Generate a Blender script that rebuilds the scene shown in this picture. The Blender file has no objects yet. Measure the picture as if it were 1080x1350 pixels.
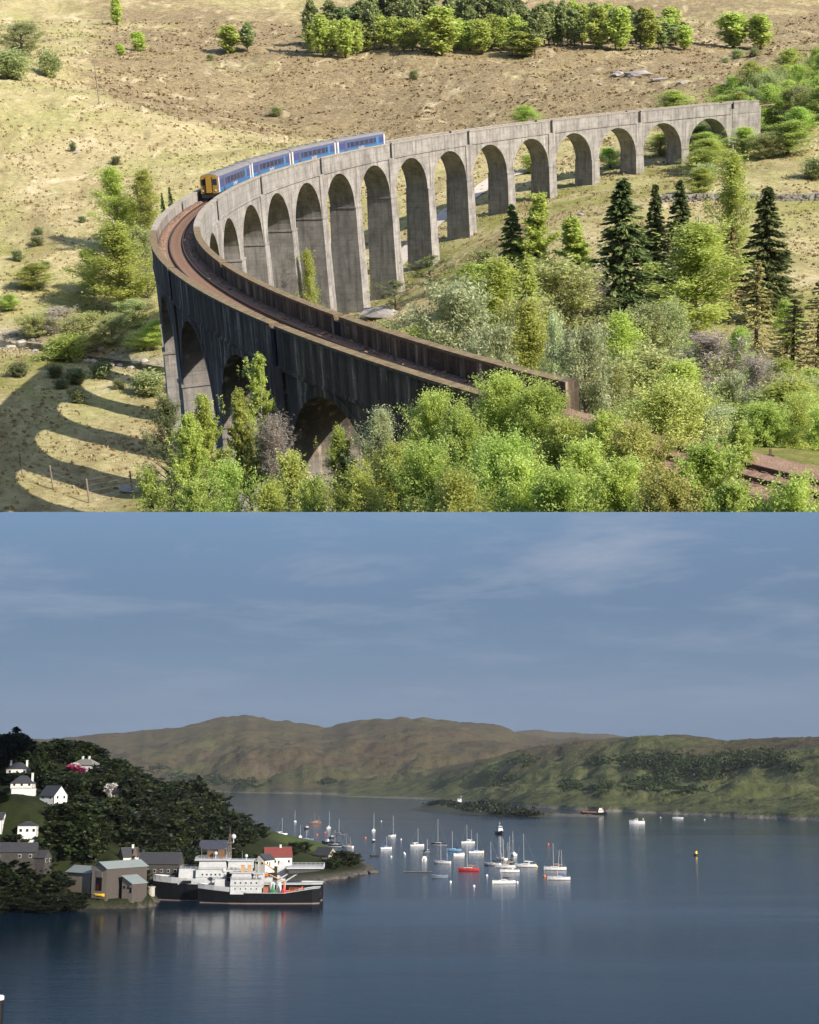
import bpy, bmesh, math
import numpy as np
from mathutils import Matrix, Vector

# ------------------------------------------------------------------ camera, sky, sun, exposure
sc = bpy.context.scene
C = sc.collection
F = 1800.0                       # focal length in pixels of the 1080 x 1350 photograph
EYE = 55.8                       # camera height above the sea, in chart units of the harbour
CHART = 1.19                     # metres per chart unit: the harbour is laid out in chart units, enlarged so the glen's shadow clears the villas
ALPHA = math.atan((1018 - 675) / F)
cam_d = bpy.data.cameras.new("camera"); cam = bpy.data.objects.new("camera", cam_d); C.objects.link(cam)
cam_d.sensor_fit = 'HORIZONTAL'; cam_d.sensor_width = 36.0; cam_d.lens = 36.0 * F / 1080.0
cam_d.clip_start = 0.5; cam_d.clip_end = 60000
cam.location = (0, 0, EYE * CHART); cam.rotation_euler = (math.pi / 2 + ALPHA, 0, 0)
sc.camera = cam

# glen frame: level frame of the viaduct valley, origin at the eye, X right, Y forward, Z up; it is tilted against the sea
PITCH, ROLL = 0.3240, -0.0576
def rx(a): return Matrix.Rotation(a, 4, 'X')
_cr, _sr = math.cos(ROLL), math.sin(ROLL)
M_roll = Matrix(((_cr, 0, _sr, 0), (0, 1, 0, 0), (-_sr, 0, _cr, 0), (0, 0, 0, 1)))
MU = Matrix.Translation((0, 0, EYE * CHART)) @ rx(ALPHA) @ M_roll @ rx(PITCH)
MU_np = np.array(MU)
ML = Matrix.Identity(4)

SUN_U = Vector((33, -20, 31)).normalized()          # towards the sun, in the glen frame
SUN = (MU.to_3x3() @ SUN_U).normalized()
sun_d = bpy.data.lights.new("sun", 'SUN'); sun_d.energy = 4.0; sun_d.angle = math.radians(0.53); sun_d.color = (1.0, 0.93, 0.82)
sun_o = bpy.data.objects.new("sun", sun_d); C.objects.link(sun_o)
sun_o.rotation_euler = SUN.to_track_quat('Z', 'Y').to_euler(); sun_o.location = (300, -300, 400)

world = bpy.data.worlds.new("World"); sc.world = world; world.use_nodes = True
wn, wl = world.node_tree.nodes, world.node_tree.links
wn.clear()
w_out = wn.new('ShaderNodeOutputWorld'); w_bg = wn.new('ShaderNodeBackground')
w_sky = wn.new('ShaderNodeTexSky'); w_sky.sky_type = 'NISHITA'; w_sky.sun_disc = False
w_sky.sun_elevation = math.asin(SUN.z); w_sky.sun_rotation = math.atan2(SUN.x, SUN.y)
w_sky.air_density = 1.0; w_sky.dust_density = 1.6; w_sky.ozone_density = 2.0; w_sky.altitude = 60
w_bg.inputs['Strength'].default_value = 0.15
# thin high cloud: noise on a cloud layer far above the sea
tc = wn.new('ShaderNodeTexCoord'); sep = wn.new('ShaderNodeSeparateXYZ'); wl.new(tc.outputs['Generated'], sep.inputs[0])
def wmath(op, a, b=None):
    n = wn.new('ShaderNodeMath'); n.operation = op
    for i, v in enumerate((a, b)):
        if v is None: continue
        if isinstance(v, (int, float)): n.inputs[i].default_value = v
        else: wl.new(v, n.inputs[i])
    return n.outputs[0]
zz = wmath('ADD', wmath('MAXIMUM', sep.outputs['Z'], 0.0), 0.13)
cmb = wn.new('ShaderNodeCombineXYZ'); wl.new(wmath('DIVIDE', sep.outputs['X'], zz), cmb.inputs[0]); wl.new(wmath('DIVIDE', sep.outputs['Y'], zz), cmb.inputs[1])
nz = wn.new('ShaderNodeTexNoise'); nz.inputs['Scale'].default_value = 1.5; nz.inputs['Detail'].default_value = 6; nz.inputs['Roughness'].default_value = 0.66
nz.inputs['Distortion'].default_value = 0.35
mp = wn.new('ShaderNodeMapping'); mp.inputs['Scale'].default_value = (0.75, 1.0, 1); mp.inputs['Location'].default_value = (3.4, 1.15, 0)
wl.new(cmb.outputs[0], mp.inputs['Vector']); wl.new(mp.outputs[0], nz.inputs['Vector'])
rmp = wn.new('ShaderNodeValToRGB'); rmp.color_ramp.elements[0].position = 0.48; rmp.color_ramp.elements[1].position = 0.76
wl.new(nz.outputs['Fac'], rmp.inputs[0])
fade = wn.new('ShaderNodeMapRange'); fade.interpolation_type = 'SMOOTHSTEP'; fade.inputs[1].default_value = 0.03; fade.inputs[2].default_value = 0.17; fade.inputs[3].default_value = 0.12; fade.inputs[4].default_value = 0.75; wl.new(sep.outputs['Z'], fade.inputs[0])   # low cloud is lost in the haze
thin = wmath('MULTIPLY', rmp.outputs[0], fade.outputs[0])
# milky haze low over the sea, the same all round the horizon
hz = wn.new('ShaderNodeMapRange'); hz.interpolation_type = 'SMOOTHSTEP'; hz.inputs[1].default_value = 0.10; hz.inputs[2].default_value = 0.55; hz.inputs[3].default_value = 0.95; hz.inputs[4].default_value = 0.1
wl.new(sep.outputs['Z'], hz.inputs[0])
mixh = wn.new('ShaderNodeMix'); mixh.data_type = 'RGBA'; wl.new(hz.outputs[0], mixh.inputs[0]); wl.new(w_sky.outputs[0], mixh.inputs[6]); mixh.inputs[7].default_value = (0.315, 0.56, 0.99, 1)
mixc = wn.new('ShaderNodeMix'); mixc.data_type = 'RGBA'
wl.new(thin, mixc.inputs[0]); wl.new(mixh.outputs[2], mixc.inputs[6]); mixc.inputs[7].default_value = (1.35, 1.5, 1.85, 1)
wl.new(mixc.outputs[2], w_bg.inputs['Color']); wl.new(w_bg.outputs[0], w_out.inputs['Surface'])

sc.view_settings.view_transform = 'Standard'; sc.view_settings.look = 'None'
sc.view_settings.exposure = 1.0; sc.view_settings.gamma = 1.0; sc.view_settings.use_curve_mapping = False
sc.render.engine = 'CYCLES'
sc.cycles.max_bounces = 8; sc.cycles.diffuse_bounces = 5; sc.cycles.glossy_bounces = 3; sc.cycles.transmission_bounces = 4
sc.cycles.caustics_reflective = False; sc.cycles.caustics_refractive = False

# ------------------------------------------------------------------ pixels to places
def uray(px, py):                                   # direction in the glen frame, Y component = 1 not forced
    a, b = px - 540.0, py - 675.0
    u, v = a * _cr + b * _sr, -a * _sr + b * _cr
    X, yc, zc = u / F, 1.0, -v / F
    c, s = math.cos(PITCH), math.sin(PITCH)
    return np.array([X, yc * c + zc * s, -yc * s + zc * c])
def u_at(px, py, Y): d = uray(px, py); return d * (Y / d[1])
def sea_dist(row): return EYE * F / (row - 1018.0)       # approximate range of a waterline row
_ca, _sa = math.cos(ALPHA), math.sin(ALPHA)
def l_at(px, row, D):                               # world point on the pixel's ray at forward distance D
    x, y, z = (px - 540.0) / F, 1.0, -(row - 675.0) / F
    yy, z2 = y * _ca - z * _sa, y * _sa + z * _ca
    return np.array([x, yy, z2]) * (D / yy) + np.array([0, 0, EYE])
def l_sea(px, row):                                 # world point of that pixel on the water
    x, y, z = (px - 540.0) / F, 1.0, -(row - 675.0) / F
    yy, z2 = y * _ca - z * _sa, y * _sa + z * _ca
    t = -EYE / z2
    return np.array([x * t, yy * t, 0.0])

# ------------------------------------------------------------------ noise
_rng0 = np.random.default_rng(7)
_LAT = _rng0.random((256, 256))
def vnoise(x, y):
    x = np.asarray(x, float); y = np.asarray(y, float)
    xi = np.floor(x).astype(int); yi = np.floor(y).astype(int)
    fx = x - xi; fy = y - yi; fx = fx * fx * (3 - 2 * fx); fy = fy * fy * (3 - 2 * fy)
    a = _LAT[xi & 255, yi & 255]; b = _LAT[(xi + 1) & 255, yi & 255]; c = _LAT[xi & 255, (yi + 1) & 255]; d = _LAT[(xi + 1) & 255, (yi + 1) & 255]
    return (a * (1 - fx) + b * fx) * (1 - fy) + (c * (1 - fx) + d * fx) * fy - 0.5
def fbm(x, y, oct=4, rough=0.5):
    s = 0; a = 1.0
    for o in range(oct):
        s = s + a * vnoise(x * 2 ** o + 17.3 * o, y * 2 ** o + 5.1 * o); a *= rough
    return s
class TPS:                                          # thin-plate surface through scattered heights
    def __init__(self, pts, lam=0.0):
        p = np.array(pts, float); self.p = p; n = len(p)
        K = self.k(p[:, None, :2], p[None, :, :2]) + lam * np.eye(n)
        A = np.zeros((n + 3, n + 3)); A[:n, :n] = K; A[:n, n] = 1; A[:n, n + 1:] = p[:, :2]; A[n:, :n] = A[:n, n:].T
        self.w = np.linalg.solve(A, np.concatenate([p[:, 2], np.zeros(3)]))
    @staticmethod
    def k(a, b):
        r2 = ((a - b) ** 2).sum(-1) * 1e-4; return np.where(r2 > 0, r2 * np.log(r2 + 1e-12), 0)
    def __call__(self, x, y):
        x = np.asarray(x, float); sh = x.shape; q = np.stack([x.ravel(), np.asarray(y, float).ravel()], -1); out = np.empty(len(q)); n = len(self.p)
        for i in range(0, len(q), 20000):
            k = self.k(q[i:i + 20000, None, :], self.p[None, :, :2])
            out[i:i + 20000] = k @ self.w[:n] + self.w[n] + q[i:i + 20000] @ self.w[n + 1:]
        return out.reshape(sh)

# ------------------------------------------------------------------ mesh helpers
def np_mesh(name, V, Q, mat, tint=None, smooth=False):
    """V (n,3), Q (m,k) equal-sized faces."""
    V = np.asarray(V, np.float32); Q = np.asarray(Q, np.int32)
    me = bpy.data.meshes.new(name); m, k = Q.shape
    me.vertices.add(len(V)); me.vertices.foreach_set('co', V.ravel())
    me.loops.add(m * k); me.loops.foreach_set('vertex_index', Q.ravel())
    me.polygons.add(m); me.polygons.foreach_set('loop_start', np.arange(0, m * k, k, dtype=np.int32))
    me.update(calc_edges=True)
    if tint is not None:
        at = me.attributes.new('tint', 'FLOAT', 'FACE'); at.data.foreach_set('value', np.asarray(tint, np.float32))
    if smooth: me.polygons.foreach_set('use_smooth', np.ones(m, bool))
    me.materials.append(mat); return me
class MB:
    """collects boxes, prisms, tubes and lofts into one mesh"""
    def __init__(self): self.v = []; self.f = []
    def add(self, vs, fs):
        o = len(self.v); self.v += [tuple(map(float, v)) for v in vs]; self.f += [tuple(i + o for i in f) for f in fs]; return self
    def box(self, x0, x1, y0, y1, z0, z1):
        vs = [(x, y, z) for z in (z0, z1) for y in (y0, y1) for x in (x0, x1)]
        return self.add(vs, [(0, 2, 3, 1), (4, 5, 7, 6), (0, 1, 5, 4), (2, 6, 7, 3), (0, 4, 6, 2), (1, 3, 7, 5)])
    def prism(self, poly, h0, h1, axis='y'):
        """poly of 2-D points extruded along an axis ('y': poly in xz, 'z': poly in xy, 'x': poly in yz)"""
        n = len(poly)
        def P(p, h): return {'y': (p[0], h, p[1]), 'z': (p[0], p[1], h), 'x': (h, p[0], p[1])}[axis]
        vs = [P(p, h0) for p in poly] + [P(p, h1) for p in poly]
        return self.add(vs, [tuple(range(n))[::-1], tuple(range(n, 2 * n))] + [(i, (i + 1) % n, n + (i + 1) % n, n + i) for i in range(n)])
    def tube(self, pts, rad, n=6, cap=True):
        pts = [Vector(p) for p in pts]; rad = rad if hasattr(rad, '__len__') else [rad] * len(pts); vs = []
        for i, p in enumerate(pts):
            d = (pts[min(i + 1, len(pts) - 1)] - pts[max(i - 1, 0)]); d = d.normalized() if d.length > 1e-9 else Vector((0, 0, 1))
            a = d.orthogonal().normalized() if abs(d.z) > 0.99 else d.cross(Vector((0, 0, 1))).normalized(); b = d.cross(a)
            vs += [p + (a * math.cos(t) + b * math.sin(t)) * rad[i] for t in [2 * math.pi * k / n for k in range(n)]]
        fs = [(i * n + k, i * n + (k + 1) % n, (i + 1) * n + (k + 1) % n, (i + 1) * n + k) for i in range(len(pts) - 1) for k in range(n)]
        if cap: fs += [tuple(range(n))[::-1], tuple(range((len(pts) - 1) * n, len(pts) * n))]
        return self.add(vs, fs)
    def loft(self, rings, cap=True, closed=True):
        n = len(rings[0]); vs = [p for r in rings for p in r]
        fs = [(i * n + k, i * n + (k + 1) % n, (i + 1) * n + (k + 1) % n, (i + 1) * n + k) for i in range(len(rings) - 1) for k in range(n if closed else n - 1)]
        if cap: fs += [tuple(range(n))[::-1], tuple(range((len(rings) - 1) * n, len(rings) * n))]
        return self.add(vs, fs)
    def ball(self, c, r, nu=10, nv=6, sq=(1, 1, 1)):
        rings = [[(c[0] + r * sq[0] * math.sin(t) * math.cos(p), c[1] + r * sq[1] * math.sin(t) * math.sin(p), c[2] + r * sq[2] * math.cos(t)) for p in [2 * math.pi * k / nu for k in range(nu)]]
                 for t in [math.pi * (j + 0.02) / (nv + 0.04) for j in range(nv + 1)]]
        return self.loft(rings[::-1])
    def mesh(self, name, mat, smooth=False):
        me = bpy.data.meshes.new(name); me.from_pydata(self.v, [], self.f); me.update()
        bm = bmesh.new(); bm.from_mesh(me); bmesh.ops.recalc_face_normals(bm, faces=bm.faces); bm.to_mesh(me); bm.free()
        if smooth: me.polygons.foreach_set('use_smooth', np.ones(len(me.polygons), bool))
        me.materials.append(mat); return me
def obj(name, me, parent=None, mw=None, loc=None, rz=None):
    o = bpy.data.objects.new(name, me); C.objects.link(o)
    if parent is not None: o.parent = parent
    if mw is not None: o.matrix_world = mw
    if loc is not None: o.location = loc
    if rz is not None: o.rotation_euler = (0, 0, rz)
    return o
def tag(o, label, cat, group=None):
    o['label'] = label; o['category'] = cat
    if group: o['group'] = group
    return o
def struct(o): o['kind'] = 'structure'; return o
def stuff(o): o['kind'] = 'stuff'; return o
def root(name, base, rz=0.0, frame=None, scale=None):
    """an Empty at a thing's base; frame MU for the glen, ML for the harbour"""
    o = bpy.data.objects.new(name, None); C.objects.link(o); o.empty_display_size = 0.3
    m = (frame or ML) @ Matrix.Translation(Vector(base)) @ Matrix.Rotation(rz, 4, 'Z')
    if scale is not None: m = m @ Matrix.Diagonal((scale[0], scale[1], scale[2], 1))
    o.matrix_world = m; return o

# ------------------------------------------------------------------ materials
def nodes(name):
    m = bpy.data.materials.new(name); m.use_nodes = True; nt = m.node_tree; return m, nt.nodes, nt.links, nt.nodes['Principled BSDF']
def col(c): return (c[0], c[1], c[2], 1)
def noise(n, l, scale, detail=5, rough=0.6, vec=None, dist=0.0, stretch=None):
    t = n.new('ShaderNodeTexNoise'); t.inputs['Scale'].default_value = scale; t.inputs['Detail'].default_value = detail
    t.inputs['Roughness'].default_value = rough; t.inputs['Distortion'].default_value = dist
    if vec is None: vec = n.new('ShaderNodeTexCoord').outputs['Object']
    if stretch is not None:
        mp = n.new('ShaderNodeMapping'); mp.inputs['Scale'].default_value = stretch; l.new(vec, mp.inputs['Vector']); vec = mp.outputs[0]
    l.new(vec, t.inputs['Vector']); return t.outputs['Fac']
def ramp(n, l, fac, stops):
    r = n.new('ShaderNodeValToRGB'); e = r.color_ramp.elements
    while len(e) < len(stops): e.new(0.5)
    for i, (p, c) in enumerate(stops): e[i].position = p; e[i].color = col(c) if hasattr(c, '__len__') else (c, c, c, 1)
    l.new(fac, r.inputs[0]); return r.outputs[0]
def mix(n, l, fac, a, b, mode='MIX'):
    m = n.new('ShaderNodeMix'); m.data_type = 'RGBA'; m.blend_type = mode
    for i, v in ((0, fac), (6, a), (7, b)):
        if hasattr(v, 'node'): l.new(v, m.inputs[i])
        elif i == 0: m.inputs[0].default_value = v
        else: m.inputs[i].default_value = col(v)
    return m.outputs[2]
def attr(n, name): a = n.new('ShaderNodeAttribute'); a.attribute_name = name; return a
def bump(n, l, p, h, strength, dist=0.1):
    b = n.new('ShaderNodeBump'); b.inputs['Strength'].default_value = strength; b.inputs['Distance'].default_value = dist
    l.new(h, b.inputs['Height']); l.new(b.outputs[0], p.inputs['Normal'])
def plain(name, c, rough=0.7, var=0.25, scale=1.5, metal=0.0, bmp=0.15, spec=0.3, stretch=None):
    m, n, l, p = nodes(name)
    f = noise(n, l, scale, 5, 0.65, stretch=stretch); f2 = noise(n, l, scale * 6, 3, 0.6, stretch=stretch)
    fr = mix(n, l, 0.35, f, f2)
    c = np.array(c); l.new(ramp(n, l, fr, [(0.3, tuple(c * (1 - var))), (0.7, tuple(np.minimum(c * (1 + var), 0.95)))]), p.inputs['Base Color'])
    p.inputs['Roughness'].default_value = rough; p.inputs['Metallic'].default_value = metal; p.inputs['Specular IOR Level'].default_value = spec
    if bmp: bump(n, l, p, f2, bmp, 0.05)
    return m
MATS = {}
def P(name, *a, **k):
    if name not in MATS: MATS[name] = plain(name, *a, **k)
    return MATS[name]
def leaf_mat(name, c0, c1, c2, trans=0.35, rough=0.55):
    """leaf colours from dark old to pale young by a per-leaf value; a little light passes through"""
    m, n, l, p = nodes(name)
    t = attr(n, 'tint').outputs['Fac']; oi = n.new('ShaderNodeObjectInfo')
    c = ramp(n, l, t, [(0.0, c0), (0.5, c1), (1.0, c2)])
    h = n.new('ShaderNodeHueSaturation'); l.new(c, h.inputs['Color'])
    mr = n.new('ShaderNodeMapRange'); mr.inputs[3].default_value = 0.8; mr.inputs[4].default_value = 1.2; l.new(oi.outputs['Random'], mr.inputs[0]); l.new(mr.outputs[0], h.inputs['Value'])
    m2 = n.new('ShaderNodeMapRange'); m2.inputs[3].default_value = 0.485; m2.inputs[4].default_value = 0.515; l.new(oi.outputs['Random'], m2.inputs[0]); l.new(m2.outputs[0], h.inputs['Hue'])
    l.new(h.outputs[0], p.inputs['Base Color']); p.inputs['Roughness'].default_value = rough; p.inputs['Specular IOR Level'].default_value = 0.25
    tr = n.new('ShaderNodeBsdfTranslucent'); l.new(h.outputs[0], tr.inputs['Color'])
    mx = n.new('ShaderNodeMixShader'); mx.inputs[0].default_value = trans
    l.new(p.outputs[0], mx.inputs[1]); l.new(tr.outputs[0], mx.inputs[2]); l.new(mx.outputs[0], n['Material Output'].inputs['Surface'])
    return m
# ================================================================== THE GLEN
CX, CY, RAD, PHI0, BAY, TOPZ = 197.07, 191.86, 224.48, 2.0497, 17.15, -17.63
def vp(b, r, z):                                     # viaduct coordinates: bay number, offset outwards, height from parapet top
    ph = PHI0 + b * BAY / RAD; q = RAD + r
    return (CX + q * math.cos(ph), CY + q * math.sin(ph), TOPZ + z - 0.4 * math.exp(-((b - 15) / 3.0) ** 2))

ctrl = []
for b, z in ((-3, -24), (-1.5, -27), (-.3, -29), (1, -33), (2, -33.6), (3, -34.5), (4, -36.6), (5, -38), (6, -41.7), (7, -46), (8, -49.7), (9, -50), (11, -51), (13, -51), (14.5, -50.5), (16, -49.5), (17.5, -47), (19, -41), (20, -34.5), (21, -26.5), (21.8, -21.0), (22.6, -19.75), (23.5, -19.75), (24.5, -19.75)):
    p = vp(b, 0, 0); ctrl.append((p[0], p[1], z))
for px, py, Y in ((0, 662, 161), (150, 662, 164), (-120, 640, 168), (40, 560, 193), (130, 560, 196), (60, 490, 228), (160, 500, 226), (0, 432, 272), (110, 442, 268), (-100, 450, 262), (0, 350, 318), (120, 330, 330), (0, 250, 385), (190, 250, 385), (-120, 240, 390), (0, 170, 440), (100, 200, 425), (250, 212, 420), (330, 200, 440), (400, 190, 455),
                  (60, 120, 490), (130, 136, 480), (250, 166, 468), (340, 188, 468), (480, 190, 480), (150, 118, 560), (300, 152, 560), (420, 160, 540), (0, 70, 600), (-150, 60, 600),
                  (560, 150, 540), (700, 130, 540), (850, 118, 540), (960, 110, 520), (150, 60, 700), (300, 70, 690), (540, 62, 690), (750, 62, 690), (1000, 66, 680), (0, 10, 860), (300, 5, 880), (540, 2, 900), (800, 0, 900), (1080, 5, 860), (-150, -40, 980), (300, -60, 1000), (800, -60, 1000), (1230, -40, 980),
                  (1075, 150, 450), (1000, 170, 430), (1180, 140, 450), (850, 246, 338), (1000, 240, 338), (1080, 228, 345), (1200, 225, 345), (930, 300, 280), (1075, 325, 262), (1200, 330, 262), (800, 320, 262), (690, 305, 285), (620, 340, 290), (560, 390, 268), (830, 415, 212), (1000, 445, 190), (1180, 450, 190), (650, 450, 205), (520, 440, 240)):
    ctrl.append(tuple(u_at(px, py, Y)))
ctrl += [(-22, 92, -37), (-40, 118, -46), (-55, 140, -50.5), (-10, 62, -27), (0, 40, -20), (-30, 60, -34), (-60, 90, -44), (14, 96, -30), (32, 90, -29), (34, 122, -37.5), (62, 150, -40), (44, 62, -23), (24, 40, -19.5), (60, 30, -16), (70, 90, -30)]
_tps = TPS(ctrl, 0.002)
def ground_u(x, y): return float(_tps(np.array([x]), np.array([y]))[0])

# fan of ground from the near slope to the far moor
ny, nx = 470, 330
Ys = 45 * (1010 / 45.0) ** (np.linspace(0, 1, ny)); ts = np.linspace(-0.352, 0.352, nx)
ts_w = np.interp(Ys, [45, 200, 300, 500, 1010], [1.0, 0.97, 0.925, 0.9, 0.87]); GX = ts[None, :] * Ys[:, None] * ts_w[:, None]; GY = np.repeat(Ys[:, None], nx, 1)
GZ = _tps(GX, GY)
nearv = np.clip((np.hypot(GX - CX, GY - CY) - RAD) / 60.0, -1, 1)
rough_amt = np.clip((GY - 250) / 200, 0.25, 1.0)
GZ += fbm(GX / 45, GY / 45, 3) * 3.2 * np.clip((GY - 420) / 150, 0, 1) + fbm(GX / 14, GY / 14, 3) * 1.1 * rough_amt + fbm(GX / 3.1, GY / 3.1, 3) * 0.75 * rough_amt + (np.abs(fbm(GX / 38 + GY / 60, GY / 70, 3)) - .2) * 2.6 * np.clip((GY - 400) / 120, 0, 1)
# the stream bed, cut into the flat on the far side of the piers
sx, sy = np.array([-140, -88, -70, -62, -55, -48, -40]), np.array([262, 268, 262, 254, 250, 246, 240.])
ds = np.min(np.hypot(GX[..., None] - sx, (GY[..., None] - sy) * 0.8), -1)
streamf = np.exp(-(np.min(np.abs(GY - np.interp(GX, sx, sy))[..., None], -1) / 8.0) ** 2) * (GX < -38) * (GX > -150)
GZ -= 1.6 * streamf
def px_of(X, Y, Z):
    c, s = math.cos(PITCH), math.sin(PITCH); yc = Y * c - Z * s; zc = Y * s + Z * c; u = F * X / yc; v = -F * zc / yc
    return 540 + u * _cr - v * _sr, 675 + u * _sr + v * _cr
PX, PY = px_of(GX, GY, GZ)
# ground cover (what grows there): bracken and heather brown on the upper moor, green sward on the flats, gravel in the stream
crest = np.interp(PX, [-200, 0, 60, 130, 250, 340, 480, 1300], [70, 95, 105, 132, 168, 190, 196, 200])
wob = fbm(GX / 30, GY / 30, 3) * 30
brown = np.clip((crest - PY + wob * 0.5) / 14, 0, 1) * (0.55 + 0.85 * np.clip(0.5 + fbm(GX / 60, GY / 40, 3) * 1.6, 0, 1)) * np.clip((GY - 430) / 60, 0, 1)
brown = brown * np.clip((PX - 60 + wob) / 120, 0.15, 1) * np.clip(1.35 - np.abs(PY - 95) / 140, 0.62, 1)
green = np.clip(0.35 + fbm(GX / 22, GY / 22, 3) * 1.3, 0, 1) * np.clip((460 - GY) / 120, 0, 1) * 0.75
green = np.maximum(green, 0.85 * np.exp(-((GX - CX) ** 2 * 0 + (np.hypot(GX - CX, GY - CY) - RAD) ** 2) / 200.0) * (GY > 150) * np.clip(0.6 + fbm(GX / 8, GY / 8, 2), 0, 1))
green = np.where(GY < 150, np.maximum(green, 0.9), green)
idx = np.arange(ny * nx).reshape(ny, nx)
Qg = np.stack([idx[:-1, :-1], idx[:-1, 1:], idx[1:, 1:], idx[1:, :-1]], -1).reshape(-1, 4)

m, n, l, p = nodes('moor_grass')
ca = attr(n, 'cover'); sp = n.new('ShaderNodeSeparateColor'); l.new(ca.outputs['Color'], sp.inputs[0])
f1 = noise(n, l, 0.16, 6, 0.65); f2 = noise(n, l, 0.55, 8, 0.78, dist=0.8); f3 = noise(n, l, 0.03, 5, 0.6)
straw = ramp(n, l, f2, [(0.28, (0.195, 0.147, 0.075)), (0.44, (0.36, 0.292, 0.15)), (0.58, (0.465, 0.392, 0.225)), (0.75, (0.62, 0.54, 0.36))])
oliv = ramp(n, l, f2, [(0.3, (0.19, 0.195, 0.06)), (0.5, (0.31, 0.305, 0.11)), (0.7, (0.44, 0.41, 0.18))])
base = mix(n, l, ramp(n, l, f3, [(0.40, 0.05), (0.62, 0.75)]), straw, oliv)
fbd = noise(n, l, 0.09, 6, 0.7, stretch=(0.8, 0.28, 1), dist=1.2)
base = mix(n, l, ramp(n, l, fbd, [(0.52, 0.0), (0.62, 0.7)]), base, (0.25, 0.20, 0.10))
base = mix(n, l, ramp(n, l, fbd, [(0.3, 0.7), (0.42, 0.0)]), base, (0.60, 0.51, 0.33))
brn = ramp(n, l, f2, [(0.32, (0.11, 0.075, 0.045)), (0.48, (0.21, 0.155, 0.088)), (0.6, (0.33, 0.265, 0.15)), (0.78, (0.50, 0.44, 0.27))])
grn = ramp(n, l, f2, [(0.3, (0.13, 0.14, 0.030)), (0.55, (0.23, 0.235, 0.055)), (0.8, (0.38, 0.34, 0.13))])
grv = ramp(n, l, f2, [(0.35, (0.11, 0.10, 0.095)), (0.6, (0.33, 0.29, 0.25)), (0.8, (0.5, 0.46, 0.4))])
fb = n.new('ShaderNodeMath'); fb.operation = 'MULTIPLY_ADD'; l.new(f1, fb.inputs[0]); fb.inputs[1].default_value = 1.6; fb.inputs[2].default_value = -0.8
def addc(a, b):
    q = n.new('ShaderNodeMath'); q.operation = 'ADD'; q.use_clamp = True; l.new(a, q.inputs[0]); l.new(b, q.inputs[1]); return q.outputs[0]
base = mix(n, l, ramp(n, l, addc(sp.outputs['Red'], fb.outputs[0]), [(0.25, 0.0), (0.65, 0.95)]), base, brn)
base = mix(n, l, ramp(n, l, fbd, [(0.32, 0.75), (0.44, 0.0)]), base, (0.56, 0.47, 0.30))
base = mix(n, l, ramp(n, l, addc(sp.outputs['Green'], fb.outputs[0]), [(0.3, 0.0), (0.8, 0.85)]), base, grn)
base = mix(n, l, sp.outputs['Blue'], base, grv)
l.new(base, p.inputs['Base Color']); p.inputs['Roughness'].default_value = 0.95; p.inputs['Specular IOR Level'].default_value = 0.1
bump(n, l, p, f2, 0.9, 0.7)
MOOR = m
def add_cover(me, R, G, B):
    at = me.color_attributes.new('cover', 'FLOAT_COLOR', 'POINT')
    at.data.foreach_set('color', np.stack([R, G, B, np.ones_like(R)], -1).astype(np.float32).ravel())
SEAM_N = (MU.inverted().to_3x3() @ (cam.rotation_euler.to_matrix() @ Vector((0, 1, 0))))     # plane through the eye where the glen ends
def below_seam(co): return co @ np.array(SEAM_N) < 0
def cut(me):
    """trim a mesh given in glen coordinates at the edge of the glen"""
    bm = bmesh.new(); bm.from_mesh(me)
    bmesh.ops.bisect_plane(bm, geom=bm.verts[:] + bm.edges[:] + bm.faces[:], plane_co=(0, 0, 0), plane_no=SEAM_N, clear_inner=True)
    bm.to_mesh(me); bm.free(); return me
def quick_cut(V, Q, *extra):
    """drop faces wholly beyond the edge before the exact cut"""
    s = V @ np.array(SEAM_N); keep = (s[Q] > 0).any(1); return (Q[keep],) + tuple(e[keep] for e in extra)
V = np.stack([GX, GY, GZ], -1).reshape(-1, 3)
gm = np_mesh('hillside', V, Qg, MOOR, smooth=True)
add_cover(gm, brown.ravel(), green.ravel(), (streamf * 0.9).ravel())
cut(gm)
hill = struct(obj('hillside', gm, mw=MU))

def gz(x, y):                                        # height of the built ground
    w = np.interp(y, [45, 200, 300, 500, 1010], [1.0, 0.97, 0.925, 0.9, 0.87]); fi = np.clip(np.log(y / 45) / np.log(1010 / 45.0) * (ny - 1), 0, ny - 1.001); fj = np.clip((x / y / w + 0.352) / 0.704 * (nx - 1), 0, nx - 1.001)
    i, j = int(fi), int(fj); a, b = fi - i, fj - j
    return float(GZ[i, j] * (1 - a) * (1 - b) + GZ[i + 1, j] * a * (1 - b) + GZ[i, j + 1] * (1 - a) * b + GZ[i + 1, j + 1] * a * b)
def ground_pt(px, Y, z_extra=0.0):                   # place on the ground at picture column px and forward distance Y
    x = (px - 540) / F * Y * 1.06
    for _ in range(6):
        z = gz(x, Y); q = px_of(x, Y, z)[0]; x += (px - q) / F * Y
    return np.array([x, Y, gz(x, Y) + z_extra])

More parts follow.
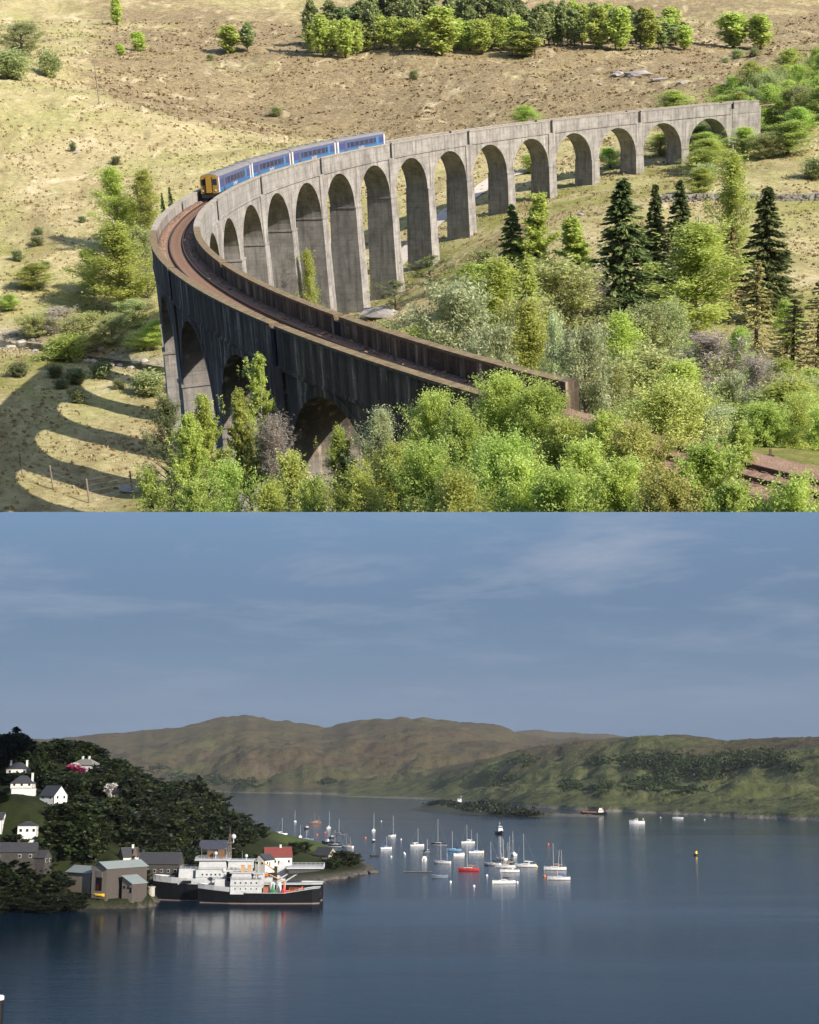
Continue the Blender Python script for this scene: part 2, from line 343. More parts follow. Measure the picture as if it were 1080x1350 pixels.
# tussocks: small grass clumps all over the moor
rg = np.random.default_rng(11)
N = 48000
tY = 150 * (820 / 150.0) ** (rg.random(N) ** 0.8); tX = rg.uniform(-0.345, 0.345, N) * tY * np.interp(tY, [45, 200, 300, 500, 1010], [1.0, 0.97, 0.925, 0.9, 0.87])
keep = vnoise(tX / 9, tY / 9) + 0.35 * vnoise(tX / 2.5, tY / 2.5) + rg.uniform(-.3, .3, N) > -0.05
tX, tY = tX[keep], tY[keep]; N = len(tX)
fi = np.log(tY / 45) / np.log(1010 / 45.0) * (ny - 1); fj = (tX / tY / np.interp(tY, [45, 200, 300, 500, 1010], [1.0, 0.97, 0.925, 0.9, 0.87]) + 0.352) / 0.704 * (nx - 1)
i0, j0 = np.clip(fi.astype(int), 0, ny - 2), np.clip(fj.astype(int), 0, nx - 2); a, b2 = fi - i0, fj - j0
def bil(A): return A[i0, j0] * (1 - a) * (1 - b2) + A[i0 + 1, j0] * a * (1 - b2) + A[i0, j0 + 1] * (1 - a) * b2 + A[i0 + 1, j0 + 1] * a * b2
tZ = bil(GZ); tb = bil(brown)
sz = (0.16 + 0.34 * rg.random(N) ** 2) * (0.5 + tY / 520); ang = rg.uniform(0, math.pi, N)
Vt, Qt, Tt = [], [], []
for k in range(2):
    aa = ang + k * 1.4; dx, dy = np.cos(aa) * sz * 1.15, np.sin(aa) * sz * 1.15; lean = rg.normal(0, .25, (2, N)) * sz
    q = np.stack([np.stack([tX - dx, tY - dy, tZ - .15], -1), np.stack([tX + dx, tY + dy, tZ - .15], -1), np.stack([tX + dx * .45 + lean[0], tY + dy * .45 + lean[1], tZ + sz * .9], -1), np.stack([tX - dx * .6 + lean[0], tY - dy * .6 + lean[1], tZ + sz * .75], -1)], 1)
    Vt.append(q.reshape(-1, 3)); Tt.append(np.clip(rg.random(N) * 0.7 + 0.3 - 0.5 * tb * (rg.random(N) < .7), 0, 1))
Vt = np.concatenate(Vt); Qt = np.arange(len(Vt)).reshape(-1, 4); Tt = np.concatenate(Tt)
Qt, Tt = quick_cut(Vt, Qt, Tt)
TUSS = leaf_mat('tussock_blades', (0.19, 0.13, 0.06), (0.45, 0.37, 0.17), (0.66, 0.57, 0.35), 0.45)
stuff(tag(obj('grass_tussocks', cut(np_mesh('grass_tussocks', Vt, Qt, TUSS, Tt)), mw=MU), 'straw coloured grass tussocks all over the moor', 'grass'))

# ------------------------------------------------------------------ viaduct
m, n, l, p = nodes('weathered_concrete')
st = attr(n, 'stain').outputs['Fac']
fa = noise(n, l, 0.35, 6, 0.6); fs = noise(n, l, 1.1, 6, 0.7, stretch=(1, 1, 0.09)); fv = noise(n, l, 1.6, 5, 0.65, stretch=(0.25, 0.25, 2.2)); ff = noise(n, l, 5, 4, 0.7)
b0 = ramp(n, l, fa, [(0.3, (0.19, 0.175, 0.165)), (0.5, (0.29, 0.27, 0.25)), (0.72, (0.37, 0.345, 0.32))])
b0 = mix(n, l, ramp(n, l, fs, [(0.36, 0.65), (0.52, 0.0)]), b0, (0.12, 0.105, 0.09))
b0 = mix(n, l, ramp(n, l, fv, [(0.56, 0.0), (0.72, 0.4)]), b0, (0.15, 0.13, 0.11))
b0 = mix(n, l, ramp(n, l, fs, [(0.62, 0.0), (0.72, 0.75)]), b0, (0.55, 0.53, 0.49))
dk = ramp(n, l, fs, [(0.3, (0.026, 0.018, 0.011)), (0.48, (0.078, 0.054, 0.034)), (0.58, (0.18, 0.132, 0.086)), (0.66, (0.50, 0.41, 0.31))])
sf = n.new('ShaderNodeMath'); sf.operation = 'MULTIPLY_ADD'; l.new(fs, sf.inputs[0]); sf.inputs[1].default_value = 1.1; sf.inputs[2].default_value = -0.55
sa = n.new('ShaderNodeMath'); sa.operation = 'ADD'; sa.use_clamp = True; l.new(st, sa.inputs[0]); l.new(sf.outputs[0], sa.inputs[1])
b0 = mix(n, l, ramp(n, l, sa.outputs[0], [(0.25, 0.0), (0.8, 0.93)]), b0, dk)
# lift joints of the poured concrete
tcw = n.new('ShaderNodeTexCoord'); wv = n.new('ShaderNodeTexWave'); wv.bands_direction = 'Z'; wv.inputs['Scale'].default_value = 0.26; wv.inputs['Distortion'].default_value = 0.35; wv.inputs['Detail'].default_value = 2
l.new(tcw.outputs['Object'], wv.inputs['Vector'])
b0 = mix(n, l, ramp(n, l, wv.outputs['Fac'], [(0.0, 0.30), (0.04, 0.0)]), b0, (0.10, 0.09, 0.085))
fm = noise(n, l, 0.9, 6, 0.75); b0 = mix(n, l, ramp(n, l, fm, [(0.3, 0.55), (0.46, 0.0)]), b0, (0.085, 0.072, 0.06)); b0 = mix(n, l, ramp(n, l, fm, [(0.6, 0.0), (0.72, 0.5)]), b0, (0.46, 0.43, 0.39))
l.new(b0, p.inputs['Base Color']); p.inputs['Roughness'].default_value = 0.92; p.inputs['Specular IOR Level'].default_value = 0.15
hh = mix(n, l, 0.5, ff, fs); bump(n, l, p, hh, 0.5, 0.12)
CONC = m
MOSS = plain('mossy_coping', (0.17, 0.125, 0.07), 0.95, 0.6, 1.8, bmp=0.5)
COPE = plain('bleached_coping', (0.30, 0.265, 0.22), 0.95, 0.4, 1.2, bmp=0.4)
def stain_mesh(me):
    """black algae and lime streaks: heavy on the damp wooded end, light on the open end, and always along the wall tops"""
    co = np.empty(len(me.vertices) * 3); me.vertices.foreach_get('co', co); co = co.reshape(-1, 3)
    ph = np.arctan2(co[:, 1] - CY, co[:, 0] - CX); ph = np.where(ph < 0, ph + 2 * math.pi, ph); b = (ph - PHI0) * RAD / BAY
    r = np.hypot(co[:, 0] - CX, co[:, 1] - CY) - RAD; dz = co[:, 2] - TOPZ
    s = np.clip((b - 13.5) / 5.0, 0, 1) * np.clip(1.0 + (dz + 3) / 15.0, 0.2, 1) * 0.95 + 0.16 * np.clip(1 + dz / 5.0, 0, 1)
    s = np.where((r < -2.4) & (b < 19), s * 0.35, s)
    at = me.attributes.new('stain', 'FLOAT', 'POINT'); at.data.foreach_set('value', s.astype(np.float32)); return me
via = root('viaduct', (0, 0, 0), 0, MU)
tag(via, 'long curved concrete railway viaduct with tall round arches across the glen', 'viaduct')
HW = 2.66                                            # half width of the spandrel walls
def cpart(name, mb, mat=None, parent=via, smooth=False):
    me = stain_mesh(mb.mesh(name, mat or CONC, smooth))
    co = np.empty(len(me.vertices) * 3); me.vertices.foreach_get('co', co); sd = co.reshape(-1, 3) @ np.array(SEAM_N)
    if sd.max() <= 0: return None
    return obj(name, cut(me) if sd.min() < 0 else me, parent)
def ring(b, r0, r1, z0, z1): return [vp(b, r0, z0), vp(b, r1, z0), vp(b, r1, z1), vp(b, r0, z1)]
CROWN, RA = -3.7, 7.2; SPR = CROWN - RA; hp = (BAY - 2 * RA) / 2 / BAY
NA = 20
for k in range(21):
    mb = MB(); b_ = []
    for j in range(NA + 1):
        th = math.pi * j / NA; bb = k + 0.5 - RA / BAY * math.cos(th); zz_ = SPR + RA * math.sin(th); b_.append((bb, zz_))
    rings = [ring(k + 0.002, -HW, HW, SPR - 0.02, -1.75)] + [ring(k + hp - .001, -HW, HW, SPR - .02, -1.75)] + [ring(bb, -HW, HW, z, -1.75) for bb, z in b_] + [ring(k + 1 - hp + .001, -HW, HW, SPR - .02, -1.75), ring(k + 1 - .002, -HW, HW, SPR - .02, -1.75)]
    mb.loft(rings); arch = cpart('arch', mb)
    for sgn in (-1, 1):                              # projecting arch ring on each face
        ringm = MB(); rr = []
        for j in range(NA + 1):
            th = math.pi * j / NA; c_, s_ = math.cos(th), math.sin(th)
            a0, a1 = sorted((sgn * (HW - .05), sgn * (HW + 0.07)))
            bi, zi = k + .5 - (RA - .02) / BAY * c_, SPR + (RA - .02) * s_; bo, zo = k + .5 - (RA + .62) / BAY * c_, SPR + (RA + .62) * s_
            rr.append([vp(bi, a0, zi), vp(bi, a1, zi), vp(bo, a1, zo), vp(bo, a0, zo)])
        cpart('arch_ring', ringm.loft(rr), parent=arch)
for k in range(1, 21):
    g = vp(k, 0, 0); zb = ground_u(g[0], g[1]) - TOPZ - 3.0
    wide = (k % 2 == 0); mb = MB()
    t0, t1 = (1.42, 1.42 + 0.016 * (SPR - zb)); r0, r1 = HW + .22, HW + .22 + 0.022 * (SPR - zb)
    def sec(t, r, z): return [vp(k - t / BAY, -r, z), vp(k - t / BAY, r, z), vp(k + t / BAY, r, z), vp(k + t / BAY, -r, z)]
    mb.loft([sec(t1, r1, zb), sec(t0 + (t1 - t0) * .5, r0 + (r1 - r0) * .5, (zb + SPR) / 2), sec(t0, r0, SPR)])
    pier = cpart('pier', mb)
    if pier is None: continue
    cpart('impost', MB().loft([sec(t0 + .1, r0 + .1, SPR - .25), sec(t0 + .1, r0 + .1, SPR + .03)]), parent=pier)
    if wide:
        for sgn in (-1, 1):
            mb = MB(); q0, q1 = sorted((sgn * (HW - .3), sgn * (HW + .2)))
            mb.loft([[vp(k - 1.3 / BAY, q0, z), vp(k - 1.3 / BAY, q1, z), vp(k + 1.3 / BAY, q1, z), vp(k + 1.3 / BAY, q0, z)] for z in (SPR + .05, -3.0)])
            cpart('pilaster', mb)
B0, B1 = -0.55, 21.62                                # ends of the parapets
slots = [0.0] + [2.0 * k for k in range(1, 11)]
for sgn in (-1, 1):
    edges = [B0] + slots + [B1 if sgn < 0 else 22.3]
    r_in, r_out = 2.12, 2.80
    def rr2(a, b): return sorted((sgn * a, sgn * b))
    for i in range(len(edges) - 1):
        e0 = edges[i] + (0.48 / BAY if i else 0); e1 = edges[i + 1] - (0.48 / BAY if i + 1 < len(edges) - 1 else 0)
        ns = max(2, int((e1 - e0) * 6)); bs = np.linspace(e0, e1, ns + 1)
        q = rr2(r_in + .04, r_out - .05); par = cpart('parapet', MB().loft([ring(b, q[0], q[1], -2.9, -.2) for b in bs]))
        q = rr2(r_in, r_out + .05); cpart('coping', MB().loft([ring(b, q[0], q[1], -.2, 0) for b in bs]), MOSS if edges[i] >= 15 else COPE, parent=par)
        q = rr2(HW - .05, r_out + .05); cpart('string_course', MB().loft([ring(b, q[0], q[1], -3.15, -2.9) for b in bs]), parent=par)
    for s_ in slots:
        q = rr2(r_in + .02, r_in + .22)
        cpart('recess_wall', MB().loft([ring(b, q[0], q[1], -3.3, -.42) for b in (s_ - .55 / BAY, s_ + .55 / BAY)]), P('recess_shade_dark', (.022, .02, .019), .95, .3, 2))  # slot back coloured near black for the shade inside it
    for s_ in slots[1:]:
        q = rr2(r_out - .3, r_out + .035); cpart('slot_shade_panel', MB().loft([ring(b, q[0], q[1], -3.25, -.28) for b in (s_ - .34 / BAY, s_ + .34 / BAY)]), P('recess_shade_dark', (.022, .02, .019), .95, .3, 2))  # flat dark panel on the face, painted as the shade of a deep slot
    q = rr2(r_in - .12, r_out + .14)
    e = edges[-1]; cpart('end_pillar', MB().loft([ring(b, q[0], q[1], -3.2, 0.06) for b in (e - .15 / BAY, e + .75 / BAY)]), MOSS if sgn > 0 else None)
for b0_, b1_ in ((B0 - .04, 0.0), (21.0, 22.4)):
    mb = MB().loft([ring(b, -HW - .1, HW + .1, -26 if b0_ > 1 else -22, -1.78) for b in np.linspace(b0_, b1_, 8)]); cpart('abutment', mb)

# ------------------------------------------------------------------ railway track
trk = root('railway_track', (0, 0, 0), 0, MU); tag(trk, 'single rusty railway track on brown ballast along the viaduct deck', 'track')
m, n, l, p = nodes('rusty_ballast')
fb1 = noise(n, l, 9, 5, 0.75); fb2 = noise(n, l, 0.5, 4, 0.6)
cb = ramp(n, l, fb1, [(0.25, (0.11, 0.060, 0.040)), (0.5, (0.27, 0.155, 0.105)), (0.75, (0.44, 0.29, 0.21))])
cb = mix(n, l, ramp(n, l, fb2, [(0.4, 0.0), (0.7, 0.55)]), cb, (0.40, 0.27, 0.18))
l.new(cb, p.inputs['Base Color']); p.inputs['Roughness'].default_value = 0.95; bump(n, l, p, fb1, 0.9, 0.15)
BALL = m
bs = np.linspace(-0.9, 24.6, 390)
mb = MB(); prof = [(-2.13, -1.74), (-2.13, -1.42), (-1.5, -1.52), (0, -1.56), (1.5, -1.52), (2.13, -1.36), (2.13, -1.74)]
def taper(b): return 1.0
mb.loft([[vp(b, r * (1.0 if b < 21.9 else 1.25), z) for r, z in prof] for b in bs]); me = mb.mesh('ballast', BALL, True); obj('ballast', cut(me), trk)
# loose stones along both edges of the ballast
rs = np.random.default_rng(5); mb = MB()
for i in range(2600):
    b = rs.uniform(12, 21.6); r = rs.choice([-1, 1]) * rs.uniform(1.3, 2.08); z = -1.44; s_ = rs.uniform(.05, .13); x, y, zz_ = vp(b, r, z)
    d = rs.normal(0, s_, (4, 3)); mb.add([(x + d[q][0], y + d[q][1], zz_ + abs(d[q][2]) * .6) for q in range(4)], [(0, 1, 2), (0, 2, 3), (0, 3, 1), (1, 3, 2)])
stuff(obj('ballast_stones', mb.mesh('ballast_stones', BALL), trk))
RAIL = P('worn_rail_steel', (0.085, 0.06, 0.045), 0.45, 0.3, 3, metal=0.6)
for r_ in (-0.76, 0.76):
    obj('rail', cut(MB().loft([ring(b, r_ - .045, r_ + .045, -1.5, -1.30) for b in bs]).mesh('rail', RAIL)), trk)
SLP = P('sleeper_timber', (0.17, 0.105, 0.075), 0.9, 0.4, 4)
slm = MB().box(-1.25, 1.25, -.125, .125, -.1, .065).mesh('sleeper', SLP)
ks = np.arange(24.0, 12.0, -0.70 / BAY)[:290]
for b in ks:
    o = obj('sleeper', slm, trk); q = vp(b, 0, -1.575); ph = PHI0 + b * BAY / RAD; o.location = q; o.rotation_euler = (0, 0, ph)
mb = MB()
for b in np.arange(ks[-1] - 0.70 / BAY, -0.85, -0.70 / BAY):
    mb.loft([ring(bb, -1.25, 1.25, -1.6, -1.51) for bb in (b - .125 / BAY, b + .125 / BAY)])
stuff(obj('far_sleepers', mb.mesh('far_sleepers', SLP), trk))

# ------------------------------------------------------------------ train: two two-car units
T_BLUE = P('train_deep_blue', (0.05, 0.06, 0.16), 0.4, 0.1, 1.2, bmp=0, spec=.5); T_CYAN = P('train_bright_blue', (0.05, 0.16, 0.32), 0.4, 0.1, 1.2, bmp=0, spec=.5)
T_PURP = P('train_violet_blue', (0.08, 0.085, 0.17), 0.4, 0.1, 1.2, bmp=0, spec=.5)
T_ROOF = P('train_grey_roof', (0.18, 0.172, 0.17), 0.7, 0.25, 0.8); T_WHITE = P('train_white', (0.58, 0.56, 0.54), 0.4, 0.1, 1); T_YEL = P('train_yellow', (0.34, 0.2, 0.035), 0.5, 0.12, 1.5)
T_GLASS = P('train_glass', (0.03, 0.035, 0.045), 0.12, 0.1, 1, bmp=0, spec=.6); T_BLACK = P('underframe_black', (0.018, 0.017, 0.017), 0.7, 0.3, 3); T_FRAME = P('window_surround_grey', (0.45, 0.46, 0.5), 0.4, .1, 1)
def text_mesh(s, size, mat, name):
    cu = bpy.data.curves.new(name, 'FONT'); cu.body = s; cu.size = size; cu.align_x = 'CENTER'; cu.extrude = 0.008
    to = bpy.data.objects.new(name, cu); C.objects.link(to); bpy.context.view_layer.update()
    me = bpy.data.meshes.new_from_object(to.evaluated_get(bpy.context.evaluated_depsgraph_get())); bpy.data.objects.remove(to); bpy.data.curves.remove(cu)
    me.materials.clear(); me.materials.append(mat); me.name = name; return me
train = root('passenger_train', (0, 0, 0), 0, MU); tag(train, 'four-car blue diesel passenger train with yellow front crossing the viaduct', 'train')
lett = text_mesh('ScotRail', 0.82, T_WHITE, 'lettering')
L_CAR = 22.6; W2 = 1.36
front_bay = 13.32
for ci in range(4):
    bc = front_bay - (ci * 23.1 + L_CAR / 2) / BAY
    a_, b_ = Vector(vp(bc + 8.0 / BAY, 0, -1.30)), Vector(vp(bc - 8.0 / BAY, 0, -1.30)); mid = (a_ + b_) / 2; d = (a_ - b_).normalized()
    car = bpy.data.objects.new('carriage', None); C.objects.link(car); car.parent = train
    ang_ = math.atan2(d.y, d.x); car.location = mid; car.rotation_euler = (0, 0, ang_)
    lo, hi = -L_CAR / 2, L_CAR / 2
    def cpt(name, mb, mat): return obj(name, mb.mesh(name, mat), car)
    def shell(z0, z1, w0, w1, x0=lo, x1=hi): return MB().loft([[(x, -w0, z0), (x, w0, z0), (x, w1, z1), (x, -w1, z1)] for x in (x0, x1)])
    cpt('lower_body', shell(0.95, 1.62, W2 - .04, W2), T_CYAN)
    cpt('middle_body', shell(1.622, 2.78, W2, W2), T_BLUE)
    cpt('upper_body', shell(2.782, 3.25, W2, W2 - .05), T_PURP)
    cpt('roof', MB().loft([[(x, (W2 - .04) * math.cos(t), 3.252 + .52 * math.sin(t)) for t in np.linspace(0, math.pi, 11)] for x in (lo + .02, hi - .02)]), T_ROOF)
    mbr = MB()
    for q in range(5): mbr.box(-8 + q * 4 - .5, -8 + q * 4 + .5, -.45, .45, 3.74, 3.86)
    cpt('roof_vent', mbr, T_ROOF)
    for sgn in (-1, 1):
        for q in range(7):
            xw = -6.6 + q * 2.2; fr = obj('window', MB().box(xw - .74, xw + .74, sgn * (W2 + .012) - .012, sgn * (W2 + .012) + .012, 1.92, 2.72).mesh('window', T_GLASS), car)
        for xd in (lo + 4.0, hi - 4.0):
            dr = obj('door', MB().box(xd - .62, xd + .62, sgn * (W2 + .01) - .02, sgn * (W2 + .01) + .02, 1.0, 3.0).mesh('door', T_CYAN if xd < 0 else T_PURP), car)
        for xe in (lo + .55, hi - .55):
            obj('end_panel', MB().box(xe - .3, xe + .3, sgn * (W2 + .006) - .01, sgn * (W2 + .006) + .01, 1.0, 3.2).mesh('end_panel', T_WHITE), car)
        o = obj('lettering', lett, car); o.location = (0.4 * sgn, sgn * (W2 + .03), 1.18); o.rotation_euler = (math.pi / 2, 0, 0 if sgn < 0 else math.pi)
    for xb in (-8, 8):
        mbb = MB().box(xb - 1.6, xb + 1.6, -1.1, 1.1, .35, .8)
        for xx in (-.95, .95):
            for yy in (-.75, .75): mbb.tube([(xb + xx, yy - .07, .42), (xb + xx, yy + .07, .42)], .42, 12)
        cpt('bogie', mbb, T_BLACK)
    cpt('underframe', MB().box(-5.6, 5.6, -1.2, 1.2, .42, .93).box(lo + .2, hi - .2, -1.15, 1.15, .8, .94), T_BLACK)
    if ci % 2 == 0: xf, s_ = hi, 1
    else: xf, s_ = lo, -1
    front_mat = T_YEL
    if True:
        for xe, se in ((hi, 1), (lo, -1)):
            cab = (ci % 2 == 0 and se > 0) or (ci % 2 == 1 and se < 0)
            x0_, x1_ = sorted((xe, xe + se * .14))
            if cab:
                cpt('cab_front', MB().loft([[(x, -W2 + .03, .95), (x, W2 - .03, .95), (x, W2 - .06, 3.15), (x, .8, 3.62), (x, -.8, 3.62), (x, -W2 + .06, 3.15)] for x in (x0_, x1_)]), T_YEL)
                xg0, xg1 = sorted((xe + se * .13, xe + se * .17))
                for sg in (-1, 1):
                    cpt('cab_window', MB().box(xg0, xg1, min(sg * .5, sg * 1.2), max(sg * .5, sg * 1.2), 2.15, 3.0), T_GLASS)
                    cpt('headlight', MB().tube([(xg0, sg * .95, 1.35), (xg1 + se * .04, sg * .95, 1.35)], .14, 10), T_WHITE)
                xg0, xg1 = sorted((xe + se * .1, xe + se * .42))
                cpt('gangway_door', MB().box(xg0, xg1, -.42, .42, 1.05, 3.2), T_YEL)
                xh0, xh1 = sorted((xe + se * .1, xe + se * .36)); 
                for sg in (-1, 1): cpt('gangway_seal', MB().box(xh0, xh1, min(sg * .43, sg * .53), max(sg * .43, sg * .53), 1.0, 3.3), T_BLACK)
                xg0, xg1 = sorted((xe - se * .1, xe + se * .3)); cpt('buffer_beam', MB().box(xg0, xg1, -1.2, 1.2, .35, .94), T_BLACK)
            else:
                xg0, xg1 = sorted((xe, xe + se * .245)); cpt('gangway', MB().box(xg0, xg1, -.55, .55, 1.0, 3.3), T_BLACK)
                x0_, x1_ = sorted((xe, xe + se * .06)); cpt('end_wall', MB().loft([[(x, -W2 + .03, .95), (x, W2 - .03, .95), (x, W2 - .06, 3.15), (x, .8, 3.6), (x, -.8, 3.6), (x, -W2 + .06, 3.15)] for x in (x0_, x1_)]), T_WHITE)
# ================================================================== THE HARBOUR
# sea
m, n, l, p = nodes('sea_water')
tc_ = n.new('ShaderNodeTexCoord').outputs['Object']
w1 = noise(n, l, 0.11, 4, 0.6, vec=tc_, stretch=(0.5, 1.3, 1)); w2 = noise(n, l, 0.6, 4, 0.65, vec=tc_, stretch=(0.7, 1.3, 1)); w3 = noise(n, l, 0.006, 4, 0.6, vec=tc_, stretch=(0.35, 1.6, 1), dist=0.8)
hsum = mix(n, l, 0.4, w1, w2)
bp = n.new('ShaderNodeBump'); bp.inputs['Distance'].default_value = 0.7
ruf = ramp(n, l, w3, [(0.36, 0.14), (0.5, 0.32), (0.66, 0.55)]); l.new(ruf, bp.inputs['Strength']); l.new(hsum, bp.inputs['Height']); l.new(bp.outputs[0], p.inputs['Normal'])
p.inputs['Base Color'].default_value = (0.003, 0.012, 0.024, 1); p.inputs['Roughness'].default_value = 0.11; p.inputs['IOR'].default_value = 1.14; p.inputs['Specular IOR Level'].default_value = 0.5
mb = MB(); nxs = np.linspace(-9000, 9000, 13); nys = [-400, 0, 300, 800, 2000, 5000, 12000]
for i in range(12):
    for j in range(6): mb.add([(nxs[i], nys[j], 0), (nxs[i + 1], nys[j], 0), (nxs[i + 1], nys[j + 1], 0), (nxs[i], nys[j + 1], 0)], [(0, 1, 2, 3)])
me = mb.mesh('water', m); bm = bmesh.new(); bm.from_mesh(me); bmesh.ops.remove_doubles(bm, verts=bm.verts, dist=.01); bm.to_mesh(me); bm.free()
struct(obj('water', me))

# far shore: a near island with crags, the long hills behind it
def shoreD(row): return EYE * F / (row - 1018.0)
HPX = np.linspace(-140, 1220, 420)
def layer(shore, crest, span, shape, tt, nz_amp, sx_, sy_, seed, steps=0.0):
    """ground rising from a shoreline to a crest, both read as columns and rows; grid lines follow the shore"""
    px = np.repeat(HPX[None, :], len(tt), 0); t = np.repeat(tt[:, None], len(HPX), 1)
    ker = np.hanning(9) / np.hanning(9).sum(); sm = lambda a: np.convolve(np.pad(a, 4, 'edge'), ker, 'valid')
    d0 = sm(shoreD(np.interp(HPX, *zip(*shore)))); sp_ = sm(np.interp(HPX, *zip(*span))); cr_ = np.interp(HPX, *zip(*crest)); cr_ = np.convolve(np.pad(cr_, 2, 'edge'), np.ones(5) / 5, 'valid')
    d0 = d0 * (1 + .012 * fbm(HPX / 22 + seed, HPX * 0 + seed, 4)); D = d0[None, :] + sp_[None, :] * t
    zc = EYE + (1018 - cr_) / F * (d0 + sp_) * 0.985; x = (px - 540) / F * D
    prof = np.where(t < 1, np.interp(np.clip(t, 0, 1), *zip(*shape)), np.clip(1.0 - 0.35 * (t - 1), 0.2, 1))
    z = zc[None, :] * prof - (fbm(HPX / 16 + seed, HPX * 0, 5, .6) * 3.2 / F * (d0 + sp_))[None, :] * np.clip((t - .8) / .2, 0, 1) ** 2
    nzv = fbm(x / sx_ + seed, D / sy_, 7, .62); rid = 1 - 2 * np.abs(fbm(x / sx_ * .8 + 9.1 + seed, D / sy_ * .8, 5, .55))
    z = z + zc[None, :].clip(12) * nz_amp * (nzv + .35 * (rid - .6)) * np.clip(1.15 - t, 0.0, 1) * np.clip(t * 5, 0, 1)
    if steps: z = z + steps * np.floor(3 * np.clip(0.5 + fbm(x / 200, D / 80, 3), 0, 1)) / 3 * np.clip((t - .3) * 8, 0, 1) * np.clip((.97 - t) * 7, 0, 1)
    z = np.where(t <= 0, t * 400 + .0, z); return px, x, D, z, t
tN_ = np.concatenate([[-.02, -.008], np.linspace(0, .06, 9), np.linspace(.07, 1.0, 110), np.linspace(1.03, 1.6, 12)]); tM_ = np.concatenate([[-.01], np.linspace(0, .03, 5), np.linspace(.04, 1.0, 110), np.linspace(1.03, 1.4, 8)])
LN = layer([(300, 1046), (430, 1048), (560, 1053), (620, 1057), (700, 1063), (780, 1068), (850, 1070.5), (950, 1075), (1080, 1081), (1230, 1090)],
           [(300, 1046), (440, 1046), (520, 1033), (560, 1022), (620, 1006), (665, 996), (720, 985), (760, 979), (800, 975), (850, 971.5), (900, 974), (940, 979), (1000, 978), (1080, 974), (1230, 970)],
           [(300, 500), (560, 800), (800, 1100), (1080, 1000), (1230, 1000)], [(0, 0.0), (0.02, 0.05), (0.2, 0.20), (0.36, 0.32), (0.5, 0.62), (0.66, 0.84), (0.85, 0.95), (1, 1)], tN_, .22, 150, 110, 0, 9.0)
LM = layer([(-140, 1040), (290, 1043.5), (450, 1047), (560, 1050), (1230, 1060)],
           [(-140, 976), (60, 975), (110, 972.5), (150, 968), (190, 964), (235, 960), (265, 953), (298, 945), (330, 944), (352, 947), (400, 953), (432, 958.5), (440, 957), (470, 951), (500, 949), (540, 949), (600, 952), (650, 954.5), (668, 959), (680, 966), (720, 973), (790, 976), (1230, 985)],
           [(-140, 1700), (300, 1900), (650, 2300), (1230, 2600)], [(0, 0), (0.03, 0.05), (0.15, 0.16), (0.35, 0.33), (0.5, 0.5), (0.7, 0.72), (0.88, 0.93), (1, 1)], tM_, .30, 420, 300, 3)
LF = layer([(-140, 1036), (1230, 1036)], [(-140, 985), (600, 976), (672, 967), (690, 963), (730, 966), (770, 966), (800, 968.5), (830, 974), (1230, 985)], [(-140, 2600), (1230, 2600)], [(0, 0), (.5, .5), (1, 1)], np.linspace(0, 1.1, 60), .3, 500, 400, 6)
m, n, l, p = nodes('island_moor')
ca = attr(n, 'cover'); sp = n.new('ShaderNodeSeparateColor'); l.new(ca.outputs['Color'], sp.inputs[0])
h1 = noise(n, l, 0.006, 6, 0.62, dist=.5); h2 = noise(n, l, 0.03, 6, 0.68); h3 = noise(n, l, 0.12, 4, .6)
lowg = ramp(n, l, h2, [(0.3, (0.0374, 0.0459, 0.0160)), (0.5, (0.0613, 0.0679, 0.0242)), (0.7, (0.0936, 0.0917, 0.0394))])
uph = ramp(n, l, h1, [(0.32, (0.0424, 0.0316, 0.0191)), (0.46, (0.0788, 0.0578, 0.0321)), (0.56, (0.0687, 0.0616, 0.0268)), (0.7, (0.1192, 0.0858, 0.0460))])
uph = mix(n, l, ramp(n, l, h2, [(0.42, 0.0), (0.62, 0.6)]), uph, (0.0556, 0.0430, 0.0244))
c_ = mix(n, l, sp.outputs['Red'], lowg, uph)
c_ = mix(n, l, ramp(n, l, h2, [(0.36, 0.75), (0.47, 0.0)]), c_, (0.022, 0.024, 0.012))
rk = ramp(n, l, h3, [(0.3, (0.07, 0.062, 0.05)), (0.7, (0.19, 0.17, 0.14))])
c_ = mix(n, l, sp.outputs['Green'], c_, rk)
l.new(c_, p.inputs['Base Color']); p.inputs['Roughness'].default_value = 0.95; p.inputs['Specular IOR Level'].default_value = .1; bump(n, l, p, mix(n, l, .5, h2, h3), 0.9, 8.0)
ISL = m
def hill_mesh(name, L_, near_):
    px, x, D, z, t = L_; gi = np.arange(px.size).reshape(px.shape); Q = np.stack([gi[:-1, :-1], gi[:-1, 1:], gi[1:, 1:], gi[1:, :-1]], -1).reshape(-1, 4)
    if near_: Q = Q[(px.ravel()[Q] > 420).all(1)]
    me = np_mesh(name, np.stack([x, D, z], -1).reshape(-1, 3), Q, ISL, smooth=True)
    if near_: up = np.clip((t - .45) * 2.2 + fbm(x / 150, D / 100, 3) * 1.2, 0, 1)
    else: up = np.clip(0.5 + t * 1.2 + fbm(x / 400, D / 300, 4) * 1.3, 0, 1)
    sl = np.abs(np.gradient(z, axis=0) / np.maximum(np.gradient(D, axis=0), 1)); rock = np.clip((sl - .75) * 3, 0, 1) * (fbm(x / 22, D / 22, 3) > .08) * (1 if near_ else .15) + np.where((z < 3.5) & (t < .08), .9, 0)
    add_cover(me, up.ravel(), np.clip(rock, 0, 1).ravel(), up.ravel() * 0); return struct(obj(name, me))
hill_mesh('island', LN, True); hill_mesh('hills', LM, False); hill_mesh('far_hills', LF, False)

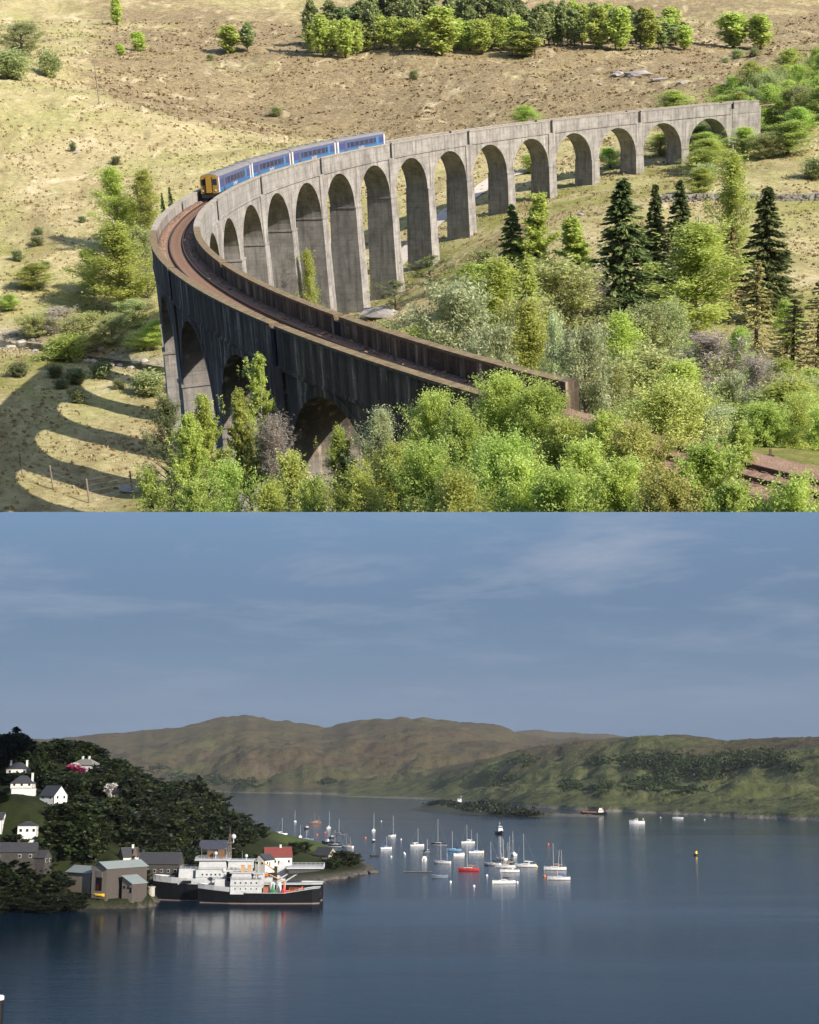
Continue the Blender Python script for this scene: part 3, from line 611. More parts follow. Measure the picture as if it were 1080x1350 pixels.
# headland
hc = []
for px, row, D in ((-60, 1190, 556), (0, 1189, 566), (60, 1190, 566), (112, 1189, 570), (160, 1187, 582), (190, 1186, 584), (208, 1182, 612), (300, 1176.5, 632), (400, 1166, 672), (455, 1158, 712), (492, 1149, 765), (470, 1132, 860), (425, 1112, 1040), (380, 1103, 1160), (330, 1098, 1230), (250, 1095, 1290), (0, 1092, 1320), (-100, 1092, 1320)):
    q = l_sea(px, row); hc.append((q[0], q[1], -0.2))
for px, row, D in ((-60, 1200, 530), (60, 1200, 535), (200, 1197, 550), (225, 1186.5, 596), (330, 1182, 605), (130, 1193, 570), (160, 1192, 572), (185, 1191, 575), (100, 1194, 570), (470, 1166, 670), (520, 1150, 770), (500, 1128, 900), (440, 1100, 1130), (340, 1092, 1330)):
    q = l_sea(px, row); hc.append((q[0], q[1], -6.0))
for px, row, D in ((0, 1137, 610), (60, 1142, 606), (0, 1172, 582), (80, 1176, 590), (120, 1176, 596), (176, 1176, 594), (160, 1177, 594), (140, 1172, 604), (170, 1172, 604), (190, 1160, 620), (95, 1163, 592), (150, 1177, 590), (190, 1174, 596), (160, 1150, 628), (240, 1150, 640), (330, 1143, 760), (380, 1137, 780), (435, 1133, 810), (400, 1112, 1000), (300, 1125, 760), (37, 1099, 632), (0, 1100, 630), (72, 1063, 680), (30, 1046, 700), (110, 1060, 690), (25, 1022, 762), (112, 1016, 790), (0, 1005, 800), (60, 1002, 860), (160, 1015, 840), (200, 1050, 800), (260, 1072, 830), (190, 1100, 690), (120, 1100, 660), (300, 1092, 900), (-80, 1040, 700), (-80, 1000, 800), (60, 1005, 1000), (0, 1010, 1100)):
    hc.append(tuple(l_at(px, row, D)))
_hl = TPS(hc, .001)
def land(x, y): return float(_hl(np.array([x]), np.array([y]))[0])
LPX = np.linspace(-110, 545, 230); LD = np.linspace(525, 1350, 200); gp, gd = np.meshgrid(LPX, LD)
lx = (gp - 540) / F * gd; lz = _hl(lx, gd); lz = np.where(lz > 0.3, lz + fbm(lx / 9, gd / 9, 3) * .8, lz); lz = np.where((gp > 106) & (gp < 203) & (gd < 590), np.minimum(lz, -4), lz); lz = np.where((gp > 104) & (gp < 203) & (gd >= 590) & (gd < 607), np.minimum(lz, 3.7), lz); lz = np.clip(lz, -4, None)
m, n, l, p = nodes('headland_ground')
ca = attr(n, 'cover'); sp = n.new('ShaderNodeSeparateColor'); l.new(ca.outputs['Color'], sp.inputs[0])
h2 = noise(n, l, .12, 6, .65); h3 = noise(n, l, .7, 4, .6)
c_ = ramp(n, l, h2, [(0.3, (0.010, 0.013, 0.005)), (0.7, (0.024, 0.030, 0.010))])
c_ = mix(n, l, sp.outputs['Red'], c_, ramp(n, l, h3, [(0.3, (0.03, 0.026, 0.022)), (0.7, (0.12, 0.105, 0.085))]))
c_ = mix(n, l, sp.outputs['Green'], c_, ramp(n, l, h3, [(0.3, (0.04, 0.06, 0.012)), (0.7, (0.075, 0.095, 0.022))]))
l.new(c_, p.inputs['Base Color']); p.inputs['Roughness'].default_value = .95; p.inputs['Specular IOR Level'].default_value = .1; bump(n, l, p, h3, .8, .5)
V = np.stack([lx, gd, lz], -1).reshape(-1, 3); li = np.arange(gp.size).reshape(gp.shape)
Ql = np.stack([li[:-1, :-1], li[:-1, 1:], li[1:, 1:], li[1:, :-1]], -1).reshape(-1, 4); Ql = Ql[(lz.ravel()[Ql] > -3.5).any(1)]
lm = np_mesh('headland', V, Ql, m, smooth=True)
lawn = np.exp(-((gp - 408) / 40) ** 2) * np.exp(-((gd - 990) / 130.0) ** 2) * 1.6 + np.exp(-((gp - 40) / 40) ** 2 - ((gd - 690) / 12.0) ** 2)
add_cover(lm, np.clip((2.2 - lz) / 1.2, 0, 1).ravel(), np.clip(lawn, 0, 1).ravel(), lz.ravel() * 0)
struct(obj('headland', lm))

# rocks along the point, the islet and the low spit
ROCK = P('shore_rock', (0.075, 0.066, 0.055), .95, .5, .6, bmp=.6)
ROCKP = P('pale_shore_rock', (0.20, 0.175, 0.145), .95, .45, .5, bmp=.6)
rk_ = np.random.default_rng(3)
def rock_mesh(seed, mat):
    r = np.random.default_rng(seed); bm = bmesh.new(); bmesh.ops.create_icosphere(bm, subdivisions=2, radius=1)
    for v in bm.verts: v.co *= 1 + .45 * float(fbm(np.array([v.co.x * 1.3 + seed]), np.array([v.co.y * 1.3 + v.co.z * 2.1]), 3)[0])
    me = bpy.data.meshes.new('boulder'); bm.to_mesh(me); bm.free(); me.materials.append(mat); return me
RM = [rock_mesh(i, ROCK) for i in range(4)] + [rock_mesh(9 + i, ROCKP) for i in range(3)]
for i, (px, row) in enumerate([(418 + 4.5 * k + rk_.uniform(-2, 2), 1163 - 0.9 * k * 0.95 + rk_.uniform(-1, 1)) for k in range(18)] + [(300 + 9 * k, 1179 - 1.3 * k) for k in range(12)]):
    q = l_sea(px, row + .6); o = obj('boulder', RM[i % 4]); s_ = rk_.uniform(.9, 2.2); o.location = (q[0], q[1], .1 * s_); o.scale = (s_ * 1.8, s_ * 1.2, s_ * .7); o.rotation_euler = (0, 0, rk_.uniform(0, 6))
    tag(o, 'dark wet boulder on the foreshore of the wooded point', 'boulder', 'boulders along the foreshore of the point')
def islet_mesh(name, pts, hmax, seed, mat):
    """low island from an outline of (px,row) waterline points: left end, right end and depth"""
    (pxa, ra), (pxb, rb), depth = pts; A, B = l_sea(pxa, ra), l_sea(pxb, rb); nu, nv = 90, 24
    u = np.linspace(0, 1, nu)[:, None] * np.ones((1, nv)); v = np.linspace(-1, 1, nv)[None, :] * np.ones((nu, 1))
    wid = depth * np.sin(np.pi * np.clip(u, .005, .995)) ** .55 * (1 + .5 * fbm(u * 7 + seed, v * 0 + seed, 3))
    dirv = (B - A)[:2]; nrm = np.array([-dirv[1], dirv[0]]) / np.hypot(*dirv)
    x = A[0] + dirv[0] * u + nrm[0] * wid * v; y = A[1] + dirv[1] * u + nrm[1] * wid * v
    z = hmax * (1 - np.abs(v) ** 2.2) * np.sin(np.pi * u) ** .5 * (.75 + .9 * fbm(u * 9 + seed, v * 1.5, 4)) - .6
    ii = np.arange(nu * nv).reshape(nu, nv); Q = np.stack([ii[:-1, :-1], ii[1:, :-1], ii[1:, 1:], ii[:-1, 1:]], -1).reshape(-1, 4)
    me = np_mesh(name, np.stack([x, y, z], -1).reshape(-1, 3), Q, mat, smooth=True); zz2 = z.ravel()
    add_cover(me, np.clip(0.5 + fbm(x.ravel() / 30, y.ravel() / 30, 3) * 1.5, 0, 1), np.clip((2.0 - zz2) / 1.2, 0, 1), zz2 * 0); return me, (x, y, z)
im, (ix, iy, iz) = islet_mesh('islet', ((556, 1066), (722, 1077), 60), 11, 2, P('islet_ground', (.030, .032, .014), .95, .5, .05)); struct(obj('islet', im))
sm_, (kx, ky, kz) = islet_mesh('spit', ((712, 1075), (797, 1077), 22), 4.0, 5, ROCK); struct(obj('spit', sm_))

# ------------------------------------------------------------------ buildings
WHITE = P('white_render', (0.60, 0.585, 0.55), .8, .16, .5); SLATE = P('slate_roof', (0.040, 0.040, 0.046), .7, .35, 1.2); STONE = P('grey_stone_wall', (0.05, 0.045, 0.04), .9, .4, 1.0, bmp=.4)
SHEET = P('pale_sheet_roof', (0.20, 0.225, 0.22), .55, .12, .5, stretch=(4, .2, 1)); TAN = P('tan_cladding', (0.30, 0.25, 0.19), .8, .15, .7); DKWALL = P('dark_timber_cladding', (0.065, 0.055, 0.048), .85, .25, 1)
PANE = P('dark_window_glass', (0.012, 0.013, 0.015), .4, .1, 1, bmp=0, spec=.2); REDROOF = P('red_tile_roof', (0.15, 0.035, 0.03), .8, .3, 1.5); CREAM = P('cream_render', (0.62, 0.57, 0.48), .8, .1, .7)
STEELG = P('dark_gutter', (.07, .07, .072), .6, .2, 2)
FRAME = P('white_window_frame', (0.75, 0.75, 0.73), .5, .05, 1)
def part(mb, name, mat, parent, smooth=False): return obj(name, mb.mesh(name, mat, smooth), parent)
def house(name, label, base, rz, w, d, hw, hr, wall, roof, hip=False, chims=(), floors=1, nwin=3, door=True, cat='house', win=(1.1, 1.3), ends=True, porch=None):
    h = root(name, base, rz); tag(h, label, cat)
    x, y = w / 2, d / 2
    mb = MB()
    if hip: mb.box(-x, x, -y, y, -4, hw)
    else: mb.prism([(-y, -4), (y, -4), (y, hw), (0, hw + hr), (-y, hw)], -x, x, 'x')
    wl_ = part(mb, 'wall', wall, h)
    o_ = .45; t_ = .22; rb = MB(); k = hr / y
    if hip:
        e = hw - .05; xo, yo = x + o_, y + o_; rx_ = max(x - y * .9, .3)
        for dz in (0,): rb.add([(-xo, -yo, e), (xo, -yo, e), (xo, yo, e), (-xo, yo, e), (-rx_, 0, hw + hr), (rx_, 0, hw + hr)], [(0, 1, 5, 4), (1, 2, 5), (2, 3, 4, 5), (3, 0, 4), (3, 2, 1, 0)])
    else:
        for s_ in (-1, 1): rb.prism([(0, hw + hr + .02), (s_ * (y + o_), hw - k * o_ + .02), (s_ * (y + o_), hw - k * o_ + t_ + .02), (0, hw + hr + t_ + .02)], -x - o_ * .6, x + o_ * .6, 'x')
    rf = part(rb, 'roof', roof, h)
    for cx_, cy_ in chims:
        cb_ = part(MB().box(cx_ - .5, cx_ + .5, cy_ - .38, cy_ + .38, hw, hw + hr + 1.3).box(cx_ - .6, cx_ + .6, cy_ - .48, cy_ + .48, hw + hr + 1.3, hw + hr + 1.5), 'chimney', wall, rf)
    for f in range(floors):
        z0 = .9 + f * 2.8
        for i in range(nwin):
            xx = -x + w * (i + .5) / nwin
            if door and f == 0 and i == nwin // 2 and nwin > 1: continue
            wn_ = part(MB().box(xx - win[0] / 2 - .08, xx + win[0] / 2 + .08, -y - .06, -y + .02, z0 - .08, z0 + win[1] + .08), 'window', FRAME, h)
            part(MB().box(xx - win[0] / 2, xx + win[0] / 2, -y - .10, -y - .055, z0, z0 + win[1]), 'pane', PANE, wn_)
        if ends:
            for s_ in (-1, 1):
                for yy in (-.25 * d, .25 * d):
                    wn_ = part(MB().box(min(s_ * x, s_ * (x + .06)) - .01, max(s_ * x, s_ * (x + .06)), yy - win[0] / 2 - .08, yy + win[0] / 2 + .08, z0 - .08, z0 + win[1] + .08), 'window', FRAME, h)
                    part(MB().box(min(s_ * (x + .055), s_ * (x + .1)), max(s_ * (x + .055), s_ * (x + .1)), yy - win[0] / 2, yy + win[0] / 2, z0, z0 + win[1]), 'pane', PANE, wn_)
    if door: part(MB().box(-.5, .5, -y - .07, -y + .02, -.2, 2.0), 'door', P('dark_door', (.05, .04, .04), .6), h)
    if porch: part(MB().box(*porch), 'extension', wall, h); part(MB().box(porch[0] - .2, porch[1] + .2, porch[2] - .2, porch[3], porch[5] + .003, porch[5] + .2), 'extension_roof', roof, h)
    part(MB().tube([(-x - .2, 0, hw + hr + .2), (x + .2, 0, hw + hr + .2)], .14, 6) if not hip else MB().tube([(-max(x - y * .9, .3), 0, hw + hr), (max(x - y * .9, .3), 0, hw + hr)], .15, 6), 'ridge', STEELG, h)
    part(MB().tube([(-x - .3, -y - o_, hw - k * o_ * (0 if hip else 1)), (x + .3, -y - o_, hw - k * o_ * (0 if hip else 1))], .09, 6).tube([(x - .15, -y - .1, -2), (x - .15, -y - .1, hw - .2)], .06, 5), 'gutter', STEELG, h)
    return h
R = math.radians
def hb(px, row, D): return l_at(px, row, D)
house('white_house', 'white bungalow with slate hipped roof and two chimneys high on the headland', hb(24, 1021, 762), R(6), 11.5, 8, 3.0, 3.2, WHITE, SLATE, True, [(-4.2, .5), (4.4, .5)], 1, 3)
house('white_house', 'large white two-storey house with hipped slate roof and tall side chimney', hb(30, 1046, 700), R(6), 11, 8, 5.0, 3.6, WHITE, SLATE, True, [(4.6, -1)], 2, 3, porch=(-4.5, 7.2, -6.4, -4.01, -3, 2.6))
house('white_house', 'white gabled house with steep dark slate roof below the big hipped house', hb(70, 1063, 680), R(-32), 10, 8.5, 5.2, 4.4, WHITE, SLATE, False, [], 2, 2)
house('low_annex', 'low white flat annex beside the steep slate-roofed gabled house', hb(43, 1063, 678), R(10), 7, 5, 2.6, .7, WHITE, SLATE, True, [], 1, 1, False, cat='annex')
house('white_house', 'small white house with shallow dark roof alone among lower slope trees', hb(37, 1099, 632), R(8), 8.5, 6.5, 3.6, 1.6, WHITE, SLATE, True, [], 1, 3, False)
house('white_house', 'white house with grey roof cut off at the picture edge below the villas', hb(-6, 1093, 634), R(0), 8, 7, 4.5, 2.6, WHITE, SLATE, False, [], 2, 2)
house('white_house', 'pale house with grey hipped roof and white chimneys beside crimson blossom', hb(113, 1017, 790), R(-20), 15, 10, 3.4, 3.6, WHITE, P('grey_tile_roof', (.17, .16, .145), .8, .2, 1.2), True, [(-2.2, 0), (2.0, 0)], 1, 4)
house('stone_cottage', 'dark stone cottages with slate roof above the left slipway', hb(14, 1133, 592), R(4), 22, 7, 3.6, 3.0, STONE, SLATE, False, [(-8, 0), (3, 0)], 1, 5, cat='cottage')
house('stone_cottage', 'small dark stone outbuilding with pale gable window beside the cottages', hb(52, 1139, 592), R(-15), 8, 6, 3.0, 2.4, STONE, SLATE, False, [], 1, 2, cat='outbuilding')
def shed(name, label, base, rz, w, d, hw, hr, wall, roof, doorspec=None, cat='shed', mono=False):
    h = root(name, base, rz); tag(h, label, cat); x, y = w / 2, d / 2
    if mono: prof = [(-x, -4), (x, -4), (x, hw), (-x, hw + hr)]
    else: prof = [(-x, -4), (x, -4), (x, hw), (0, hw + hr), (-x, hw)]
    part(MB().prism(prof, -y, y, 'y'), 'wall', wall[0], h)
    if wall[1] is not wall[0]:
        for s_ in (-1, 1): part(MB().box(min(s_ * x, s_ * (x + .08)), max(s_ * x, s_ * (x + .08)), -y + .02, y - .02, -3.9, hw - .1 if not mono or s_ > 0 else hw + hr - .1), 'side_cladding', wall[1], h)
    rb = MB()
    if mono: rb.prism([(-x - .35, hw + hr + .08), (x + .4, hw - .02), (x + .4, hw + .16), (-x - .35, hw + hr + .26)], -y - .4, y + .4, 'y')
    else:
        for s_ in (-1, 1): rb.prism([(0, hw + hr + .02), (s_ * (x + .5), hw - hr / x * .5 + .02), (s_ * (x + .5), hw - hr / x * .5 + .2), (0, hw + hr + .22)], -y - .5, y + .5, 'y')
    part(rb, 'roof', roof, h)
    if doorspec:
        for nm, x0, x1, z0, z1, mt in doorspec: part(MB().box(x0, x1, -y - .09, -y + .01, z0, z1), nm, mt, h)
    return h
def land_b(px, row, D):
    q = l_at(px, row, D); return q
shed('boathouse', 'tall tan gabled boathouse with pale sheet roof and open doorway on the quay', land_b(157, 1172, 602), R(-38), 9.6, 22, 9.2, 2.4, (TAN, DKWALL), SHEET, [('doorway', -1.9, 1.9, 0, 5.4, PANE), ('door_panel', -1.9, 1.9, 5.41, 8.0, P('roller_door', (.24, .2, .15), .7)), ('red_boat_stern', -1.6, -.2, .3, 2.6, P('red_door', (.35, .04, .03), .6))], 'boathouse')
shed('low_shed', 'long low shed with pale sheet roof left of the boathouse', land_b(114, 1163, 607), R(52), 9, 16, 4.3, 2.4, (TAN, TAN), SHEET, None)
shed('lean_to_shed', 'lean-to shed with sloping pale roof and tan front at boathouse side', land_b(177, 1176, 595), R(-38), 6.4, 8, 3.6, 3.0, (TAN, DKWALL), SHEET, [('window', -2.2, -1.2, 1.6, 2.6, PANE), ('window', .3, 1.3, 1.6, 2.6, PANE), ('door', 1.8, 2.9, 0, 2.2, PANE)], mono=True)
house('stone_store', 'long dark stone store with slate roof and pale end gable behind the ships', land_b(212, 1152, 640), R(-6), 19, 9, 5.0, 4.2, STONE, SLATE, False, [(-8.4, 0)], 1, 6, False, cat='store')
house('stone_gable_house', 'pale stone gable with small pointed turret behind the boathouse', land_b(170, 1142, 650), R(30), 8, 7, 4.6, 3.6, CREAM, SLATE, False, [(1.5, 0)], 1, 2, cat='house')
tur = root('turret', l_at(177.5, 1136, 648)); tag(tur, 'thin pointed turret rising over the boathouse roof', 'turret')
part(MB().box(-.9, .9, -.9, .9, -5, 2.2), 'wall', CREAM, tur); part(MB().loft([[(-1.1, -1.1, 2.2), (1.1, -1.1, 2.2), (1.1, 1.1, 2.2), (-1.1, 1.1, 2.2)], [(-.05, -.05, 6.6), (.05, -.05, 6.6), (.05, .05, 6.6), (-.05, .05, 6.6)]]), 'spire', P('brown_spire', (.12, .085, .06), .8), tur)
house('slate_house', 'blue-grey slate roofed house half hidden behind the larger ship', land_b(283, 1130, 690), R(-8), 14, 9, 4.2, 3.6, STONE, P('blue_slate_roof', (.05, .055, .075), .6, .3, 1), False, [(1, 0)], 1, 3)
house('red_roof_house', 'white house with long red tiled roof and white chimney on the point', land_b(366, 1139, 775), R(14), 15, 8, 4.2, 4.6, WHITE, REDROOF, False, [(1.5, 0)], 1, 4)
house('white_cottage', 'small white gabled cottage with grey roof in front of red roof', land_b(349, 1141, 752), R(62), 9, 6.5, 3.2, 2.6, WHITE, SLATE, False, [], 1, 2, cat='cottage')
house('timber_cottage', 'slate roofed cottage with tan gable near the end of the point', land_b(429, 1134, 812), R(-35), 11, 8, 3.2, 3.8, TAN, SLATE, False, [], 1, 2, cat='cottage')
house('white_cottage', 'tiny white cottage on the wooded islet out in the bay', np.array([*l_sea(606, 1061)[:2], 8.0]), 0, 7, 5, 3.0, 2.4, WHITE, SLATE, False, [(3, 0)], 1, 2, cat='cottage')
# ------------------------------------------------------------------ quay
CONCQ = P('quay_concrete', (.12, .11, .10), .9, .4, .5, bmp=.4); PILE = P('timber_pile', (.05, .042, .035), .9, .3, 2); ORANGE = P('orange_paint', (.62, .13, .02), .5, .1, 1); NAVY = P('navy_black_hull', (.007, .008, .010), .6, .3, .5, bmp=.05, spec=.08)
SHIPW = P('ship_white', (.44, .445, .45), .55, .2, .5, bmp=.05); BUFF = P('buff_funnel', (.42, .25, .12), .6, .15, 1); BROWN = P('brown_funnel', (.13, .07, .04), .6, .2, 1); DECK = P('green_grey_deck', (.10, .115, .10), .8, .2, .6); RUST = P('rust_red', (.30, .10, .05), .8, .3, 1)
STEEL = P('grey_steel', (.25, .25, .26), .5, .2, 1, metal=.3); YEL = P('yellow_paint', (.75, .48, .03), .5, .1, 1); RED = P('red_paint', (.48, .03, .03), .5, .12, 1); GREEN = P('green_paint', (.02, .17, .07), .5, .12, 1); BLUEC = P('blue_canvas', (.05, .11, .3), .8, .15, 2)
A, B = l_sea(112, 1189), l_sea(193, 1187)
mb = MB(); mb.loft([[(A[0], A[1], -4), (A[0], A[1] + 22, -4), (A[0], A[1] + 22, 4.2), (A[0], A[1], 4.2)], [(B[0], B[1], -4), (B[0], B[1] + 22, -4), (B[0], B[1] + 22, 4.2), (B[0], B[1], 4.2)]]); struct(obj('quay', mb.mesh('quay', CONCQ)))
for i in range(13):
    q = A + (B - A) * (i + .5) / 13; o = obj('fender_pile', MB().tube([(0, 0, -3), (0, 0, 3.9)], .22, 8).mesh('fender_pile', PILE)); o.location = (q[0], q[1] - .35, 0)
    tag(o, 'dark timber fender pile against the quay wall below the boathouse', 'pile', 'fender piles along the quay wall')
q = l_sea(201, 1188); dol = root('mooring_dolphin', (q[0], q[1] - 3.5, 0)); tag(dol, 'round pale concrete mooring dolphin at the bow of the larger ship', 'mooring post')
part(MB().tube([(0, 0, -4), (0, 0, 6.0)], 1.55, 16), 'column', P('pale_concrete', (.34, .32, .28), .9, .3, .6), dol); part(MB().tube([(0, 0, 6.0), (0, 0, 6.5)], 1.75, 16), 'cap', P('pale_concrete', (.4, .4, .4)), dol); part(MB().tube([(0, 0, 6.5), (0, 0, 7.0)], .3, 8).tube([(0, 0, 7.0), (0, 0, 7.15)], .5, 8), 'bollard', PILE, dol)

def hull_mb(L, bm, fb, transom=.75, sheer=.35):
    rings = []
    for t, b in ((0, transom), (.2, .95), (.45, 1.0), (.7, .78), (.87, .42), (.96, .14), (1.0, .02)):
        x = -L / 2 + L * t; hb_ = bm / 2 * b; z = fb + sheer * (2 * t - .8) ** 2 * .6
        rings.append([(x, -hb_, z), (x - .0, -hb_ * .86, 0.02), (x, 0, -.45), (x, hb_ * .86, .02), (x, hb_, z), (x, hb_ * .9, z + .06), (x, 0, z + .12), (x, -hb_ * .9, z + .06)])
    return MB().loft(rings)
def ship_hull(L, stations, top, mid):
    """black lower hull and white upper bulwark; stations rows: x, bd, bw; top(x), mid(x) heights"""
    lo_, up_ = [], []
    for x, bd, bw in stations:
        zt, zm = top(x), mid(x); bm_ = bw + (bd - bw) * .7
        lo_.append([(x, -bm_, zm), (x, -bw, 0.0), (x, -bw * .6, -2.5), (x, bw * .6, -2.5), (x, bw, 0.0), (x, bm_, zm)])
        up_.append([(x + (.0), -bd, zt), (x, -bm_ - .03, zm - .0), (x, bm_ + .03, zm - .0), (x, bd, zt), (x, bd - .2, zt), (x, bm_ - .2, zm + .05), (x, -bm_ + .2, zm + .05), (x, -bd + .2, zt)])
    return MB().loft(lo_), MB().loft(up_)
def cabin(mb, x0, x1, w, z0, z1, rake=0.0): return mb.loft([[(x0, -w, z0), (x1, -w, z0), (x1, w, z0), (x0, w, z0)], [(x0 + rake, -w, z1), (x1 - rake, -w, z1), (x1 - rake, w, z1), (x0 + rake, w, z1)]])
def win_row(parent, x0, x1, nn, w, z0, z1, wd, side=(1, -1)):
    for s_ in side:
        for i in range(nn):
            xx = x0 + (x1 - x0) * (i + .5) / nn; a_, b_ = sorted((s_ * (w - .01), s_ * (w + .05)))
            part(MB().box(xx - wd / 2, xx + wd / 2, a_, b_, z0, z1), 'window', PANE, parent)
def rail(mb, pts, h=1.1, r=.05):
    for i in range(len(pts) - 1):
        a_, b_ = Vector(pts[i]), Vector(pts[i + 1]); nn = max(1, int((b_ - a_).length / 2))
        for zz_ in (h, h * .5): mb.tube([a_ + Vector((0, 0, zz_)), b_ + Vector((0, 0, zz_))], r, 4)
        for k in range(nn + 1): q = a_ + (b_ - a_) * k / nn; mb.tube([q, q + Vector((0, 0, h))], r, 4)
    return mb
# larger tender, bow towards the quay (local +x = bow)
cA = l_sea(311, 1187.5); shA = root('lighthouse_tender', (cA[0], cA[1] + 6, 0), math.pi + R(1.5)); tag(shA, 'larger black-hulled white ship with tall bridge, lattice mast and stern helideck', 'ship')
stA = [(-38, 6.2, 5.4), (-34, 7.6, 7.0), (-22, 8, 7.7), (0, 8, 7.8), (14, 7.8, 7.2), (22, 6.8, 5.6), (29, 5.0, 3.2), (34, 2.8, 1.2), (36.4, 1.4, .35), (37.6, .35, .12)]
topA = lambda x: float(np.interp(x, [-38, 8, 13, 26, 38], [7.4, 7.4, 9.4, 9.8, 11.0])); midA = lambda x: float(np.interp(x, [-38, 13, 26, 38], [6.9, 7.0, 7.3, 8.2]))
lo_, up_ = ship_hull(76, stA, topA, midA)
hullA = part(lo_, 'hull', NAVY, shA); part(up_, 'bulwark', SHIPW, shA)
part(MB().prism([(x, c * .95) for x, b, c in stA] + [(x, -c * .95) for x, b, c in stA[::-1]], 6.5, 6.9, 'z'), 'deck', DECK, shA)
part(MB().loft([[(x, -bw - .04, -.1), (x, bw + .04, -.1), (x, bw + .04, .35), (x, -bw - .04, .35)] for x, bd, bw in stA[:-1]]), 'boot_topping', P('boot_topping', (.22, .16, .14), .7), hullA)
for i in range(2): part(MB().box(21.8 - i * 5.2 - 1.9, 21.8 - i * 5.2 + 1.9, 6.2, 7.0, 7.5, 8.7).box(21.8 - i * 5.2 - 1.9, 21.8 - i * 5.2 + 1.9, -7.0, -6.2, 7.5, 8.7), 'mooring_port', PANE, shA)
wA = 7.0
main = part(cabin(MB(), -6, 18, wA, 6.9, 13.3), 'superstructure', SHIPW, shA); win_row(main, -5, 16, 11, wA, 10.9, 11.6, .7); win_row(main, -5, 16, 9, wA, 8.2, 8.9, .6)
part(cabin(MB(), 18, 26, 5.4, 6.9, 13.6, .4), 'forward_house', SHIPW, shA); part(rail(MB(), [(18, -5.3, 13.6), (25.4, -5.3, 13.6), (25.4, 5.3, 13.6), (18, 5.3, 13.6)]), 'railing', SHIPW, shA)
brg = part(cabin(MB(), 4.5, 17, 6.6, 13.31, 17.3, .5), 'bridge', SHIPW, shA); win_row(brg, 5.4, 16.2, 9, 6.45, 15.5, 16.6, .95); part(MB().box(16.55, 16.85, -6, 6, 15.5, 16.6), 'front_window', PANE, brg)
part(MB().box(3.9, 18.6, -7.6, 7.6, 17.31, 17.75), 'bridge_roof', SHIPW, shA); part(rail(MB(), [(4, -7.4, 17.75), (18.4, -7.4, 17.75), (18.4, 7.4, 17.75), (4, 7.4, 17.75)], 1.0), 'roof_railing', SHIPW, shA)
aft = part(cabin(MB(), -6.5, 4.0, 6.2, 13.31, 16.9, .2), 'aft_bridge', SHIPW, shA); win_row(aft, -5.5, 3.2, 6, 6.12, 15.0, 16.1, 1.0); part(MB().box(-7.2, 4.2, -6.8, 6.8, 16.91, 17.3), 'aft_roof', SHIPW, shA)
part(MB().box(1.5, 4.4, 6.9, 7.06, 8.4, 12.4), 'side_door', PANE, main)
for xx, zz_ in ((12.5, 20.9), (7.6, 21.4)): part(MB().box(xx - 1.3, xx + 1.3, -1.5, 1.5, 17.76, zz_).box(xx - 1.4, xx + 1.4, -1.6, 1.6, zz_, zz_ + .3), 'funnel', BROWN, shA)
mst = MB()
for dx, dy in ((-.8, -.8), (.8, -.8), (.8, .8), (-.8, .8)): mst.tube([(4 + dx, dy, 17.7), (4 + dx * .3, dy * .3, 28.5)], .12, 5)
for k in range(7): z_ = 18.5 + k * 1.5; s_ = .8 - .5 * k / 7; mst.box(4 - s_, 4 + s_, -s_ - .05, -s_ + .05, z_, z_ + .12).box(4 - s_, 4 + s_, s_ - .05, s_ + .05, z_, z_ + .12).box(4 - s_ - .05, 4 - s_ + .05, -s_, s_, z_, z_ + .12).box(4 + s_ - .05, 4 + s_ + .05, -s_, s_, z_, z_ + .12)
mst.tube([(4, 0, 28), (4, 0, 31.5)], .08, 5).box(3, 5, -2.6, 2.6, 24.5, 24.7).box(1.6, 6.4, -.15, .15, 22, 22.25)
part(mst, 'mast', P('dark_mast', (.16, .13, .11), .7), shA)
for c_, r_ in (((2.4, 0, 27.3), 1.15), ((9.8, 3.5, 20.2), .85), ((-3.5, 0, 18.9), .75)): part(MB().ball(c_, r_, 14, 9), 'radome', SHIPW, shA); 
part(MB().tube([(2.4, 0, 24.6), (2.4, 0, 26.4)], .2, 6).tube([(9.8, 3.5, 17.7), (9.8, 3.5, 19.5)], .2, 6).tube([(-3.5, 0, 17.3), (-3.5, 0, 18.3)], .2, 6), 'radome_post', SHIPW, shA)
cr = part(MB().box(-21.2, -17.6, -1.8, 1.8, 6.9, 14.4).box(-20.6, -18.2, -1.2, 1.2, 14.4, 16), 'crane_pedestal', SHIPW, shA)
part(MB().tube([(-19.4, 4.6, 9.5), (-27, 4.6, 14.0)], .32, 6).tube([(-21.5, 4.6, 8.2), (-29, 4.6, 12.8)], .32, 6).tube([(-19.4, -4.6, 9.5), (-27, -4.6, 14.0)], .32, 6), 'strut', SHIPW, shA)
hd = part(MB().box(-38.5, -22, -7.2, 7.2, 13.6, 14.2), 'helideck', SHIPW, shA); part(rail(MB(), [(-22, 7.1, 14.2), (-38.4, 7.1, 14.2), (-38.4, -7.1, 14.2), (-22, -7.1, 14.2)], 1.2, .07), 'railing', SHIPW, hd)
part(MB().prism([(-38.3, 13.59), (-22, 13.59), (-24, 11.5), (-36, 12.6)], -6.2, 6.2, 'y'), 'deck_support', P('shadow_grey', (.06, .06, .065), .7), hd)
part(MB().tube([(24, 1.5, 9), (24, 1.5, 12.2)], .25, 6).box(22, 28, .8, 2.2, 7, 8.9), 'windlass', RUST, shA)
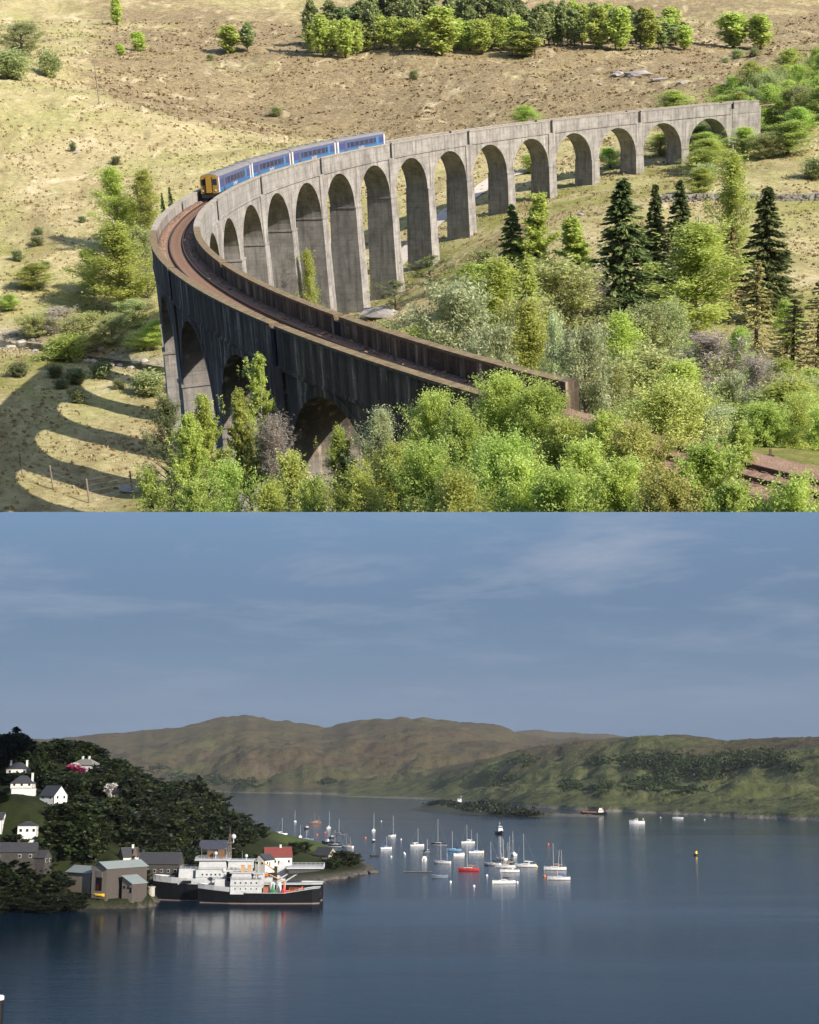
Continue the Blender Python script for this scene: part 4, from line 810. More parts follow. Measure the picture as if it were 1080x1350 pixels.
def ship_fittings(sh, levels, rafts, portholes, whips, boats):
    for x0, x1, w, z in levels: part(MB().box(x0, x1, -w - .12, w + .12, z - .09, z + .09), 'deck_edge', STEEL, sh); part(rail(MB(), [(x0, w, z), (x1, w, z)], 1.0, .045).tube([(x0, -w, z + 1), (x1, -w, z + 1)], .045, 4), 'deck_railing', SHIPW, sh)
    for x, y, z in rafts: part(MB().tube([(x - .7, y, z), (x + .7, y, z)], .38, 10), 'life_raft', SHIPW, sh); part(MB().box(x - .5, x + .5, y - .3, y + .3, z - .7, z - .36), 'raft_cradle', STEEL, sh)
    for x, y, z in portholes: part(MB().tube([(x, y - .05, z), (x, y + .05, z)], .24, 10), 'porthole', PANE, sh)
    for x, y, z, h in whips: part(MB().tube([(x, y, z), (x, y, z + h)], [.06, .02], 5), 'whip_aerial', SHIPW, sh)
    for x, y, z in boats: b_ = part(hull_mb(6, 2.2, .8, .8, .4), 'rescue_boat', ORANGE, sh); b_.location = (x, y, z); part(MB().tube([(x - 2, y * .8, z - 2.4), (x - 2, y * .8, z + 2), (x - 2, y, z + 2.4)], .12, 5).tube([(x + 2, y * .8, z - 2.4), (x + 2, y * .8, z + 2), (x + 2, y, z + 2.4)], .12, 5), 'davit', STEEL, sh)
ship_fittings(shA, [(-6, 18, 7.0, 10.0), (-6, 18, 7.0, 13.4), (-22, -6, 7.2, 7.6)], [(x, 6.2, 14.2) for x in (0, 2, -3)], [(x, 7.93, 4.6) for x in np.arange(-30, 12, 3.0)], [(16, 4, 17.8, 5), (6, -4, 17.8, 6), (-2, 3, 17.3, 4), (14, -5, 17.8, 4)], [(-11, 6.6, 10.6)])
part(MB().box(-15.5, -7.5, -6, 6, 6.9, 9.6).box(-13, -8, -4.5, 4.5, 9.6, 11.6), 'aft_house', SHIPW, shA); part(MB().tube([(-17, -2, 7), (-17, -2, 12), (-10, -2, 16.5)], [.6, .5, .2], 8), 'derrick', BUFF, shA)
part(MB().box(9, 13, 7.0, 7.08, 8.0, 9.6).box(-4, -1.5, 7.0, 7.08, 7.6, 9.4), 'shell_door', STEEL, shA)
# smaller tender moored alongside
cB = l_sea(339, 1191); shB = root('buoy_tender', (cB[0], cB[1] + 3.5, 0), math.pi - R(.6)); tag(shB, 'smaller black-hulled white buoy tender with open working deck moored alongside', 'ship')
stB = [(-27, 4.6, 3.6), (-24, 5.6, 5.0), (-12, 6, 5.7), (4, 6, 5.6), (12, 5.4, 4.5), (19, 3.8, 2.4), (23.5, 2, .8), (25.4, .9, .25), (26.3, .25, .08)]
topB = lambda x: float(np.interp(x, [-27, -21, -19, 10, 12, 26], [6.6, 6.2, 4.5, 4.7, 6.9, 8.2])); midB = lambda x: float(np.interp(x, [-27, -21, -19, 10, 12, 26], [6.3, 5.9, 4.3, 4.4, 4.9, 6.1]))
lo_, up_ = ship_hull(52, stB, topB, midB); hB = part(lo_, 'hull', NAVY, shB); part(up_, 'bulwark', SHIPW, shB)
part(MB().prism([(x, c * .9) for x, b, c in stB] + [(x, -c * .9) for x, b, c in stB[::-1]], 3.6, 3.9, 'z'), 'deck', RUST, shB)
part(MB().loft([[(x, -bw - .04, -.1), (x, bw + .04, -.1), (x, bw + .04, .3), (x, -bw - .04, .3)] for x, bd, bw in stB[:-1]]), 'boot_topping', P('boot_topping', (.4, .3, .3)), hB)
mB_ = part(cabin(MB(), -2, 11.5, 5.7, 3.9, 10.2, .1), 'superstructure', SHIPW, shB); win_row(mB_, -1, 10.5, 5, 5.68, 8.3, 9.0, .7); win_row(mB_, -1, 10.5, 5, 5.68, 5.9, 6.5, .5)
bB = part(cabin(MB(), 2.4, 11.2, 5.2, 10.21, 12.7, .35), 'bridge', SHIPW, shB); win_row(bB, 2.9, 10.4, 8, 5.05, 11.3, 12.2, .75); part(MB().box(1.9, 11.9, -5.6, 5.6, 12.71, 13.05), 'bridge_roof', SHIPW, shB)
b2 = part(cabin(MB(), -2.2, 1.6, 4.8, 10.21, 12.4, .2), 'aft_bridge', SHIPW, shB); win_row(b2, -1.8, 1.2, 3, 4.75, 11.1, 12.0, .8); part(MB().box(-2.8, 1.8, -5.2, 5.2, 12.41, 12.7), 'aft_roof', SHIPW, shB)
part(cabin(MB(), 14, 19, 3.0, 4.6, 10, .5), 'forward_house', SHIPW, shB)
for xx in (6.9, 4.0): part(MB().box(xx - .7, xx + .7, -.9, .9, 13.06, 15.6).box(xx - .8, xx + .8, -1, 1, 15.6, 15.8), 'funnel', BUFF, shB)
part(MB().tube([(15.2, 0, 10), (15.2, 0, 12.9)], .22, 6).tube([(0, 0, 12.7), (0, 0, 17.5)], .12, 5).box(-.1, .1, -1.6, 1.6, 15.5, 15.7), 'mast', SHIPW, shB); part(MB().ball((15.2, 0, 13.5), .95, 14, 9), 'radome', SHIPW, shB)
for xx in (-6.0, -9.0): part(MB().tube([(xx, 0, 3.9), (xx, 0, 8.3)], 1.2, 14).ball((xx, 0, 8.3), 1.2, 14, 6, (1, 1, .5)), 'tank', SHIPW, shB)
part(rail(MB(), [(-14, 4.8, 3.9), (-19, 4.8, 3.9), (-19, -4.8, 3.9)], 2.6, .1), 'orange_railing', ORANGE, shB)
part(MB().tube([(-11.6, 1, 3.9), (-11.6, 1, 9)], .45, 8).tube([(-11.6, 1, 8.8), (-5, 2, 12)], .25, 6), 'deck_crane', BUFF, shB)
part(rail(MB(), [(-3, 5.6, 4.6), (-12, 5.6, 4.6)], 1.1), 'railing', STEEL, shB)
ship_fittings(shB, [(-2, 11.5, 5.7, 7.4), (-2, 11.5, 5.7, 10.25)], [(1, 5.2, 11.1), (-1.2, 5.0, 11.0)], [(x, 5.86, 3.2) for x in np.arange(-8, 10, 2.6)], [(9, 3, 13.1, 4), (3, -3, 13.1, 4), (-1, 2, 12.7, 3)], [])
part(MB().box(-17.5, -13.5, -3, 3, 3.9, 5.3).box(-4.6, -2.6, -4, 4, 3.9, 6.6), 'deck_cargo', RUST, shB); part(MB().tube([(-20.5, 2, 4), (-20.5, 2, 6.4)], .8, 10), 'winch_drum', STEEL, shB)
def deck_buoy(lx_, ly_, mat, label):
    b = root('navigation_buoy', shB.matrix_world @ Vector((lx_, ly_, 3.9))); tag(b, label, 'buoy')
    part(MB().tube([(0, 0, 0), (0, 0, .4), (0, 0, 1.5), (0, 0, 1.9)], [.8, 1.4, 1.4, .9], 16), 'float', mat, b); part(MB().tube([(0, 0, 1.9), (0, 0, 4.2)], [.75, .25], 8), 'tower', mat, b); part(MB().tube([(0, 0, 4.2), (0, 0, 4.7)], .16, 8), 'lantern', STEEL, b)
deck_buoy(-6.8, 3.6, GREEN, 'green navigation buoy standing on the small ship working deck'); deck_buoy(-11.6, 3.8, RED, 'red navigation buoy standing on the small ship working deck')

# ------------------------------------------------------------------ small craft
HC = {'white': P('gelcoat_white', (.70, .69, .67), .35, .06, 1, bmp=0, spec=.5), 'navy': P('gelcoat_navy', (.018, .022, .04), .35, .1, 1, bmp=0, spec=.5), 'red': P('gelcoat_red', (.5, .035, .025), .35, .1, 1, bmp=0), 'sky': P('gelcoat_light_blue', (.14, .38, .62), .35, .1, 1, bmp=0), 'grey': P('gelcoat_grey_blue', (.16, .2, .25), .4, .1, 1, bmp=0), 'brown': P('varnished_timber', (.24, .11, .05), .4, .25, 2), 'black': P('tarred_black', (.02, .02, .02), .6, .2, 1)}
ALU = P('mast_alloy', (.58, .56, .53), .4, .1, 1, metal=.2, bmp=0); TIMB = P('mast_timber', (.36, .22, .12), .5, .2, 2); COVER = {'navy': P('navy_sail_cover', (.02, .03, .07), .9, .1, 3), 'blue': BLUEC, 'white': HC['white'], 'black': P('black_sail_cover', (.012, .012, .014), .9, .1, 3), 'tan': P('tan_cover', (.3, .2, .12), .9, .1, 3)}
_mc = {}
def cached(key, fn):
    if key not in _mc: _mc[key] = fn()
    return _mc[key]
def yacht(px, row, top, hull, cover, ang, L, label, group=None, masts=1, timber=False, cat='sailboat', lean=0.0, name='sailing_yacht'):
    q = l_sea(px, row); D = q[1]; H = (row - top) / F * D * 1.0 - .2
    b = root(name, q, R(ang)); tag(b, label, cat, group); s_ = L / 10.0
    def put(nm, key, fn, sc=(s_, s_, s_)): o = obj(nm, cached(key, fn), b); o.scale = sc; return o
    put('hull', ('h', hull), lambda: hull_mb(10, 3.3, 1.05).mesh('hull', HC[hull], False))
    put('boot_stripe', ('bs', hull), lambda: MB().loft([[(x, -w, .03), (x, w, .03), (x, w, .16), (x, -w, .16)] for x, w in ((-5.01, 1.12), (-3, 1.42), (-.5, 1.49), (2, 1.2), (3.7, .66), (4.6, .25))]).mesh('boot_stripe', HC['navy'] if hull != 'navy' else HC['white']))
    cab = put('cabin', 'cab', lambda: MB().loft([[(-1.6, -1.05, 1.0), (-1.6, 1.05, 1.0), (-1.5, .85, 1.65), (-1.5, -.85, 1.65)], [(.8, -1.0, 1.0), (.8, 1.0, 1.0), (.8, .8, 1.62), (.8, -.8, 1.62)], [(2.9, -.55, 1.05), (2.9, .55, 1.05), (2.5, .4, 1.35), (2.5, -.4, 1.35)]]).mesh('cabin', HC['white']))
    for sg in (-1, 1): o = obj('cabin_window', cached(('cw', sg), lambda: MB().loft([[(-1.2, sg * .99, 1.2), (1.2, sg * .95, 1.2), (1.2, sg * .87, 1.45), (-1.2, sg * .92, 1.45)], [(-1.2, sg * 1.03, 1.2), (1.2, sg * .99, 1.2), (1.2, sg * .91, 1.45), (-1.2, sg * .96, 1.45)]]).mesh('cabin_window', PANE)), b); o.scale = (s_,) * 3
    mt = TIMB if timber else ALU; mh = max(H - 1.2 * s_, 3)
    if H > 2.5:
        for k in range(masts):
            mx = .7 if k == 0 else -3.0; hh = mh * (1 if k == 0 else .72)
            o = obj('mast', cached(('m', timber), lambda: MB().tube([(0, 0, 0), (0, 0, 1)], [.105, .075], 6).mesh('mast', mt)), b); o.scale = (1, 1, hh); o.location = (mx * s_, 0, 1.1 * s_); o.rotation_euler = (0, lean, 0)
            o = obj('spreader', cached(('sp', timber), lambda: MB().tube([(0, -1, 0), (0, 1, 0)], .04, 4).mesh('spreader', mt)), b); o.location = (mx * s_ + math.tan(lean) * hh * .55, 0, 1.1 * s_ + hh * .55); o.scale = (1, .8 * s_, 1)
        for (x0, z0, x1, z1, nm) in ((.7, mh + 1.0 * s_, 4.8, 1.4, 'forestay'), (.7, mh + 1.0 * s_, -4.9, 1.3, 'backstay')):
            a_, c_ = Vector((x0 * s_, 0, z0)), Vector((x1 * s_, 0, z1 * s_)); o = obj(nm, MB().tube([a_, c_], .028, 3).mesh(nm, STEEL), b)
        o = put('boom_cover', ('bc', cover), lambda: MB().tube([(.6, 0, 2.3), (.2, 0, 2.55), (-1.5, 0, 2.5), (-3.6, 0, 2.35)], [.1, .22, .2, .08], 7).mesh('boom_cover', COVER[cover]))
        put('spray_hood', ('sh', cover), lambda: MB().loft([[(x, r_ * math.cos(t), 1.55 + r_ * .62 * math.sin(t)) for t in np.linspace(0, math.pi, 8)] for x, r_ in ((-2.1, .95), (-1.5, .9), (-1.05, .45))]).mesh('spray_hood', COVER[cover]))
    put('guard_rail', 'gr', lambda: rail(MB(), [(-4.7, -1.1, 1.15), (-1, -1.55, 1.0), (2.5, -1.05, 1.05), (4.7, -.1, 1.3), (4.7, .1, 1.3), (2.5, 1.05, 1.05), (-1, 1.55, 1.0), (-4.7, 1.1, 1.15)], .6, .022).mesh('guard_rail', STEEL))
    return b
GW = 'white sloops lying at moorings'
yacht(389, 1083.5, 1068, 'white', 'navy', 100, 10, 'white mast boat moored farthest out beyond the wooded point')
yacht(371, 1101, 1079, 'white', 'white', 20, 11, 'white yacht moored close behind the green field of the point')
yacht(396, 1104.5, 1088, 'white', 'white', 95, 10, 'white stern-on yacht between the point field and the grey-blue hull', )
yacht(405, 1108, 1095, 'grey', 'navy', 170, 11, 'grey-blue hulled yacht moored off the green field')
yacht(416, 1086, 1072, 'brown', 'tan', 185, 13, 'varnished brown two-masted ketch at its mooring', None, 2, True)
yacht(434, 1092.5, 1070, 'white', 'white', 80, 11, 'white yacht with tall mast directly behind the brown ketch')
yacht(448, 1100.5, 1080, 'navy', 'navy', 160, 10, 'navy hulled sloop moored between the brown ketch and the point')
yacht(443, 1116, 1095, 'navy', 'black', 175, 12, 'long black hulled yacht with white cabin close off the point')
yacht(458, 1117.5, 1099, 'white', 'tan', 150, 10, 'cream yacht with wooden masts just off the point trees', None, 2, True, lean=.06)
yacht(493, 1096, 1072, 'white', 'white', 85, 11, 'white stern-on sloop moored alone above the small dark launch')
yacht(518, 1103, 1076, 'white', 'navy', 60, 11, 'white sloop with tall mast and orange fender near open water')
yacht(509, 1119.5, 1103, 'white', 'blue', 30, 10, 'white sloop with short mast lying nearer the point jetty')
yacht(550, 1116, 1093, 'white', 'white', 15, 11, 'white sloop moored at the edge of the main yacht group', GW)
yacht(579, 1114, 1081, 'navy', 'navy', 170, 12, 'dark hulled sloop with the tallest mast by the light blue boat')
yacht(563, 1123, 1107, 'navy', 'black', 60, 9, 'small navy hulled sloop with a short mast')
yacht(583, 1138.5, 1113, 'white', 'blue', 160, 11, 'white two-masted yacht with bright blue sail cover', None, 2)
yacht(598, 1122, 1097, 'sky', 'navy', 165, 11, 'light blue hulled sloop in the yacht group')
yacht(617, 1112, 1088, 'white', 'white', 200, 11, 'white two-masted yacht behind the light blue sloop', None, 2)
yacht(628, 1125, 1099, 'white', 'blue', 10, 11, 'white sloop between the light blue and the red sloops', GW)
yacht(618, 1148, 1113, 'red', 'tan', 175, 12, 'bright red hulled sloop in the yacht group')
yacht(649, 1141, 1111, 'white', 'black', 150, 11, 'white sloop with black sail cover at the cluster edge')
yacht(661, 1134, 1103, 'white', 'tan', 120, 11, 'white sloop in the tight cluster of masts', 'yachts in the tight cluster')
yacht(677, 1128, 1097, 'white', 'white', 100, 11, 'white sloop in the tight cluster of masts', 'yachts in the tight cluster')
yacht(666, 1144, 1108, 'white', 'tan', 170, 12, 'white sloop in the tight cluster of masts', 'yachts in the tight cluster')
yacht(673, 1139, 1104, 'black', 'black', 110, 10, 'black hulled yacht hemmed in by the white cluster')
yacht(672, 1150, 1112, 'white', 'white', 185, 11, 'white sloop in the tight cluster of masts', 'yachts in the tight cluster')
yacht(664, 1165, 1126, 'white', 'black', 195, 12, 'sleek white racing yacht with black boom cover ahead of the cluster')
yacht(693, 1143, 1101, 'white', 'white', 172, 13, 'large white sloop lying broadside beside the tight cluster')
yacht(732, 1147, 1113, 'white', 'tan', 178, 13, 'white ketch with two masts rafted apart from the cluster', None, 2)
yacht(737, 1160, 1122, 'white', 'blue', 175, 12, 'white sloop with blue cover in front of the white ketch', lean=-.1)
yacht(894, 1079.5, 1066, 'white', 'navy', 170, 13, 'lone white sloop anchored off the far island shore')
def motorboat(px, row, hull, ang, L, label, cabin_c='white', name='motor_boat', group=None):
    q = l_sea(px, row); b = root(name, q, R(ang)); tag(b, label, 'motor boat', group); s_ = L / 8
    def put(nm, mb, mat): o = part(mb, nm, mat, b); o.scale = (s_,) * 3; return o
    put('hull', hull_mb(8, 2.9, 1.2, .9, .6), HC[hull]); c_ = put('cabin', MB().loft([[(-.6, -1.1, 1.2), (-.6, 1.1, 1.2), (-.5, .95, 2.5), (-.5, -.95, 2.5)], [(1.2, -1.05, 1.2), (1.2, 1.05, 1.2), (.9, .9, 2.45), (.9, -.9, 2.45)], [(2.6, -.7, 1.25), (2.6, .7, 1.25), (1.9, .5, 1.6), (1.9, -.5, 1.6)]]), HC[cabin_c])
    for sg in (-1, 1): a_, d_ = sorted((sg * .98, sg * 1.1)); put('window', MB().box(-.3, .85, a_, d_, 1.75, 2.25), PANE)
    put('mast', MB().tube([(-.2, 0, 2.4), (-.2, 0, 4.2)], .05, 5), STEEL); put('railing', rail(MB(), [(1.5, -1.1, 1.35), (3.6, -.2, 1.7), (3.6, .2, 1.7), (1.5, 1.1, 1.35)], .7, .03), STEEL); put('outboard', MB().box(-4.3, -3.9, -.25, .25, .3, 1.5), HC['black'])
motorboat(405, 1093, 'navy', 70, 9, 'dark motor boat moored left of the brown ketch'); motorboat(438, 1105, 'black', 60, 7, 'small black motor boat among the far moorings'); motorboat(432, 1112, 'navy', 160, 10, 'navy motor boat with pale wheelhouse off the point')
motorboat(493, 1110, 'black', 80, 7, 'small dark launch with orange fender alone in open water'); motorboat(560, 1135, 'white', 85, 9, 'white stern-on motor boat near the floating pontoon'); motorboat(605, 1128, 'white', 15, 8, 'white cabin cruiser with tan canopy beside the light blue sloop', 'brown')
motorboat(840, 1086, 'white', 172, 17, 'long white motor yacht crossing the open sound'); motorboat(372, 1116, 'white', 200, 13, 'white motor cruiser hauled close to the shore of the field')
def dinghy(px, row, mat, ang, L, label):
    q = l_sea(px, row); b = root('dinghy', q, R(ang)); tag(b, label, 'dinghy'); o = part(hull_mb(4, 1.7, .5, .85, .3), 'hull', mat, b); o.scale = (L / 4,) * 3; o = part(MB().box(-.2, .1, -.7, .7, .55, .66).box(-1.4, -1.1, -.6, .6, .55, .66), 'seat', TIMB, b); o.scale = (L / 4,) * 3; part(MB().box(-L / 2 - .2, -L / 2 + .1, -.15, .15, .1, .9), 'outboard', HC['black'], b)
dinghy(470, 1127, HC['black'], 160, 6, 'small black dinghy just off the end of the point'); dinghy(494, 1129, HC['black'], 20, 6, 'low black dinghy in open water beyond the jetty'); dinghy(580, 1157.5, HC['grey'], 178, 9, 'long grey open boat beside the floating pontoon'); dinghy(130, 1190, RED, 175, 8, 'red open boat lying under the quay'); dinghy(28, 1191, HC['white'], 200, 8, 'white open workboat beside the orange boat')
def mooring(px, row, mat, r, label, group):
    q = l_sea(px, row); b = root('mooring_buoy', q); tag(b, label, 'buoy', group); part(MB().ball((0, 0, r * .35), r, 12, 8), 'float', mat, b); part(MB().tube([(0, 0, r * 1.2), (0, 0, r * 1.9)], r * .12, 6), 'ring_post', STEEL, b)
for px, row in ((533, 1125), (594, 1163.5), (625, 1169), (516, 1130), (534, 1126.5), (529, 1107), (682, 1164), (642, 1155), (503, 1083), (848, 1080), (871, 1078), (929, 1081)): mooring(px, row, HC['white'], .65, 'small white round mooring buoy floating in the bay', 'white mooring buoys')
for px, row in ((482, 1105), (418, 1101), (718, 1156), (723, 1113.5), (429, 1098)): mooring(px, row, ORANGE, .8, 'small orange round mooring buoy floating in the bay', 'orange mooring buoys')
for px, row in ((708, 1143), (637, 1125)): mooring(px, row, YEL, .6, 'small yellow round mooring buoy beside a yacht', 'yellow mooring buoys')
q = l_sea(918, 1128); b = root('channel_buoy', q); tag(b, 'black and yellow channel buoy alone in open water', 'buoy')
part(MB().tube([(0, 0, -.5), (0, 0, 0), (0, 0, 1.0), (0, 0, 1.2)], [1.2, 1.6, 1.6, 1.1], 16), 'float', HC['black'], b); part(MB().tube([(0, 0, 1.2), (0, 0, 3.0)], [1.0, .7], 10), 'tower', YEL, b); part(MB().tube([(0, 0, 3.0), (0, 0, 3.6)], .25, 8), 'lantern', HC['black'], b); part(MB().tube([(0, 0, 3.6), (0, 0, 4.2)], [.5, .02], 8).tube([(0, 0, 4.2), (0, 0, 4.8)], [.5, .02], 8), 'topmark', HC['black'], b)
# harbour tug end-on, coaster at the spit, pontoon, jetty
q = l_sea(659, 1100); t = root('tug', q, R(-78)); tag(t, 'dark blue tug seen bow-on with white wheelhouse behind the yachts', 'tug')
o = part(hull_mb(16, 6.4, 2.4, .85, 1.4), 'hull', HC['navy'], t); c_ = part(cabin(MB(), -3, 3.5, 2.2, 2.4, 5, .2), 'deckhouse', SHIPW, t); w_ = part(cabin(MB(), -.8, 3, 1.7, 5, 7.4, .2), 'wheelhouse', SHIPW, t); win_row(w_, -.4, 2.6, 3, 1.62, 6, 6.9, .7); part(MB().box(2.82, 3.05, -1.4, 1.4, 6, 6.9), 'front_window', PANE, w_)
part(MB().tube([(-1.8, 0, 5), (-1.8, 0, 8)], .6, 10), 'funnel', RUST, t); part(MB().tube([(.5, 0, 7.4), (.5, 0, 11.5)], .12, 6).box(.4, .6, -1, 1, 9.6, 9.75), 'mast', SHIPW, t)
for yy in (-2.9, 2.9): part(MB().tube([(5, yy * .8, 1.6), (5, yy * .8, 2.2)], .5, 8), 'tyre_fender', HC['black'], t)
q = l_sea(783, 1074); t = root('coaster', q, R(174)); tag(t, 'rusty coaster with cream deckhouse lying at the end of the spit', 'ship')
part(hull_mb(34, 7, 2.6, .85, 2.0), 'hull', NAVY, t); c_ = part(cabin(MB(), -13, -6, 2.9, 2.6, 6.4, .3), 'deckhouse', CREAM, t); win_row(c_, -12.4, -6.6, 4, 2.86, 4.9, 5.6, .8); part(cabin(MB(), -11, -7, 2.2, 6.4, 8.6, .2), 'wheelhouse', CREAM, t); part(MB().tube([(-12, 0, 6.4), (-12, 0, 9.5)], .7, 10), 'funnel', RUST, t); part(MB().box(-4, 9, -2.6, 2.6, 2.6, 3.9), 'hatch', RUST, t); part(MB().tube([(10, 0, 3), (10, 0, 11)], .15, 6), 'mast', BUFF, t); part(MB().box(9, 15, -1.8, 1.8, 3.2, 4.4), 'forecastle', RUST, t)
q = l_sea(551, 1150); t = root('pontoon', q, R(2)); tag(t, 'long low dark floating pontoon in front of the yachts', 'pontoon')
part(MB().box(-8, 8, -1.4, 1.4, -.2, .35), 'float', PILE, t)
for i in range(20): part(MB().box(-8 + .8 * i + .02, -8 + .8 * i + .74, -1.5, 1.5, .352, .42), 'plank', P('weathered_plank', (.20, .17, .13), .9, .3, 2), t)
for xx in (-6, 0, 6): part(MB().box(xx - .3, xx + .3, -.4, .4, .42, .9), 'cleat_box', PILE, t)
A, B = l_sea(470, 1150), l_sea(497, 1149.5); t = root('jetty', (A[0], A[1], 0), 0); tag(t, 'short dark timber jetty running off the end of the point', 'jetty'); Lj = B[0] - A[0]
part(MB().box(0, Lj, -1, 1, 1.3, 1.6), 'deck', PILE, t)
for i in range(6): part(MB().tube([(Lj * i / 5, 0.9, -3), (Lj * i / 5, .9, 1.9)], .15, 6).tube([(Lj * i / 5, -.9, -3), (Lj * i / 5, -.9, 1.9)], .15, 6), 'pile', PILE, t)
# left slipway: ramp, orange lifeboat, piles, vans on the hard
A, B = l_at(-6, 1166, 575), l_sea(26, 1188.5); t = root('gangway', A, 0); tag(t, 'sloping grey gangway down to the orange boat', 'gangway'); dv = B - A + np.array([0, 0, .9])
part(MB().loft([[(0, -.9, 0), (0, .9, 0), (0, .9, .25), (0, -.9, .25)], [(dv[0], dv[1] - .9, dv[2]), (dv[0], dv[1] + .9, dv[2]), (dv[0], dv[1] + .9, dv[2] + .25), (dv[0], dv[1] - .9, dv[2] + .25)]]), 'walkway', P('pale_deck', (.24, .23, .21), .8), t)
for sg in (-.9, .9): part(rail(MB(), [(0, sg, .25), (dv[0] * .5, dv[1] * .5 + sg, dv[2] * .5 + .25), (dv[0], dv[1] + sg, dv[2] + .25)], 1.1), 'railing', STEEL, t)
q = l_sea(2, 1192); t = root('lifeboat', q, R(5)); tag(t, 'orange lifeboat with blue hull moored at the left gangway', 'lifeboat')
part(hull_mb(15, 4.4, 1.7, .9, 1.0), 'hull', P('lifeboat_blue', (.02, .04, .14), .4), t); part(MB().loft([[(-4.5, -1.7, 1.8), (-4.5, 1.7, 1.8), (-4.2, 1.3, 3.6), (-4.2, -1.3, 3.6)], [(2, -1.6, 1.8), (2, 1.6, 1.8), (1.2, 1.2, 3.7), (1.2, -1.2, 3.7)], [(5, -.9, 2), (5, .9, 2), (4.6, .6, 2.3), (4.6, -.6, 2.3)]]), 'wheelhouse', ORANGE, t); part(MB().loft([[(x, -w - .04, 1.2), (x, w + .04, 1.2), (x, w + .04, 1.75), (x, -w - .04, 1.75)] for x, w in ((-7.4, 1.95), (-4, 2.1), (0, 2.2), (3, 1.75), (5.4, 1.0))]), 'sponson', ORANGE, t); part(MB().tube([(-1, 0, 3.6), (-1, 0, 6.4)], .08, 6), 'mast', SHIPW, t)
for px in (31, 37.5, 40.5):
    q = l_sea(px, 1190.5); o = obj('mooring_pile', MB().tube([(0, 0, -3), (0, 0, 4.2)], .3, 8).tube([(0, 0, 4.2), (0, 0, 4.5)], [.34, .2], 8).mesh('mooring_pile', PILE)); o.location = q; tag(o, 'dark timber mooring pile beside the white workboat', 'pile', 'piles at the left slipway')
def van(px, row, D, ang, mat, label):
    q = l_at(px, row, D); q[2] = land(q[0], q[1]) + .05; t = root('van', q, R(ang)); tag(t, label, 'van')
    part(MB().prism([(-2.4, .4), (2.3, .4), (2.35, 1.1), (1.5, 1.25), (.8, 2.0), (-2.4, 2.05)], -.95, .95, 'y'), 'body', mat, t); part(MB().prism([(.86, 1.9), (1.46, 1.28), (1.5, 1.3), (.92, 1.95)], -.85, .85, 'y'), 'windscreen', PANE, t)
    for sg in (-1, 1):
        a_, d_ = sorted((sg * .94, sg * .97)); part(MB().box(-.4, .8, a_, d_, 1.25, 1.8), 'side_window', PANE, t)
        for xx in (-1.5, 1.5): a_, d_ = sorted((sg * .78, sg * .98)); part(MB().tube([(xx, a_, .36), (xx, d_, .36)], .36, 12), 'wheel', HC['black'], t)
van(49, 1172, 574, 20, SHIPW, 'white van parked on the hard above the slipway'); van(37, 1166, 580, 200, P('silver_paint', (.4, .41, .42), .35), 'silver van parked behind the white van')
q = l_at(131, 1172.5, 590); q[2] = 5.15; t = root('kayak', q, R(-25)); tag(t, 'yellow upturned boat hull on the quay edge', 'boat'); part(hull_mb(5.5, 1.6, .6, .4, .2), 'hull', YEL, t); part(MB().box(-1.5, -1.2, -.7, .7, -.9, .1).box(1.2, 1.5, -.6, .6, -.9, .1), 'trestle', PILE, t)
q = l_at(0.5, 1350, 300); q[2] = 0
t = root('mooring_pile', (q[0] + .05, 298, 0)); tag(t, 'tall black steel mooring pile with white cap standing in the near water', 'pile')
part(MB().tube([(0, 0, -5), (0, 0, 9.3)], .98, 16), 'shaft', P('pile_black', (.006, .006, .007), .7), t); part(MB().tube([(0, 0, 9.3), (0, 0, 10.0), (0, 0, 10.2)], [1.0, 1.0, .6], 16), 'cap', HC['white'], t); part(MB().tube([(-.6, 0, 10.2), (-.6, 0, 12)], [.35, .12], 8), 'post', HC['white'], t)
